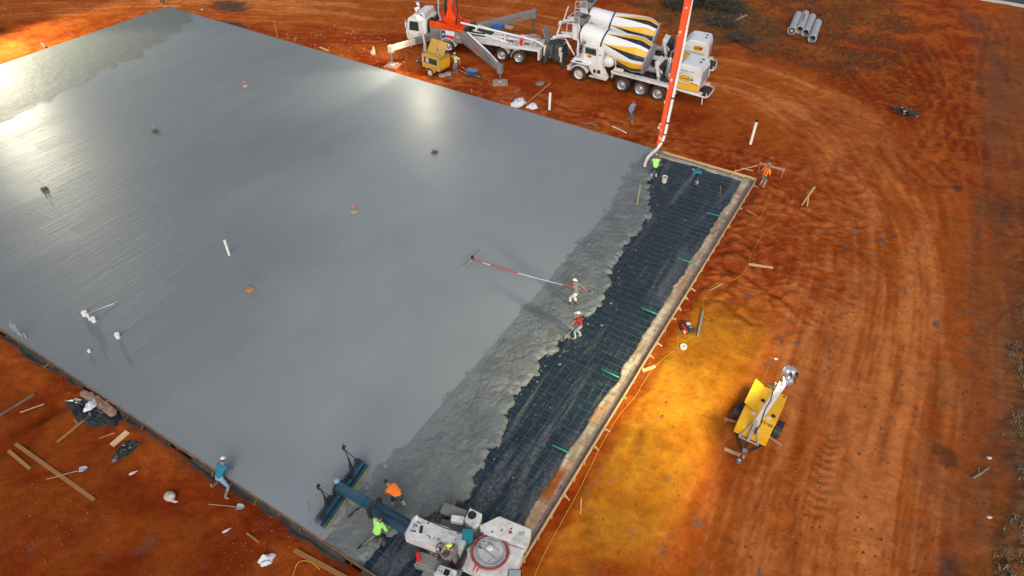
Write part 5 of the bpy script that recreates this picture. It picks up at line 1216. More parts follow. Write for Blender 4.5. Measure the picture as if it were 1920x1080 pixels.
for q in (.06, .3, .42, .58, .72, .94): p = H0.lerp(H1, q); mb.box(p + up * (.3 + .05 * rr.random()) + hn * rr.uniform(-.1, .1), (.2, .2, .14), (0, 0, rr.random()))
for q in (.1, .35, .62, .85):
    p = H0.lerp(H1, q) + up * .27; mb.tube([p, p + up * .22 + hn * .1, p + hd * .25 + up * .28, hc + up * .4], .022, 5)
mb.box(hc + up * .35, (.45, .5, .3), (0, 0, .2)); mb.build('head_fittings', M_DARK, hdm)
mb = MB(); mb.ball(hc - hn * .2 + up * .5 + hd * .12, .13, 12, 8); mb.build('oil_reservoir', simple('pale_blue', (.25, .42, .62), .4), hdm, 60)
for q, lean, h in ((.24, -.1, 1.5), (.80, -.05, 1.75)):
    p = H0.lerp(H1, q) + up * .25; tp = p + up * h - hn * .12 + hd * lean
    mb = MB(); mb.tube([p, p.lerp(tp, .5)], .04, 8); mb.tube([p.lerp(tp, .45), tp], .022, 6); mb.tube([p - hd * .2, p.lerp(tp, .45)], .03, 6); ma = mb.build('receiver_mast', M_DARK, hdm, 60)
    mb = MB(); mb.box(tp - up * .12, (.12, .12, .24)); mb.tube([tp, tp + up * .22], .012, 5); mb.build('laser_receiver', M_INK, ma, bevel=.01)
    mb = MB(); mb.box(tp - up * .12 - hn * .0, (.124, .05, .1)); mb.build('receiver_window', M_WHITE, ma)
    mb = MB(); mb.tube([tp - up * .25, tp - up * .7 + hn * .25 + hd * .1, p + up * .35 + hn * .2 + hd * .25, p + up * .05 + hd * .2], .02, 5); mb.build('receiver_cable', M_DARK, ma, 60)
# operator platform, seat, console
mb = MB(); mb.bx(-1.5, -.1, -1.25, -.45, .92, .98); mb.build('platform', M_GREYP, sc)
mb = MB(); mb.bx(-.62, -.15, -1.02, -.52, 1.0, 1.25); mb.bx(-.2, -.08, -1.02, -.52, 1.2, 1.75); mb.build('seat', M_DARK, sc, bevel=.04)
mb = MB(); mb.prism([(-.95, 0), (-.25, 0), (-.2, .42), (-.88, .42)], (0, -1.62, .95), (1, 0, 0), (0, 1, 0), (0, 0, .42)); cn = mb.build('console', M_SWHITE, sc, bevel=.03)
mb = MB(); mb.bx(-.62, -.42, -1.52, -1.3, 1.371, 1.385); mb.build('screen', M_INK, cn)
mb = MB(); mb.beam((-1.15, -.75, .95), (-1.05, -.75, 1.55), .06, .06); sw = mb.build('steering_column', M_DARK, sc)
mb = MB(); c = Vector((-1.02, -.75, 1.58)); mb.lathe([(.2, -.015), (.215, 0), (.2, .015), (.185, 0)], c, (.35, 0, 1), 20, True); mb.beam(c + Vector((0, -.19, 0)), c + Vector((0, .19, 0)), .03, .02); mb.beam(c, c + Vector((-.18, 0, .06)), .03, .02); mb.build('steering_wheel', M_INK, sw, 50)
mb = MB(); mb.bx(-1.0, -.72, -.42, -.15, 1.53, 1.62); mb.build('control_pad', M_WHITE, sc, bevel=.01)
mb = MB(); mb.box((-.35, .1, 1.3), (.45, .5, .5), (0, 0, .3)); mb.build('teal_box', simple('teal_plastic', (.02, .2, .24), .5), sc, bevel=.03)
mb = MB(); mb.tube([(-1.75, -1.2, 1.1), (-1.75, -1.2, 1.5)], .09, 10); mb.build('extinguisher', M_RED, sc, 50)
# engine hood with clipped corners at the rear
hp_ = [S(899, 985, 1.42), S(936, 967, 1.42), S(997, 992, 1.42), S(992, 1008, 1.42), S(985, 1022, 1.42), S(903, 996, 1.42)]
mb = MB(); n = len(hp_); V = [tuple(p) for p in hp_] + [(p.x, p.y, .85) for p in hp_]
mb.add(V, [tuple(range(n)), tuple(range(2 * n - 1, n - 1, -1))] + [(i, n + i, n + (i + 1) % n, (i + 1) % n) for i in range(n)]); hd2 = mb.build('engine_hood', M_SWHITE, sc, bevel=.03)
p = S(957, 998, 1.425); mb = MB(); mb.lathe([(.001, .03), (.06, .02), (.07, 0)], p, (0, 0, 1), 12); mb.build('filler_cap', M_REDTX, hd2, 40)
p = S(978, 1000, 1.425); mb = MB(); mb.box(p, (.22, .16, .01), (0, 0, .4)); mb.build('decal', M_LGREY, hd2)
dp = [S(868, 1036, 1.15), S(900, 1004, 1.15), S(983, 1030, 1.15), S(972, 1062, 1.15), S(960, 1090, 1.15), S(905, 1078, 1.15), S(863, 1058, 1.15)]
mb = MB(); n = len(dp); V = [tuple(p) for p in dp] + [(p.x, p.y, .78) for p in dp]
mb.add(V, [tuple(range(n)), tuple(range(2 * n - 1, n - 1, -1))] + [(i, n + i, n + (i + 1) % n, (i + 1) % n) for i in range(n)]); dk3 = mb.build('rear_deck', M_SWHITE, sc, bevel=.03)
for i, (px, py) in enumerate(((890, 1064), (896, 1067))):
    p = S(px, py, 1.156); mb = MB(); mb.box(p, (.05, .26, .006), (0, 0, -.1)); mb.build('red_stripe', M_RED, dk3)
mb = MB(); p = S(965, 1078, 1.18); mb.box(p, (.5, .4, .06), (0, 0, .3)); mb.build('tank_lid', M_LGREY, dk3, bevel=.03)
hc_ = S(918, 1036, 1.185)
M_HOSE = simple('red_hose', (.40, .07, .06), .6, var=.3, scale=6)
M_HOSEG = simple('grey_hose', (.36, .38, .42), .5, var=.3, scale=6)
def coil(c, r, turns, rad, seed, dz=.012, n=22):
    rr = random.Random(seed); P = []
    for k in range(int(turns * n) + 1):
        a = 2 * math.pi * k / n; q = r * (1 + .035 * math.sin(a * .37 + seed)) + rr.gauss(0, .003)
        q *= 1 + .028 * (k // n); P.append(c + Vector((q * math.cos(a), q * math.sin(a) * .98, .014 + dz * k / n + .008 * math.sin(a * 1.7 + seed))))
    return P
mb = MB(); mb.tube(coil(hc_, .64, 4, .022, 1), .026, 6); mb.build('red_hose_coil', M_HOSE, dk3, 180)
mb = MB(); mb.tube(coil(hc_ + Vector((.02, .03, .03)), .52, 3, .02, 2), .022, 6); mb.build('grey_hose_coil', M_HOSEG, dk3, 180)
mb = MB(); mb.tube([hc_ + Vector((-.5, .1, .12)), hc_ + Vector((.45, -.25, .12))], .02, 6); mb.tube([hc_ + Vector((-.2, .3, .1)), hc_ + Vector((.35, .15, .1))], .015, 6); mb.tube([hc_ + Vector((.1, -.4, .12)), hc_ + Vector((.25, -.15, .12))], .02, 6); mb.build('lance', M_STEEL, dk3, 60)
mb = MB(); mb.ball(hc_ + Vector((-.05, .12, .08)), (.16, .13, .07)); mb.build('rag', M_WHITED, dk3, 60)
# cooling unit on the far side
fp = [S(881, 952, 1.3), S(904, 963, 1.3), S(898, 984, 1.3), S(886, 990, 1.3), S(870, 974, 1.3)]
mb = MB(); n = 5; V = [tuple(p) for p in fp] + [(p.x, p.y, .9) for p in fp]
mb.add(V, [tuple(range(n)), tuple(range(2 * n - 1, n - 1, -1))] + [(i, n + i, n + (i + 1) % n, (i + 1) % n) for i in range(n)]); fb = mb.build('cooling_unit', M_SWHITE, sc, bevel=.025)
p = S(885, 966, 1.302); mb = MB(); mb.lathe([(.17, 0), (.17, .02), (.12, .025), (.001, .01)], p, (0, 0, 1), 18); mb.build('fan_grille', M_DARK, fb, 40)
mb = MB(); mb.box(S(858, 975, 1.15), (.5, .25, .25), (0, 0, .2)); mb.build('side_box', M_SWHITE, sc, bevel=.02)
mb = MB(); rr = random.Random(6)
for k in range(10):
    a = Vector((rr.uniform(-.6, .3), rr.uniform(-.6, .7), 1.0)); b = a + Vector((rr.uniform(-.4, .4), rr.uniform(-.5, .5), .0)); mb.tube([a, (a + b) / 2 + Vector((0, 0, .25)), b], .022, 5)
mb.build('hydraulic_hose', M_DARK, sc, 60)
# clutter of levers, hoses and caked mortar on the screed
rr = random.Random(21)
for k in range(7):
    x = -.9 + .1 * k; MB().tube([(x, -1.5 + .06 * (k % 2), 1.36), (x + .02, -1.46, 1.52)], .012, 5).build('lever', M_INK, sc, 60)
for k in range(12):
    a = Vector((rr.uniform(-2.2, 1.2), rr.choice((-.75, .78)) + rr.uniform(-.1, .1), rr.uniform(.75, 1.0))); b = a + Vector((rr.uniform(.3, .9), rr.uniform(-.2, .2), rr.uniform(-.1, .2)))
    MB().tube([a, a.lerp(b, .35) + Vector((0, rr.uniform(-.1, .1), .14)), a.lerp(b, .7) + Vector((0, 0, .1)), b], .02, 6).build('hydraulic_line', M_DARK if k % 3 else M_HOSE, sc, 60)
for q in (-.2, .0, .2):
    P = [Vector((-.3, q * .6, 1.2)), Vector((-.05, q + .1, 1.42)), Vector((.25, q * 1.4 + .2, 1.3)), Vector((.45, q + .2, 1.18))]; MB().tube(catmull(P, 5), .02, 6).build('hydraulic_line', M_DARK, sc, 60)
for k in range(16):
    p = Vector((rr.uniform(-2.4, -.5), rr.uniform(-.6, .05), 1.532)); MB().ball(p, (rr.uniform(.03, .1), rr.uniform(.02, .07), .012), 7, 4).build('mortar_spatter', M_CAKE, sc, 60)
for k in range(4):
    p = S(905 + 18 * k, 1000 - 3 * k, 1.43); MB().box(p, (.05, .05, .03)).build('latch', M_DARK, sc)
MB().bx(-2.575, -2.552, -.66, .10, 1.0, 1.48).build('front_plate', M_LGREY, sc)
for y in (-.55, .0): MB().lathe([(.05, 0), (.06, .03), (.001, .035)], (-2.576, y, 1.38), (-1, 0, 0), 10).build('work_lamp', M_WHITED, sc, 40)
# ------------------------------------------------------------------ people
M_SKIN = simple('skin', (.33, .17, .10), .55, var=.15, scale=8)
CLOTH = {}
def fabric(name, col, dirt=(.25, .2, .16), amt=.3):
    if name not in CLOTH: CLOTH[name] = simple('fabric_' + name, col, .85, var=.25, scale=7, dirt=dirt, dirt_amt=amt, bmp=.006, spec=.2)
    return CLOTH[name]
def ik(a, c, l1, l2, hint):
    a, c, hint = Vector(a), Vector(c), Vector(hint); d = c - a; L = d.length
    if L > (l1 + l2) * .995: c = a + d.normalized() * (l1 + l2) * .995; d = c - a; L = d.length
    dn = d.normalized(); x = (l1 * l1 - l2 * l2 + L * L) / (2 * L); h = math.sqrt(max(l1 * l1 - x * x, 0))
    p = hint - dn * hint.dot(dn); p = p.normalized() if p.length > 1e-4 else Vector((0, 1, 0))
    return a + dn * x + p * h, c
def person(label, loc, face, hip, lean, hands, feet, shirt, pants, boots, head=(0, 0), side=0.0, sleeves='short', hat=None, hair=(.02, .015, .012), twist=0.0, scale=1.08, vest=None, boot_h=.30, knees=((0, 1, .2), (0, 1, .2)), elbows=None, extra=None):
    """face: heading of local +y in degrees; lean: forward pitch of the trunk; hands/feet: local targets (right, left)"""
    t = thing('person', label, 'person', loc, R(face - 90)); t.scale = (scale,) * 3
    P0 = Vector(hip); lr = R(lean)
    fw = Vector((math.sin(R(side)), math.sin(lr), math.cos(lr))).normalized()          # trunk direction
    rt = Vector((math.cos(R(twist)), math.sin(R(twist)), 0)); rt = (rt - fw * rt.dot(fw)).normalized(); ft = fw.cross(rt) * -1
    sp = P0 + fw * .20; chest = P0 + fw * .38; neck = P0 + fw * .53; hb = neck + (fw * .75 + ft * -.0).normalized() * .07
    hr = R(lean * .45 + head[0]); hdv = Vector((math.sin(R(head[1])) * .3, math.sin(hr), math.cos(hr))).normalized(); hc = neck + hdv * .19
    J = []; E_ = []; Rd = []; reg = []
    def j(p, r): J.append(Vector(p)); Rd.append(r); return len(J) - 1
    def e(a, b, k): E_.append((a, b)); reg.append(k)
    ip, isp, ic, inn, ihb = j(P0, (.155, .115)), j(sp, (.145, .11)), j(chest, (.175, .125)), j(neck, (.07, .07)), j(hc - hdv * .06, (.058, .062))
    e(ip, isp, 'shirt'); e(isp, ic, 'shirt'); e(ic, inn, 'shirt'); e(inn, ihb, 'skin')
    wr = []
    for k, s in ((0, 1), (1, -1)):
        sh = chest + fw * .10 + rt * (s * .185); tg = hands[k]
        hint = (elbows[k] if elbows else Vector((s * .6, -.8, -.3)))
        el, hw = ik(sh, tg, .29, .26, hint); fdir = (hw - el).normalized()
        ish, iel, iw, ih = j(sh, (.075, .075)), j(el, (.05, .05)), j(hw, (.034, .034)), j(hw + fdir * .08, (.04, .022))
        e(ic, ish, 'shirt'); e(ish, iel, 'shirt'); e(iel, iw, 'shirt' if sleeves == 'long' else 'skin'); e(iw, ih, 'skin'); wr.append((hw, fdir, s))
    for k, s in ((0, 1), (1, -1)):
        hp = P0 + rt * (s * .09) - Vector((0, 0, .03)); tg = Vector(feet[k][:3]); yaw = R(feet[k][3]) if len(feet[k]) > 3 else 0
        kn, an = ik(hp, tg, .44, .43, knees[k]); sh = (an - kn).normalized()
        ihp, ik_, ia = j(hp, (.105, .11)), j(kn, (.072, .075)), j(an, (.055, .058))
        mid = kn.lerp(an, .45); im = j(mid, (.066, .068))
        fd = Vector((math.sin(yaw), math.cos(yaw), 0)); fd = (fd - sh * fd.dot(sh) * (0 if abs(sh.z) > .6 else 1)).normalized() if True else fd
        heel = an + Vector((0, 0, -.055)) - fd * .04 if abs(sh.z) > .6 else an + sh * .05
        it = j(an + (fd * .17 + (Vector((0, 0, -.055)) if abs(sh.z) > .6 else sh * .05)), (.042, .032))
        e(ip, ihp, 'pants'); e(ihp, ik_, 'pants'); e(ik_, im, 'pants'); e(im, ia, 'boot'); e(ia, it, 'boot')
    me = bpy.data.meshes.new('body'); me.from_pydata([tuple(p) for p in J], E_, [])
    o = bpy.data.objects.new('tmp', me); COL.objects.link(o)
    sk = o.modifiers.new('skin', 'SKIN'); sk.use_smooth_shade = True
    for v, r in zip(me.skin_vertices[0].data, Rd): v.radius = r
    me.skin_vertices[0].data[0].use_root = True
    ss = o.modifiers.new('sub', 'SUBSURF'); ss.levels = 2; ss.render_levels = 2
    dg = bpy.context.evaluated_depsgraph_get(); m2 = bpy.data.meshes.new_from_object(o.evaluated_get(dg)); bpy.data.objects.remove(o)
    bm = bmesh.new(); bm.from_mesh(m2)
    names = ['shirt', 'pants', 'skin', 'boot']
    for f in bm.faces:
        c = f.calc_center_median(); best = (9, 'shirt')
        for (a, b), k in zip(E_, reg):
            A, B = J[a], J[b]; d = B - A; q = max(0, min(1, (c - A).dot(d) / max(d.length_squared, 1e-6))); dd = (A + d * q - c).length - .5 * (Rd[a][0] * (1 - q) + Rd[b][0] * q)
            if dd < best[0]: best = (dd, k)
        k = best[1]
        if k == 'shirt' and (c - P0).dot(fw) < -.02: k = 'pants'
        f.material_index = names.index(k); f.smooth = True
    mb = MB()
    # head with face, hands with fingers
    q = hdv; fr = (ft * -1) if False else (rt.cross(hdv) * -1); fr = hdv.cross(rt) * 1
    if fr.dot(Vector((0, 1, 0))) < 0 and lean < 60: fr = -fr
    rt2 = rt
    def hp_(x, y, z): return hc + rt2 * x + fr * y + hdv * z
    V = []; F = []; n, m = 14, 9
    for i in range(m + 1):
        ph = math.pi * i / m
        for k in range(n):
            th = 2 * math.pi * k / n; y = .092 * math.sin(ph) * math.sin(th); z = .118 * math.cos(ph); x = .073 * math.sin(ph) * math.cos(th)
            if z < -.03 and y > 0: x *= .86; y *= .93
            V.append(hp_(x, y, z))
    for i in range(m):
        for k in range(n): F.append((i * n + k, (i + 1) * n + k, (i + 1) * n + (k + 1) % n, i * n + (k + 1) % n))
    mb.m = 2; mb.add(V, F)
    mb.add([hp_(-.016, .086, -.03), hp_(.016, .086, -.03), hp_(0, .112, -.03), hp_(0, .088, .015)], [(0, 1, 2), (0, 2, 3), (1, 3, 2), (0, 3, 1)])
    for s in (1, -1): mb.ball(hp_(s * .074, -.005, -.01), (.014, .022, .03), 6, 4)
    mb.beam(hp_(-.025, .086, -.062), hp_(.025, .086, -.062), .008, .012)
    mb.m = 4
    for s in (1, -1): mb.ball(hp_(s * .03, .082, .008), .011, 6, 4)
    mb.m = 2
    for hw, fd, s in wr:
        sd = fd.cross(Vector((0, 0, 1))); sd = sd.normalized() if sd.length > .01 else rt; pn_ = sd.cross(fd).normalized()
        for i, (o_, l) in enumerate(((-.028, .075), (-.009, .085), (.010, .08), (.027, .062))):
            b0 = hw + fd * .10 + sd * o_; mb.tube([b0 - fd * .03, b0 + fd * l * .4 - pn_ * .008, b0 + fd * l * .75 - pn_ * .03, b0 + fd * l * .8 - pn_ * .055], [.0095, .009, .008, .006], 6)
        b0 = hw + fd * .045 + sd * (.03 * s * -1); mb.tube([b0, b0 + fd * .03 - sd * (.025 * s) - pn_ * .01, b0 + fd * .06 - sd * (.028 * s) - pn_ * .03], [.012, .010, .008], 6)
    t2 = bpy.data.meshes.new('x'); t2.from_pydata(mb.v, [], mb.f); t2.polygons.foreach_set('material_index', mb.mi); t2.polygons.foreach_set('use_smooth', [True] * len(mb.f))
    bm.from_mesh(t2); bpy.data.meshes.remove(t2)
    m2.materials.clear(); bm.to_mesh(m2); bm.free(); m2.name = 'body'
    link('body', m2, [shirt, pants, M_SKIN, boots, M_INK], t)
    # hair and hat
    mb = MB(); V = []; F = []; n, m = 14, 5
    for i in range(m + 1):
        ph = R(100) * i / m
        for k in range(n):
            th = 2 * math.pi * k / n; zz = .125 * math.cos(ph); yy = -.006 + .1 * math.sin(ph) * math.sin(th); xx = .08 * math.sin(ph) * math.cos(th)
            if i >= m - 1 and yy > 0: zz = max(zz, .045)
            V.append(hp_(xx, yy, zz + .003))
    for i in range(m):
        for k in range(n): F.append((i * n + k, (i + 1) * n + k, (i + 1) * n + (k + 1) % n, i * n + (k + 1) % n))
    mb.add(V, F); mb.build('hair', simple('hair_%d' % int(hair[0] * 100), hair, .8, var=.3, scale=20), t, 180)
    if hat:
        mb = MB(); V = []; F = []; m = 5
        for i in range(m + 1):
            ph = R(88) * i / m
            for k in range(n):
                th = 2 * math.pi * k / n; V.append(hp_(.088 * math.sin(ph) * math.cos(th), -.004 + .108 * math.sin(ph) * math.sin(th), .05 + .098 * math.cos(ph)))
        for i in range(m):
            for k in range(n): F.append((i * n + k, (i + 1) * n + k, (i + 1) * n + (k + 1) % n, i * n + (k + 1) % n))
        mb.add(V, F)
        bk = -1 if len(hat) > 2 and hat[2] == 'back' else 1
        wd = .1 if hat[1] == 'cap' else .155
        if hat[1] == 'cap': mb.prism([(-.07, .08), (.07, .08), (.055, .16), (0, .178), (-.055, .16)], hp_(0, 0, .047), rt2, fr * bk, hdv * .008)
        else: mb.prism([(.15 * math.cos(R(20 * k)), .17 * math.sin(R(20 * k))) for k in range(18)], hp_(0, 0, .05), rt2, fr, hdv * .01)
        mb.build('hat', hat[0], t, 50)
    if vest:
        mb = MB(); prof = [(-.02, .165, .128), (.12, .165, .13), (.28, .18, .14), (.42, .185, .138), (.50, .14, .11)]; n = 16; V = []; F = []
        for (h, a, b) in prof:
            for k in range(n):
                th = 2 * math.pi * k / n; V.append(P0 + fw * h + rt * (a * math.cos(th)) + ft * (b * math.sin(th)))
        for i in range(len(prof) - 1):
            for k in range(n): F.append((i * n + k, i * n + (k + 1) % n, (i + 1) * n + (k + 1) % n, (i + 1) * n + k))
        mb.add(V, F); mb.build('vest', vest, t, 180)
    if extra: extra(t, P0, fw, rt, ft)
    return t
LIME = fabric('lime', (.38, .80, .18), amt=.12); TEALF = fabric('teal', (.012, .19, .27), amt=.15); ORF = fabric('orange', (.95, .22, .02), amt=.1); GREYF = fabric('grey', (.17, .175, .19), amt=.15)
REDF = fabric('red', (.34, .02, .03), amt=.15); SKYF = fabric('sky', (.20, .33, .50), amt=.15); JEAN = fabric('jeans', (.06, .12, .22)); PALEJ = fabric('pale_jeans', (.24, .34, .44)); DARKP = fabric('dark', (.022, .03, .04)); KHAKI = fabric('khaki', (.36, .29, .20)); WHITEP = fabric('white_trousers', (.62, .60, .55)); DKGRN = fabric('dark_green', (.01, .07, .08)); PINKP = fabric('dusty_red', (.30, .13, .13))
BOOTW = simple('pale_rubber', (.42, .40, .36), .6, var=.3, dirt=(.2, .19, .17), dirt_amt=.6); BOOTD = simple('mud_boot', (.07, .06, .05), .7, var=.3, dirt=(.2, .19, .17), dirt_amt=.6); BOOTT = simple('tan_boot', (.30, .20, .12), .8, var=.3)
HW = fabric('cap_white', (.75, .72, .74), amt=.1); HO = fabric('cap_orange', (.85, .25, .04), amt=.1); HR = fabric('cap_red', (.55, .02, .05), amt=.1); HB = fabric('cap_blue', (.18, .26, .38), amt=.1); HL = fabric('cap_lime', (.55, .80, .10), amt=.05)
MZ = -.13
p = site(1225, 334, MZ)
person('worker in lime shirt and orange cap guiding the hose end on the membrane', p, 118, (0, -.08, .84), 34, [(.18, .52, .72), (-.16, .56, .76)], [(.16, .0, .085), (-.16, -.05, .085)], LIME, DKGRN, BOOTW, hat=(HO, 'cap'), sleeves='short', knees=((.1, 1, .2), (-.1, 1, .2)))
p = site(1307, 344, MZ)
person('worker in teal shirt bent double over the membrane beside the bucket', p, 190, (0, -.18, .80), 82, [(.14, .42, .30), (-.14, .44, .26)], [(.13, .02, .085), (-.15, -.06, .085)], TEALF, DARKP, BOOTW, head=(20, 0), sleeves='long')
def suspenders(t, P0, fw, rt, ft):
    mb = MB()
    for s in (1, -1):
        mb.tube([P0 + ft * s2 * .13 + fw * h + rt * (s * (.09 if h < .5 else .07)) for s2, h in ((1, .0), (1.08, .2), (1.12, .38), (.75, .5), (0, .535), (-.75, .5), (-1.12, .38), (-1.08, .2), (-1, 0))], .018, 5)
    mb.build('suspenders', fabric('strap', (.10, .06, .05)), t, 180)
    mb = MB(); mb.lathe([(.165, -.03), (.175, 0), (.165, .04)], P0, fw, 14); mb.ball(P0 + rt * .17 - fw * .08, (.05, .06, .1)); mb.ball(P0 - rt * .17 - fw * .08, (.05, .06, .1)); mb.build('tool_belt', fabric('belt', (.10, .07, .05)), t, 60)
p = on_ground(1426, 352)
person('worker in orange shirt with tool belt standing outside the form corner', p, 68, (0, 0, .88), 16, [(.26, .22, .95), (-.24, .25, .90)], [(.13, .0, .085), (-.14, .06, .085)], ORF, KHAKI, BOOTT, hat=(HB, 'cap'), extra=suspenders)
HZ = lambda x, y: float(heap(np.array([[x]]), np.array([[y]]))[0][0, 0])
p = site(1077, 574, 0); p.z = .02
POLE_A, POLE_B = site(884, 486, .12), Vector((-10.02, 25.2, 1.02))
g1 = POLE_A.lerp(POLE_B, .90); g2 = POLE_A.lerp(POLE_B, .975)
def to_local(p, base, face, sc=1.08):
    d = Vector(p) - Vector(base); a = R(face - 90); return Vector((d.x * math.cos(a) + d.y * math.sin(a), -d.x * math.sin(a) + d.y * math.cos(a), d.z)) / sc
person('worker in grey shirt and white trousers pushing the long bull float pole', p, 178, (0, -.02, .90), 14, [to_local(g2, p, 178) + Vector((0, -.1, 0)), to_local(g1, p, 178) + Vector((0, -.1, 0))], [(.12, -.12, .085), (-.12, .18, .085)], GREYF, WHITEP, BOOTD, hat=(HW, 'cap', 'back'), sleeves='long')
p = site(1085, 634, MZ)
person('worker in dark red shirt and jeans drawing back the wet concrete', p, 200, (0, -.02, .89), 16, [(.16, .34, .98), (-.10, .36, .72)], [(.12, -.1, .085), (-.12, .14, .085)], REDF, PALEJ, BOOTW, hat=(HW, 'cap'), sleeves='long')
p = site(745, 945, .0)
person('worker in orange shirt bent forward beside the blue screed boom', p, 172, (0, -.25, .84), 80, [(.15, .42, .42), (-.16, .46, .36)], [(.12, -.30, .085), (-.14, .06, .085)], ORF, DKGRN, BOOTW, head=(15, 0), sleeves='short')
p = site(712, 1022, -.02)
person('worker in lime shirt with back turned raking concrete near the screed', p, 88, (0, -.02, .87), 26, [(.24, .40, .95), (-.26, .30, .72)], [(.16, .02, .085), (-.17, -.06, .085)], LIME, DARKP, BOOTD, sleeves='long', head=(10, 0))
p = on_ground(414, 905); fz = gz(p.x, p.y)
person('worker in teal shirt and jeans kneeling against the near form', p, 102, (.02, .0, .36), 46, [(.16, .58, .18), (-.10, .60, .20)], [(.62, -.52, .10, 60), (-.16, -.30, .07)], TEALF, PALEJ, BOOTT, hat=(HW, 'cap'), knees=((.5, .3, -.3), (0, 1, -.5)), head=(10, 0))
p = on_ground(856, 137)
person('worker in pale vest and lime shirt by the generator, one hand raised', p, -105, (0, 0, .90), 8, [(.02, .20, 1.50), (-.58, .10, 1.10)], [(.12, .05, .085), (-.12, -.05, .085)], LIME, GREYF, BOOTT, hat=(fabric('cap_grey', (.4, .4, .38)), 'cap'), vest=fabric('pale_vest', (.62, .68, .42), amt=.2), elbows=(Vector((.8, .2, -.4)), Vector((-.6, -.6, -.2))))
p = on_ground(1181, 229)
person('worker in pale blue shirt and red cap walking below the mixer trucks', p, -28, (0, 0, .90), 10, [(.24, .24, .92), (-.24, -.10, .80)], [(.10, .34, .10), (-.10, -.32, .13)], SKYF, JEAN, BOOTT, hat=(HR, 'cap'), sleeves='long')
p = SM @ Vector((-.42, -.77, .0)) + Vector((0, 0, .42))
person('operator in grey shirt and lime cap seated on the screed machine', p, 191, (0, 0, .82), 12, [(.15, .50, 1.10), (-.15, .50, 1.08)], [(.14, .52, .58), (-.14, .52, .58)], GREYF, PINKP, BOOTD, hat=(HL, 'cap'), sleeves='long', head=(22, 0))
p = on_ground(308, 9)
person('person in dark trousers at the far slab corner, mostly out of view', p, -60, (0, 0, .90), 12, [(.24, .24, .85), (-.24, .2, .8)], [(.14, .05, .085), (-.13, -.05, .085)], SKYF, DARKP, BOOTT)
# ------------------------------------------------------------------ tools
M_HANDLE = wood('tool_handle', (.48, .34, .18), (.34, .22, .11), (.3, .28, .25), .4)
M_PVC = simple('white_pvc', (.80, .80, .78), .4, var=.08, scale=3, dirt=(.5, .42, .34), dirt_amt=.3)
M_CONC = simple('grey_concrete', (.22, .225, .22), .75, var=.3, scale=5, bmp=.01)
M_REDPOLE = simple('red_pole', (.62, .04, .05), .45, var=.2, scale=3)
M_WHPOLE = simple('bare_aluminium_pole', (.70, .70, .70), .35, .3, var=.15, scale=3)
t = thing('bull_float', 'bull float with long red and white pole lying on the smooth slab', 'bull float', POLE_A)
c0, c1 = site(869, 501, .03), site(902, 468, .03)
MB().beam(c0 - POLE_A, c1 - POLE_A, .15, .03).build('float_blade', M_LGREY, t, bevel=.006)
MB().beam(c0.lerp(c1, .04) - POLE_A + Vector((0, 0, .03)), c0.lerp(c1, .96) - POLE_A + Vector((0, 0, .03)), .05, .035).build('blade_rib', M_STEEL, t)
mb = MB(); m_ = c0.lerp(c1, .5); mb.box(m_ - POLE_A + Vector((0, 0, .07)), (.16, .16, .1), (0, 0, .7)); mb.tube([m_ - POLE_A + Vector((0, 0, .06)), Vector((.1, .02, .04))], .03, 6); mb.build('bracket', M_DARK, t)
L_ = POLE_B - POLE_A
for a, b, m in ((0, .10, M_REDPOLE), (.10, .17, M_WHPOLE), (.17, .42, M_REDPOLE), (.42, .80, M_WHPOLE), (.80, .87, M_REDPOLE), (.87, .93, M_WHPOLE), (.93, 1.0, M_REDPOLE)):
    sag = lambda q: Vector((0, 0, -.10 * math.sin(math.pi * q)))
    MB().tube([L_ * a + sag(a), L_ * ((a + b) / 2) + sag((a + b) / 2), L_ * b + sag(b)], .028, 8).build('pole_section', m, t, 60)
MB().tube([L_ * 1.0, L_ * 1.02], .02, 6).build('end_cap', M_DARK, t)
def rake(label, a, b, blade_dir, name='concrete_rake', w=.5, h=.12, mat=None):
    """placing tool: handle a -> b, blade at b"""
    a, b = Vector(a), Vector(b); t = thing(name, label, 'rake', b); d = (b - a).normalized()
    MB().tube([a - b, -d * .05], .017, 7).build('handle', mat or M_HANDLE, t, 60)
    bd = Vector(blade_dir).normalized(); MB().beam(-bd * w / 2, bd * w / 2, .025, h).build('blade', M_DARK, t)
    MB().tube([-d * .12 + Vector((0, 0, .02)), Vector((0, 0, .0))], .028, 6).build('ferrule', M_STEEL, t)
    return t
rake('placing rake held by the worker in the dark red shirt', site(1088, 600, .95), site(1057, 637, .02), (.5, -.9, 0))
rake('placing rake reaching out below the blue screed boom', site(700, 945, .72), site(663, 962, .04), (.25, 1, 0))
rake('placing rake in the hands of the lime shirted worker by the screed', site(742, 972, 1.05), site(680, 1022, .02), (.3, 1, 0))
t = rake('squeegee shaped placing rake lying on the membrane beyond the bent worker', site(1350, 368, -.06), site(1351, 348, -.03), (1, .05, 0), w=.85)
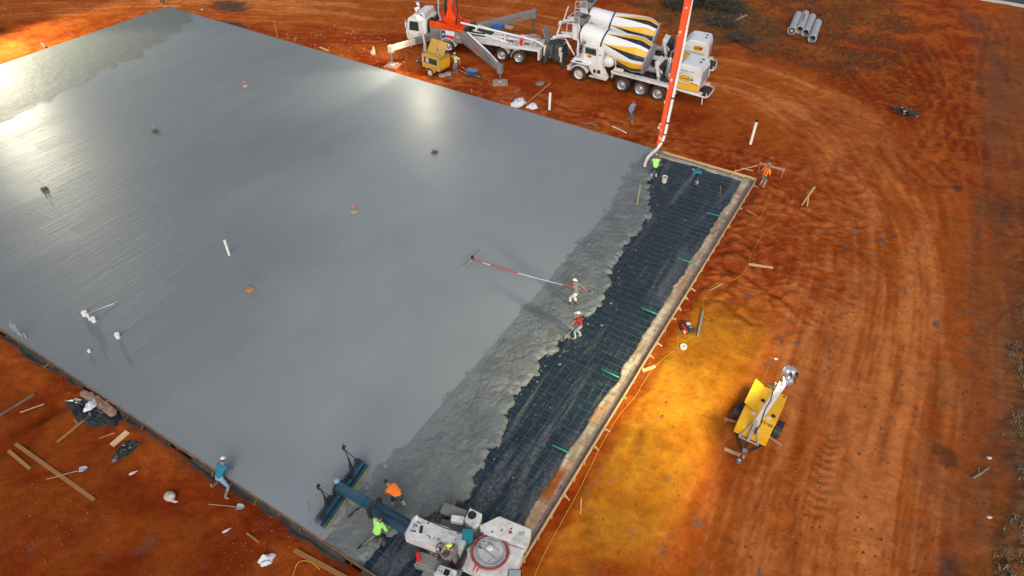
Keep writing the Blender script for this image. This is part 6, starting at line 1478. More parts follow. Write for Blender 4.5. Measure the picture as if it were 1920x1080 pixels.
def shovel(label, a, b, z=.03):
    a = on_ground(*a, z); b = on_ground(*b, z); t = thing('shovel', label, 'shovel', b); d = (a - b).normalized(); sd = Vector((-d.y, d.x, 0))
    MB().tube([a - b, d * .05], .018, 7).build('handle', M_HANDLE, t, 60)
    mb = MB(); prof = [(-.02, .10), (.05, .135), (.2, .125), (.3, .06), (.33, .0)]
    V = []
    for x, w in prof:
        for q, zz in ((-1, .02), (-.5, -.01), (0, -.02), (.5, -.01), (1, .02)): V.append(-d * x + sd * (w * q) + Vector((0, 0, zz + .02)))
    F = [(i * 5 + k, i * 5 + k + 1, i * 5 + k + 6, i * 5 + k + 5) for i in range(4) for k in range(4)]
    me = bpy.data.meshes.new('blade'); me.from_pydata([tuple(v) for v in V], [], F); bm = bmesh.new(); bm.from_mesh(me); bmesh.ops.recalc_face_normals(bm, faces=bm.faces); bmesh.ops.solidify(bm, geom=bm.faces[:], thickness=.006); bm.to_mesh(me); bm.free()
    link('blade', me, M_LGREY, t, 60)
    return t
shovel('shovel lying across the long plank on the dark red clay', (88, 900), (150, 883), .05)
shovel('shovel lying on the clay below the kneeling worker', (391, 946), (445, 951))
# ------------------------------------------------------------------ lumber
def plank(label, a, b, w=.24, h=.045, mat=None, dz=0.0, name='plank', z0=None, za=None, zb=None):
    A = on_ground(*a, h / 2 + .01); B = on_ground(*b, h / 2 + .01)
    if za is not None: A = site(*a, za)
    if zb is not None: B = site(*b, zb)
    A.z += dz; B.z += dz; m = (A + B) / 2
    o = MB().beam(A - m, B - m, w, h).build(name, mat or M_WOODL, None, bevel=.004); o.location = m
    return tag(o, label, 'plank', 'loose lumber')
PB = wood('site_plank', (.42, .21, .055), (.28, .13, .035), (.3, .09, .03), .45)
plank('long plank lying across the dark red clay in the lower left', (30, 833), (177, 938), .16, .05, PB)
plank('short stained plank beside the long one at the left edge', (17, 846), (57, 880), .14, .05, PB)
plank('grey board lying at the left edge of the frame', (-5, 783), (66, 740), .13, .05, M_WOODG)
plank('thin batten on the clay below the grey board', (38, 774), (83, 758), .05, .03, M_WOODL)
plank('plank leaning from the clay up to the near form', (108, 830), (210, 745), .13, .05, PB, zb=-.03)
plank('short block nailed across the leaning plank', (140, 788), (147, 796), .09, .05, PB)
plank('thin batten beside the square wood offcut', (186, 823), (216, 812), .06, .04, PB)
plank('wide offcut board on the clay beside black plastic', (210, 836), (240, 810), .30, .04, M_WOODL)
plank('heavy plank running off the bottom edge by the near form', (552, 1032), (650, 1085), .18, .06, PB)
plank('pointed wood stake lying on the clay', (463, 1000), (486, 1018), .08, .04, PB)
plank('board lying on the clay right of the form by the gully', (1404, 496), (1449, 503), .17, .05, M_WOODL)
plank('short timber offcut by the right form in the yellow light', (1204, 697), (1228, 688), .14, .1, M_WOODL)
plank('grey plank lying beside the far form below the walker', (1092, 231), (1121, 236), .16, .05, M_WOODG)
plank('thin white batten lying below the walking worker', (1148, 237), (1175, 250), .12, .04, M_WHITED)
plank('long batten propped above the white plastic scraps', (985, 197), (1032, 156), .12, .05, PB, zb=.2)
plank('dark grey batten beside the white plastic scraps', (957, 188), (975, 166), .12, .05, M_WOODG)
plank('small board on the clay near the far form left part', (600, 89), (616, 96), .22, .04, M_WOODL)
plank('grey post leaning at the far left form', (78, 82), (86, 90), .16, .1, M_WOODG)
plank('small board against the yellow tower hitch', (1358, 842), (1396, 858), .16, .05, M_WOODL)
plank('thin stick lying right of the form near its far end', (1400, 395), (1418, 405), .06, .04, M_WOODL)
plank('thin stick lying on lit clay beside the lower gully', (1090, 935), (1088, 965), .05, .03, M_WOODL)
plank('stick on the orange clay below the propped board', (1332, 545), (1354, 532), .05, .03, M_WOODL)
plank('small orange stick near the outrigger pads', (773, 122), (786, 116), .08, .04, PB)
plank('grey pipe offcut on clay right of the form', (1308, 632), (1318, 583), .12, .09, M_CONC)
plank('steel stake leaning at the form corner by the orange shirted worker', (1410, 385), (1419, 345), .05, .05, M_DARK, zb=.25)
# batter board
t = thing('batter_board', 'pale board nailed across two stakes behind the orange shirted worker', 'batter board', site(1447, 320, 0))
a, b = site(1424, 306, .55), site(1472, 319, .55); o = t.location
MB().beam(a - o, b - o, .05, .14).build('board', M_PINK, t, bevel=.004)
for p in (a.lerp(b, .05), a.lerp(b, .95)): MB().tbeam(p - o + Vector((0, .05, .12)), Vector((p.x, p.y + .05, gz(p.x, p.y) - .2)) - o, (.05, .05), (.03, .03)).build('stake', M_PINK, t)
t = thing('braced_timber', 'yellow pine brace nailed into an open triangle on the clay', 'timber brace', on_ground(1510, 372)); o = t.location
A, B, C_, D_ = on_ground(1503, 386, .05), site(1528, 351, .75), on_ground(1513, 388, .03), on_ground(1512, 364, .06); m_ = A.lerp(B, .5)
for p, q in ((A, m_ + Vector((0, 0, .05))), (m_, B), (B, D_), (m_, C_)): MB().beam(p - o, q - o, .06, .14).build('timber', M_WOODL, t, bevel=.004)
t = thing('batten_frame', 'thin battens crossed over the far form near the corner', 'battens', site(1390, 318, .1)); o = t.location
for a, b, za, zb in (((1375, 322), (1420, 310), .0, .35), ((1390, 315), (1412, 320), .3, .1), ((1372, 330), (1380, 318), .0, .4)): MB().beam(site(*a, za) - o, site(*b, zb) - o, .04, .05).build('batten', M_WOODL, t)
# survey stakes along the far form
for lab, a, h, m in (('tall pink survey lath at the far form', (521, 71), 1.35, M_PINK), ('short pink stake right of the tall lath', (541, 71), .45, M_PINK), ('stake with crosspiece at the far form', (554, 79), .4, M_PINK), ('small pale stake at the far form below the pump truck', (885, 175), .4, M_WOODL), ('leaning wooden stub at the left end of the far form', (460, 45), .3, M_WOODG)):
    p = on_ground(*a); t = thing('survey_stake', lab, 'stake', p, 0, 'survey stakes')
    MB().tbeam((0, 0, -.2), (-.04, 0, h), (.05, .03), (.045, .025)).build('lath', m, t)
    if 'crosspiece' in lab: MB().beam((-.05, 0, h - .04), (.3, .05, h - .02), .04, .05).build('crosspiece', m, t)
# ------------------------------------------------------------------ pipe stubs, box-outs
def pvc(label, base, h, r, cap=None, z=0.0, ground=False, lean=(0, 0), group='white pipe stubs'):
    p = on_ground(*base) if ground else site(*base, z)
    t = thing('pipe_stub', label, 'pipe', p, 0, group)
    MB().lathe([(r, -.1), (r, h), (r - .012, h), (r - .012, h - .08), (.001, h - .09)], (0, 0, 0), (lean[0], lean[1], 1), 14).build('pipe', M_PVC, t, 40)
    if cap: MB().lathe([(r + .008, h - .12), (r + .01, h + .015), (.001, h + .02)], (0, 0, 0), (lean[0], lean[1], 1), 12).build('cap', cap, t, 40)
pvc('tall white pipe with black cap standing on the clay right of the boom', (1407, 270), 1.95, .10, M_INK, ground=True)
pvc('plain white pipe standing on the clay between slab and mixers', (1030, 206), 1.45, .10, None, ground=True)
pvc('tall thin white pipe standing alone in the smooth slab', (430, 478), 1.05, .07, M_PVC)
pvc('leftmost white pipe end of the cluster of three in the slab', (160, 591), .22, .13, M_PVC)
pvc('thin upright middle pipe of the cluster of three in the slab', (169, 600), .42, .06, M_PVC)
pvc('thick right pipe end of the cluster of three in the slab', (177, 603), .26, .11, M_PVC)
pvc('single white pipe end between the cluster and the near form', (222, 633), .26, .11, M_PVC)
pvc('tiny white pipe end near the near form', (168, 660), .12, .06, M_PVC)
t = thing('conduit_group', 'grey conduits rising beside the near form at the left edge', 'conduit', site(25, 625, 0)); o = t.location
for a, h in (((36, 628), .95), ((42, 632), .85), ((28, 622), .5), ((50, 634), .3)):
    p = site(*a, 0) - o; MB().tube([p + Vector((0, 0, -.1)), p + Vector((-.05, 0, h))], .035, 8).build('conduit', M_LGREY, t, 60)
t = thing('wire_pair', 'pale loose wires running from the pipe cluster over the slab', 'wire', site(165, 588, .05)); o = t.location
for b in ((219, 566), (214, 570)): MB().tube([site(166, 587, .2) - o, site(190, 578, .06) - o, site(*b, .03) - o], .009, 5).build('wire', M_PVC, t, 60)
M_BOX = simple('formed_box', (.40, .34, .24), .8, var=.3, dirt=(.15, .14, .12), dirt_amt=.5); M_BOXD = simple('dark_box', (.07, .075, .07), .7, var=.3)
M_FLAG = simple('pink_flag', (.9, .16, .12), .6, var=.1)
for lab, c, flag, m in (('square box-out with pink flag in the far part of the slab', (460, 162), 1, M_BOX), ('dark square box-out left of the slab middle', (291, 247), 1, M_BOXD), ('dark flat box-out under the bright lamp reflection', (815, 286), 0, M_BOXD), ('dark box-out with flag near the left edge of the slab', (84, 355), 1, M_BOXD), ('square box-out with red flag at the middle of the slab', (664, 397), 1, M_BOX), ('orange tan wooden box-out without flag in the lower slab', (468, 544), 0, simple('tan_box', (.48, .22, .08), .8, var=.25))):
    p = site(*c, 0); t = thing('column_boxout', lab, 'box-out', p, R(rnd.uniform(-12, 12)), 'square box-outs left in the slab')
    MB().box((0, 0, .02), (.38, .38, .14)).build('box', m, t, bevel=.012)
    MB().box((0, 0, .10), (.27, .27, .03)).build('lid', m, t, bevel=.006)
    for k in range(4): MB().cyl((.1 * (-1) ** k, .1 * (-1) ** (k // 2), .1), (.1 * (-1) ** k, .1 * (-1) ** (k // 2), .24), .015, n=6).build('anchor_bolt', M_STEEL, t)
    if flag:
        MB().cyl((0, 0, .1), (0, 0, .42), .008, n=5).build('flag_wire', M_STEEL, t)
        MB().box((.0, 0, .37), (.2, .012, .13)).build('flag', M_FLAG, t)
# post in the heap
p = site(1194, 386, 0); t = thing('timber_post', 'mortar coated post standing in the placed concrete', 'post', p)
MB().tbeam((0, 0, -.1), (.02, .0, 1.65), (.10, .10), (.09, .09)).build('post', simple('mortar_coated', (.28, .27, .19), .85, var=.3, scale=8, bmp=.01), t, bevel=.01)
# bucket
def bucket(label, p, mat, s=1.0, tilt=0.0):
    t = thing('bucket', label, 'bucket', p); t.rotation_euler = (tilt, 0, .5); t.scale = (s,) * 3
    MB().lathe([(.001, 0), (.14, 0), (.17, .38), (.18, .38), (.18, .40), (.165, .40), (.155, .36), (.13, .04), (.001, .04)], (0, 0, 0), (0, 0, 1), 20).build('pail', mat, t, 40)
    MB().lathe([(.153, .33), (.001, .33)], (0, 0, 0), (0, 0, 1), 16).build('contents', M_CONC, t)
    MB().tube([(.175, 0, .36), (.12, -.12, .30), (0, -.19, .26), (-.12, -.12, .30), (-.175, 0, .36)], .008, 5).build('handle', M_STEEL, t, 60)
bucket('white bucket standing on the black membrane between two workers', site(1245, 342, MZ), M_WHITED, 1.15)
t = thing('bag', 'beige torn bag slumped on the clay left of the cream outrigger', 'bag', on_ground(700, 103))
MB().ball((0, 0, .18), (.28, .2, .26), 12, 7).ball((.08, .02, .42), (.16, .14, .2), 10, 6).build('sack', simple('beige_sack', (.62, .48, .32), .85, var=.3), t, 60)
MB().tube([(.05, 0, .5), (.12, .02, .68), (.05, .05, .72)], [.1, .05, .09], 8).build('neck', MATS['beige_sack'], t, 60)
# wheelbarrow
p = on_ground(885, 145); t = thing('wheelbarrow', 'blue wheelbarrow full of grey mortar beside the generator', 'wheelbarrow', p, R(10))
mb = MB(); ring0 = [(-.46, -.32), (.46, -.32), (.52, 0), (.46, .32), (-.46, .32), (-.52, 0)]; V = [(x * .62 + .02, y * .7, .22) for x, y in ring0] + [(x * 1.12, y * 1.12, .68) for x, y in ring0] + [(x * 1.03, y * 1.03, .66) for x, y in ring0] + [(x * .5 + .02, y * .55, .31) for x, y in ring0]
F = [(5, 4, 3, 2, 1, 0)] + [(i, (i + 1) % 6, 6 + (i + 1) % 6, 6 + i) for i in range(6)] + [(6 + i, 6 + (i + 1) % 6, 12 + (i + 1) % 6, 12 + i) for i in range(6)] + [(12 + i, 12 + (i + 1) % 6, 18 + (i + 1) % 6, 18 + i) for i in range(6)] + [(18, 19, 20, 21, 22, 23)]
mb.add(V, F); mb.build('tray', M_BLUE, t, bevel=.02)
MB().prism([(x * .98, y * .98) for x, y in ring0], (0, 0, .58), (1, 0, 0), (0, 1, 0), (0, 0, .05)).build('mortar', M_CONC, t)
for s in (1, -1):
    MB().tube([(-1.1, s * .32, .62), (-.5, s * .28, .42), (.3, s * .16, .25), (.72, s * .06, .2)], .022, 7).build('handle', M_HANDLE, t, 60)
    MB().tube([(-.35, s * .26, .36), (-.42, s * .3, .02), (-.2, s * .3, .02), (-.1, s * .22, .3)], .016, 6).build('leg', M_DARK, t, 60)
w_ = MB().lathe([(.1, -.04), (.19, -.05), (.2, 0), (.19, .05), (.1, .04)], (.72, 0, .2), (0, 1, 0), 16, True).build('wheel', M_BLACK, t, 40)
MB().lathe([(.11, .03), (.001, .05)], (.72, 0, .2), (0, 1, 0), 12).build('rim', M_RIM, w_)
# blocks by the generator
for i, (a, lab) in enumerate((((829, 144), 'grey hollow block leaning by the generator wheel'), ((840, 141), 'second grey hollow block beside the vested worker'))):
    t = thing('concrete_block', lab, 'block', on_ground(*a, .1), R(40), 'blocks by the generator'); t.rotation_euler = (R(15), 0, R(35 + 10 * i))
    mb = MB(); mb.bx(-.25, .25, -.12, -.08, -.1, .12); mb.bx(-.25, .25, .08, .12, -.1, .12)
    for x in (-.23, 0, .23): mb.bx(x - .02, x + .02, -.08, .08, -.1, .12)
    mb.build('shell', M_LGREY, t)
plank('dark flat board on clay beside the hollow blocks', (840, 147), (850, 147), .3, .04, M_WOODG)
# concrete drain pipes
for i, (a, b, lab) in enumerate((((1482, 66), (1495, 34), 'leftmost grey drain pipe with label in the row of four'), ((1497, 63), (1508, 34), 'second drain pipe from the left with red mark'), ((1508, 70), (1521, 38), 'third grey drain pipe from the left of four'), ((1521, 79), (1532, 47), 'rightmost grey drain pipe of four, set nearest'))):
    A, B = on_ground(*a), on_ground(*b); A.z = B.z = .37 + gz(A.x, A.y); t = thing('drain_pipe', lab, 'drain pipe', A, 0, 'concrete drain pipes'); d = (B - A); l = d.length
    MB().lathe([(.30, 0), (.40, 0), (.40, .12), (.365, .16), (.365, l), (.29, l), (.28, .05)], (0, 0, 0), d, 28, True).build('barrel', M_KERB if False else simple('pipe_concrete', (.36, .38, .40), .8, var=.2, scale=3, dirt=(.3, .2, .13), dirt_amt=.3), t, 40)
    if i == 0: MB().lathe([(.3, .02), (.001, .02)], (0, 0, 0), d, 14).build('end_cover', M_DARK, t); MB().box((0, -.02, 0), (.25, .02, .25)).build('label_card', M_WHITE, t)
    if i == 1: MB().beam(Vector((0, 0, .42)) + d * .3, Vector((0, 0, .42)) + d * .75, .14, .02).build('red_mark', simple('rust_red', (.4, .1, .06), .8), t)
# vibrator power unit, roll of tape, cord
p = on_ground(1290, 620); t = thing('power_unit', 'red and black portable power unit on yellow lit clay', 'power unit', p, R(-42))
MB().box((0, 0, .24), (.62, .36, .30)).build('casing', simple('dark_teal_case', (.03, .045, .05), .45, var=.2), t, bevel=.05)
MB().box((.0, -.23, .22), (.58, .09, .22), (.2, 0, 0)).build('side_cover', M_RED, t, bevel=.03)
MB().box((-.12, .02, .396), (.2, .22, .012)).build('label_plate', M_WHITE, t)
MB().lathe([(.07, 0), (.09, .02), (.001, .03)], (.16, 0, .39), (0, 0, 1), 14).build('cap', M_GREYP, t, 40)
MB().tube([(-.28, -.2, .02), (-.3, -.22, .45), (-.3, .2, .45), (-.28, .2, .02)], .018, 6).build('frame_tube', M_DARK, t, 60)
MB().tube([(.28, -.2, .02), (.3, -.22, .45), (.3, .2, .45), (.28, .2, .02)], .018, 6).build('frame_tube', M_DARK, t, 60)
MB().lathe([(.05, -.03), (.11, -.04), (.12, 0), (.11, .04), (.05, .03)], (.12, -.32, .12), (0, 1, 0), 14, True).build('wheel', M_LGREY, t, 40)
MB().lathe([(.05, -.03), (.11, -.04), (.12, 0), (.11, .04), (.05, .03)], (-.2, -.32, .12), (0, 1, 0), 14, True).build('wheel', M_DARK, t, 40)
t = thing('tape_roll', 'pale eight sided ring lying on the yellow lit clay', 'ring', on_ground(1281, 652))
MB().lathe([(.08, 0), (.19, 0), (.19, .14), (.08, .14)], (0, 0, .0), (0, 0, 1), 8, True).build('ring', M_WHITED, t, bevel=.01)
M_CORD = simple('yellow_cord', (.75, .45, .03), .6, var=.15)
def cord(name, label, pts, r, mat, cat='cord'):
    P = catmull([on_ground(*q, r + .01) for q in pts], 6); P = [Vector((q.x, q.y, gz(q.x, q.y) + r + .012)) for q in P]
    o = P[0].copy(); ob = MB().tube([q - o for q in P], r, 5).build(name, mat, None, 180); ob.location = o; return tag(ob, label, cat)
cord('extension_lead', 'thin yellow cord running over the clay along the right form', [(1296, 630), (1285, 640), (1270, 632), (1272, 648), (1260, 660), (1230, 685), (1208, 715), (1190, 745), (1160, 780), (1130, 830), (1110, 870), (1080, 930), (1050, 985), (1020, 1040), (1000, 1085)], .009, M_CORD)
cord('extension_lead', 'thin yellow cord looping right of the form beside the stake', [(1437, 375), (1432, 395), (1420, 420), (1428, 440), (1412, 470), (1400, 500), (1385, 520), (1340, 535), (1320, 560), (1318, 590), (1330, 600)], .007, M_CORD)
cord('yellow_string', 'yellow string curled beside the heavy plank at the bottom', [(548, 1085), (556, 1060), (568, 1052), (585, 1056), (600, 1068)], .012, M_CORD, 'string')
# loose plastic
M_PLW = simple('white_plastic', (.62, .66, .70), .4, var=.25, scale=5, dirt=(.5, .25, .12), dirt_amt=.3)
M_PLB = simple('black_plastic', (.012, .016, .020), .32, var=.5, scale=4, dirt=(.14, .07, .04), dirt_amt=.35)
def sheet(name, label, outline, mat, cat, amp=.12, base=.02, n=26, seed=0, sub=None):
    """crumpled sheet over the ground inside a pixel outline"""
    O = [on_ground(*q) for q in outline]; c = sum((q for q in O), Vector()) / len(O); rr = np.random.RandomState(seed); V = []; F = []; rings = 9
    m = len(O) * 4
    for i in range(rings + 1):
        f = i / rings
        for k in range(m):
            a, q = divmod(k, 4); p = O[a].lerp(O[(a + 1) % len(O)], q / 4); p = c.lerp(p, f * (1 + .07 * math.sin(k * 2.3 + seed) * f))
            h = amp * (1 - f ** 3) * (.35 + abs(float(pn(p.x * 3.1 + seed, p.y * 3.1, 80))) * 1.6 + .6 * abs(float(pn(p.x * 7.3, p.y * 7.3 + seed, 81))))
            V.append(Vector((p.x, p.y, gz(p.x, p.y) + base + h)) - c)
    for i in range(rings):
        for k in range(m): F.append((i * m + k, i * m + (k + 1) % m, (i + 1) * m + (k + 1) % m, (i + 1) * m + k))
    me = bpy.data.meshes.new(name); me.from_pydata([tuple(v) for v in V], [], F); bm = bmesh.new(); bm.from_mesh(me); bmesh.ops.remove_doubles(bm, verts=bm.verts, dist=1e-4); bmesh.ops.recalc_face_normals(bm, faces=bm.faces); bm.to_mesh(me); bm.free()
    o = link(name, me, mat, None, 35); o.location = c; return tag(o, label, cat)
sheet('plastic_sheet', 'black crumpled plastic under the leaning plank by the near form', [(122, 752), (150, 745), (190, 760), (232, 775), (222, 798), (180, 803), (150, 795), (138, 778)], M_PLB, 'plastic sheet', .16, seed=1)
sheet('plastic_sheet', 'brown paper scrap on top of the black plastic by the form', [(150, 745), (178, 735), (205, 752), (235, 770), (215, 786), (190, 778), (182, 765)], simple('brown_paper', (.34, .19, .13), .85, var=.35, scale=4), 'paper', .12, .12, seed=5)
sheet('plastic_bag', 'white and blue bag crumpled beside the leaning plank', [(160, 778), (166, 763), (184, 755), (186, 766), (175, 774)], M_PLW, 'bag', .2, .22, seed=2)
sheet('plastic_sheet', 'black plastic scrap lying on the dark red clay', [(205, 868), (218, 845), (232, 828), (252, 826), (265, 832), (245, 850), (222, 866)], M_PLB, 'plastic sheet', .12, seed=3)
sheet('plastic_bag', 'white crumpled bag at the bottom left of the screed', [(482, 1054), (492, 1044), (512, 1037), (518, 1040), (508, 1058), (492, 1064)], M_PLW, 'bag', .18, seed=4)
sheet('plastic_sheet', 'left white plastic scrap beside the far form', [(957, 200), (965, 187), (980, 183), (988, 192), (978, 200), (965, 204)], M_PLW, 'plastic sheet', .2, seed=6)
sheet('plastic_sheet', 'right white plastic scrap beside the far form', [(985, 203), (995, 194), (1006, 195), (1008, 204), (998, 206)], M_PLW, 'plastic sheet', .18, seed=7)
sheet('plastic_sheet', 'grey wet sheet on clay above the white plastic scraps', [(1003, 157), (1010, 153), (1022, 154), (1018, 160), (1008, 161)], M_GREYP, 'plastic sheet', .05, seed=8)
t = thing('lunch_bag', 'crumpled clear bag with green bottle on the dark clay', 'bag', on_ground(320, 934))
MB().ball((0, 0, .13), (.26, .22, .16), 12, 7).ball((.1, .06, .2), (.16, .14, .14), 10, 6).build('sack', simple('clear_sack', (.50, .40, .36), .35, var=.4, scale=9), t, 60)
MB().tube([(-.05, .05, .3), (.08, .1, .34)], .05, 8).build('bottle', simple('green_glass', (.05, .35, .15), .2), t, 60)
MB().tube([(.2, -.05, .08), (.36, -.02, .05), (.42, .06, .04)], [.08, .05, .02], 7).build('tail', MATS['clear_sack'], t, 60)
for lab, a in (('small pink plastic bottle lying on the clay near the shovel', (250, 888)), ('small pale bottle lying on the clay above the white bag', (425, 996))):
    t = thing('plastic_bottle', lab, 'bottle', on_ground(*a, .05), R(50), 'litter bottles')
    MB().lathe([(.001, -.16), (.045, -.15), (.05, -.1), (.05, .06), (.02, .13), (.02, .16), (.001, .16)], (0, 0, 0), (1, .3, 0), 10).build('bottle', simple('pink_plastic', (.7, .5, .5), .3), t, 60)
    MB().lathe([(.024, .15), (.024, .18), (.001, .18)], (0, 0, 0), (1, .3, 0), 8).build('cap', M_WHITE, t)
for lab, a, c in (('white ball of scrap on the clay above the yellow tower', (1454, 674), M_WHITE), ('white scrap by the right verge', (1853, 860), M_WHITE), ('second white scrap lower on the right verge', (1853, 971), M_WHITE), ('white scrap by the far slab edge', (379, 19), M_WHITE)):
    o = MB().ball((0, 0, .05), (.1, .08, .06), 8, 5).ball((.06, .03, .06), (.07, .05, .05), 6, 4).build('litter', c, None, 60); o.location = on_ground(*a); tag(o, lab, 'litter')
# torn plastic and spilled mortar outside the near form
xs = np.arange(-62, -9.2, .09); us = np.linspace(0, 1, 12); U, V_ = np.meshgrid(us, xs)
wd = .16 + .26 * np.clip(pn(V_ * .33, V_ * 0 + 5, 90) + .25, 0, 1) + .14 * pn(V_ * 1.1, V_ * 0, 91); wd = np.maximum(wd, .03)
YY = SY0 - .06 - U * wd; gzv = ground_fields(V_, YY)[0]
ZZ = np.maximum(lerp(-.09, gzv + .01, sst(0, .45, U)) + .022 * np.abs(pn(V_ * 3, YY * 5, 92)) * np.sin(np.pi * U) + .03 * np.abs(pn(V_ * 8, YY * 11, 93)) * np.sin(np.pi * U), gzv + .008) - .05 * sst(.9, 1, U)
msk = (pn(V_ * .5, V_ * 0 + 9, 94) + .3 * pn(V_ * 2.1, V_ * 0, 95) > -.28)
me, used = grid_mesh('skirt', V_, YY, ZZ, keep=msk)
M_SKIRT = simple('muddy_plastic', (.022, .025, .025), .6, var=.5, scale=3, dirt=(.075, .05, .032), dirt_amt=.9, bmp=.03)
tag(link('plastic_skirt', me, M_SKIRT), 'torn black plastic smeared with mortar outside the near form', 'plastic sheet')
# ------------------------------------------------------------------ clods and stones on the clay
def rock_mesh(seed, r=1.0):
    bm = bmesh.new(); bmesh.ops.create_icosphere(bm, subdivisions=1, radius=r); rr = random.Random(seed)
    for v in bm.verts: v.co *= rr.uniform(.65, 1.2); v.co.z *= .62
    me = bpy.data.meshes.new('clod'); bm.to_mesh(me); bm.free(); return np.array([v.co[:] for v in me.vertices]), np.array([p.vertices[:] for p in me.polygons])
protos = [rock_mesh(i) for i in range(8)]
def scatter(name, label, n, region, size, mat, seed, density=None):
    rs = np.random.RandomState(seed); Vs = []; Fs = []; off = 0
    x = rs.uniform(region[0], region[1], n * 3); y = rs.uniform(region[2], region[3], n * 3)
    ok = ~((x > SX0 - .2) & (x < SX1 + .2) & (y > SY0 - .2) & (y < SY1 + .2))
    if density is not None: ok &= rs.rand(len(x)) < density(x, y)
    x, y = x[ok][:n], y[ok][:n]; z = ground_fields(x, y)[0]
    for i in range(len(x)):
        v, f = protos[rs.randint(8)]; s = size[0] * (size[1] / size[0]) ** (rs.rand() ** 2.2); a = rs.rand() * 6.28; c, sn = math.cos(a), math.sin(a)
        w = v * s; w = np.stack([w[:, 0] * c - w[:, 1] * sn, w[:, 0] * sn + w[:, 1] * c, w[:, 2]], 1) + [x[i], y[i], z[i] + s * .15]
        Vs.append(w); Fs.append(f + off); off += len(v)
    me = bpy.data.meshes.new(name); me.from_pydata(np.concatenate(Vs).tolist(), [], np.concatenate(Fs).tolist())
    return tag(link(name, me, mat, None, 180), label, kind='stuff')
M_CLOD = simple('clay_clod', (.33, .085, .02), .9, var=.5, scale=2, bmp=.01, spec=.2)
M_CLODG = simple('grey_clod', (.13, .105, .085), .9, var=.5, scale=2, spec=.2)
dn = lambda x, y: np.clip(.15 + .9 * pn(x * .25, y * .25, 101) + .5 * pn(x * .9, y * .9, 102), 0, 1)
scatter('clay_clods', 'loose clay crumbs over the bare ground', 2600, (-6, 11, 8, 50), (.018, .09), M_CLOD, 1, dn)
scatter('clay_clods', 'loose clay crumbs beyond the far form', 2200, (-50, 12, 43, 66), (.03, .11), M_CLOD, 2, dn)
scatter('clay_clods', 'loose clay crumbs outside the near form', 2600, (-36, -6, .5, 7.4), (.015, .06), M_CLOD, 3, dn)
scatter('grey_crumbs', 'grey mortar crumbs dropped on the haul track', 520, (-4, 11, 14, 66), (.03, .10), M_CLODG, 4, lambda x, y: np.clip(1.6 * pn(x * .3, y * .3, 103) - .25, 0, 1))
scatter('grey_crumbs', 'pale crumbs and scraps left of the cream outrigger', 160, (-50, -38, 43.2, 49), (.03, .08), simple('pale_crumb', (.6, .42, .22), .9, var=.3), 5)

# ------------------------------------------------------------------ weeds on the verge
def leaf_mat(name, a, b, tr=.15):
    m, N, L, bb = _nodes(name); n = nz(N, L, 1.3, 4, .6, objco(N)); g = N.new('ShaderNodeNewGeometry')
    c = mix(N, L, a, b, mth(N, L, 'MULTIPLY_ADD', g.outputs['Random Per Island'], .7, mth(N, L, 'MULTIPLY', n.outputs[0], .35)))
    L.new(c, bb.inputs['Base Color']); bb.inputs['Roughness'].default_value = .75; return m
M_DRY = leaf_mat('dry_weed', (.10, .07, .035), (.30, .24, .15)); M_SCRUB = leaf_mat('scrub_leaf', (.022, .028, .014), (.07, .06, .03)); M_TWIG = simple('grey_twig', (.10, .075, .055), .9, var=.4)
def tufts(name, label, n, pts, mat, seed, h=(.12, .4), blades=7, spread=.5):
    rs = np.random.RandomState(seed); V = []; F = []
    x, y = pts(rs, n); z = ground_fields(x, y)[0]
    for i in range(len(x)):
        hh = rs.uniform(*h)
        for k in range(blades):
            a = rs.rand() * 6.283; l = hh * rs.uniform(.5, 1.1); w = .012 + .02 * rs.rand(); sp = spread * rs.rand(); bx, by = x[i] + rs.normal() * .08, y[i] + rs.normal() * .08
            dx, dy = math.cos(a), math.sin(a); o = len(V)
            V += [(bx - dy * w, by + dx * w, z[i] - .02), (bx + dy * w, by - dx * w, z[i] - .02), (bx + dx * l * sp * .5 + dy * w * .7, by + dy * l * sp * .5 - dx * w * .7, z[i] + l * .6), (bx + dx * l * sp * .5 - dy * w * .7, by + dy * l * sp * .5 + dx * w * .7, z[i] + l * .6), (bx + dx * l * sp * 1.2, by + dy * l * sp * 1.2, z[i] + l * (1 - .35 * sp))]
            F += [(o, o + 1, o + 2, o + 3), (o + 3, o + 2, o + 4)]
    me = bpy.data.meshes.new(name); me.from_pydata(V, [], F); return tag(link(name, me, mat), label, kind='stuff')
def verge(rs, n):
    y = rs.uniform(14, 62, n * 4); x = 10.3 + .9 * pn(y * .22, y * 0 + 2, 15) + .3 * np.clip(y - 40, 0, 60) + rs.exponential(1.6, n * 4); ok = (x < 16) & (rs.rand(len(x)) < np.clip(.35 + pn(x * .6, y * .6, 111), 0, 1)); return x[ok][:n], y[ok][:n]
tufts('dry_weeds', 'dry grey weeds matted along the right verge', 900, verge, M_DRY, 7, (.06, .22), 8, 1.0)
def topground(rs, n):
    c, c2, c3 = site(1345, 30), site(1560, 20), site(1560, 95); k = rs.randint(0, 3, n); cx = np.choose(k, [c.x, c2.x, c3.x]); cy = np.choose(k, [c.y, c2.y, c3.y]); return cx + rs.normal(size=n) * 4.5, cy + rs.normal(size=n) * 3.6
tufts('dry_weeds', 'trampled brown weeds on rough ground behind the mixers', 1100, topground, leaf_mat('brown_weed', (.06, .032, .014), (.17, .085, .03)), 8, (.12, .4), 8, 1.0)
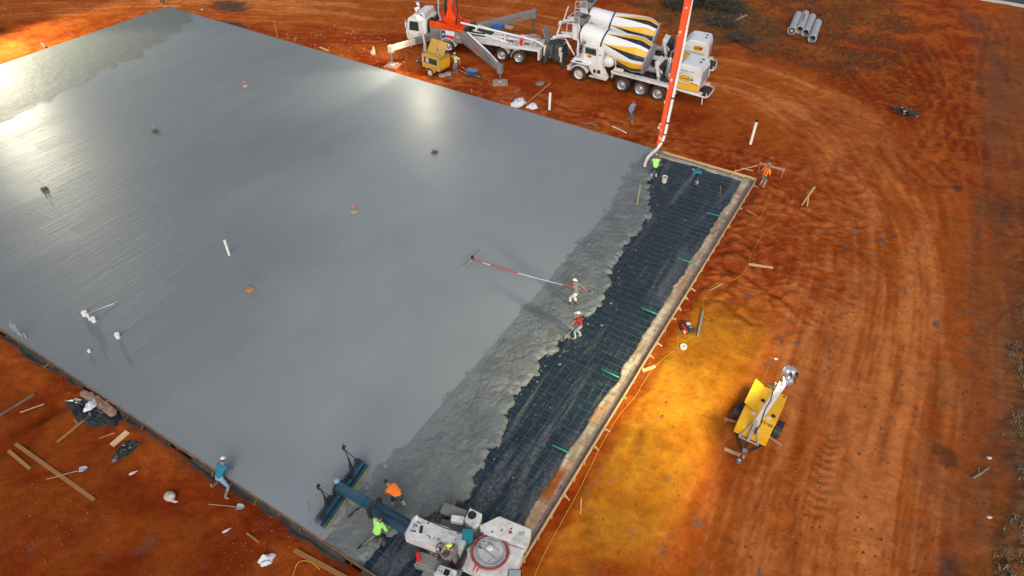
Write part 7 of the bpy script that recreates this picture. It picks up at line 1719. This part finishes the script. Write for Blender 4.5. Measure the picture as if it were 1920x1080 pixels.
def bush(label, p, rad, n, seed, mat=M_SCRUB, tall=1.0):
    """felled brush: limbs and twigs with leaf clumps through the volume"""
    rs = random.Random(seed); p = Vector(p); p.z = gz(p.x, p.y); t = thing('brush_pile', label, 'brush', p, 0, 'brush heaps')
    mb = MB(); tips = []
    for k in range(int(26 * rad[0])):
        a = rs.uniform(0, 6.283); l = rs.uniform(.4, 1.0); e = Vector((math.cos(a) * rad[0] * l, math.sin(a) * rad[1] * l, rs.uniform(.1, 1.0) * rad[2])); s = Vector((rs.gauss(0, .3) * rad[0], rs.gauss(0, .3) * rad[1], .05)); m = s.lerp(e, .55) + Vector((rs.gauss(0, .1), rs.gauss(0, .1), .12))
        mb.tube([s, m, e], [.05 * rs.uniform(.5, 1.2), .03, .008], 5)
        for q in range(3): f = m.lerp(e, rs.random()); g_ = f + Vector((rs.gauss(0, .35), rs.gauss(0, .35), rs.uniform(0, .35))); mb.tube([f, g_], [.012, .004], 4); tips.append(g_)
        tips += [e, m]
    mb.build('branches', M_TWIG, t, 180)
    V = []; F = []
    for k in range(n):
        c = rs.choice(tips) + Vector((rs.gauss(0, .22), rs.gauss(0, .22), rs.gauss(0, .16))); c.z = max(c.z, .02)
        d = Vector((rs.gauss(0, 1), rs.gauss(0, 1), rs.gauss(0, .7))).normalized(); u = d.cross(Vector((rs.gauss(0, 1), rs.gauss(0, 1), rs.gauss(0, 1)))).normalized(); l = rs.uniform(.07, .19); w = l * .36; o = len(V)
        V += [c, c + d * l * .5 + u * w, c + d * l, c + d * l * .5 - u * w]; F.append((o, o + 1, o + 2, o + 3))
    me = bpy.data.meshes.new('foliage'); me.from_pydata([tuple(v) for v in V], [], F); link('foliage', me, mat, t); return t
bush('dark felled brush heap left of the orange boom at the top', site(1268, 10), (2.2, 1.8, 1.1), 2600, 1)
bush('largest dark green brush heap behind the orange boom', site(1335, 8), (3.4, 2.6, 1.7), 6500, 2)
bush('small dark brush heap right of the largest one', site(1372, 22), (1.8, 1.3, .9), 1900, 3)
bush('low brown brush below the largest heap', site(1350, 42), (2.4, 1.6, .6), 1500, 4, leaf_mat('brown_leaf', (.045, .032, .016), (.11, .07, .035)))
bush('flattened brown brush behind the far mixer engine house', site(1395, 75), (1.9, 1.2, .5), 1100, 5, bpy.data.materials['brown_leaf'])
for lab, a, b, r in (('pale broken log lying on the brushy ground', (1377, 42), (1400, 32), .17), ('dark stick lying in the verge ruts', (1822, 898), (1852, 880), .06)):
    A, B = on_ground(*a, r), on_ground(*b, r + .05); t = thing('log', lab, 'log', A); d = B - A
    MB().tube([Vector(), d * .35 + Vector((.03, 0, .04)), d * .7, d], [r, r * .9, r * .8, r * .55], 9).build('trunk', simple('grey_wood', (.24, .19, .14), .9, var=.4, scale=3, bmp=.02), t, 60)
    MB().tube([d * .4, d * .45 + Vector((-.1, .2, r * 2.2))], [r * .4, r * .25], 6).build('stub', MATS['grey_wood'], t, 60)
# burnt heap of stones
p = site(1697, 210); t = thing('rubble_heap', 'small charred rubble heap on the graded clay right', 'rubble', (p.x, p.y, gz(p.x, p.y))); rs = random.Random(9)
for k in range(46):
    v, f = protos[k % 8]; s = rs.uniform(.06, .2); a = rs.uniform(0, 6.28); q = rs.random() ** .6; c = np.array([math.cos(a) * 1.0 * q, math.sin(a) * .8 * q, .18 * (1 - q)])
    me = bpy.data.meshes.new('stone'); me.from_pydata((v * s + c).tolist(), [], f.tolist()); link('stone', me, simple('charred_stone', (.04, .034, .028), .9, var=.4) if k % 5 else simple('pale_stone', (.34, .27, .2), .9, var=.3), t)

# blobs of concrete dropped on the membrane ahead of the pour
rs = np.random.RandomState(31); Vs = []; Fs = []; off = 0
for i in range(170):
    y = rs.uniform(8.5, 42); e = float(np.interp(y, YR, XR)); x = e + rs.exponential(.55) - .1
    if x > -6.9: continue
    v, f = protos[rs.randint(8)]; s_ = .02 + .075 * rs.rand() ** 2.5; z = float(membrane_z(np.array([x]), np.array([y]))[0])
    Vs.append(v * [s_ * rs.uniform(.7, 1.5), s_ * rs.uniform(.7, 1.5), s_ * .45] + [x, y, z + .004]); Fs.append(f + off); off += len(v)
me = bpy.data.meshes.new('splash'); me.from_pydata(np.concatenate(Vs).tolist(), [], np.concatenate(Fs).tolist())
tag(link('concrete_splashes', me, M_HEAP, None, 180), 'spattered concrete drops on the membrane ahead of the pour', kind='stuff')
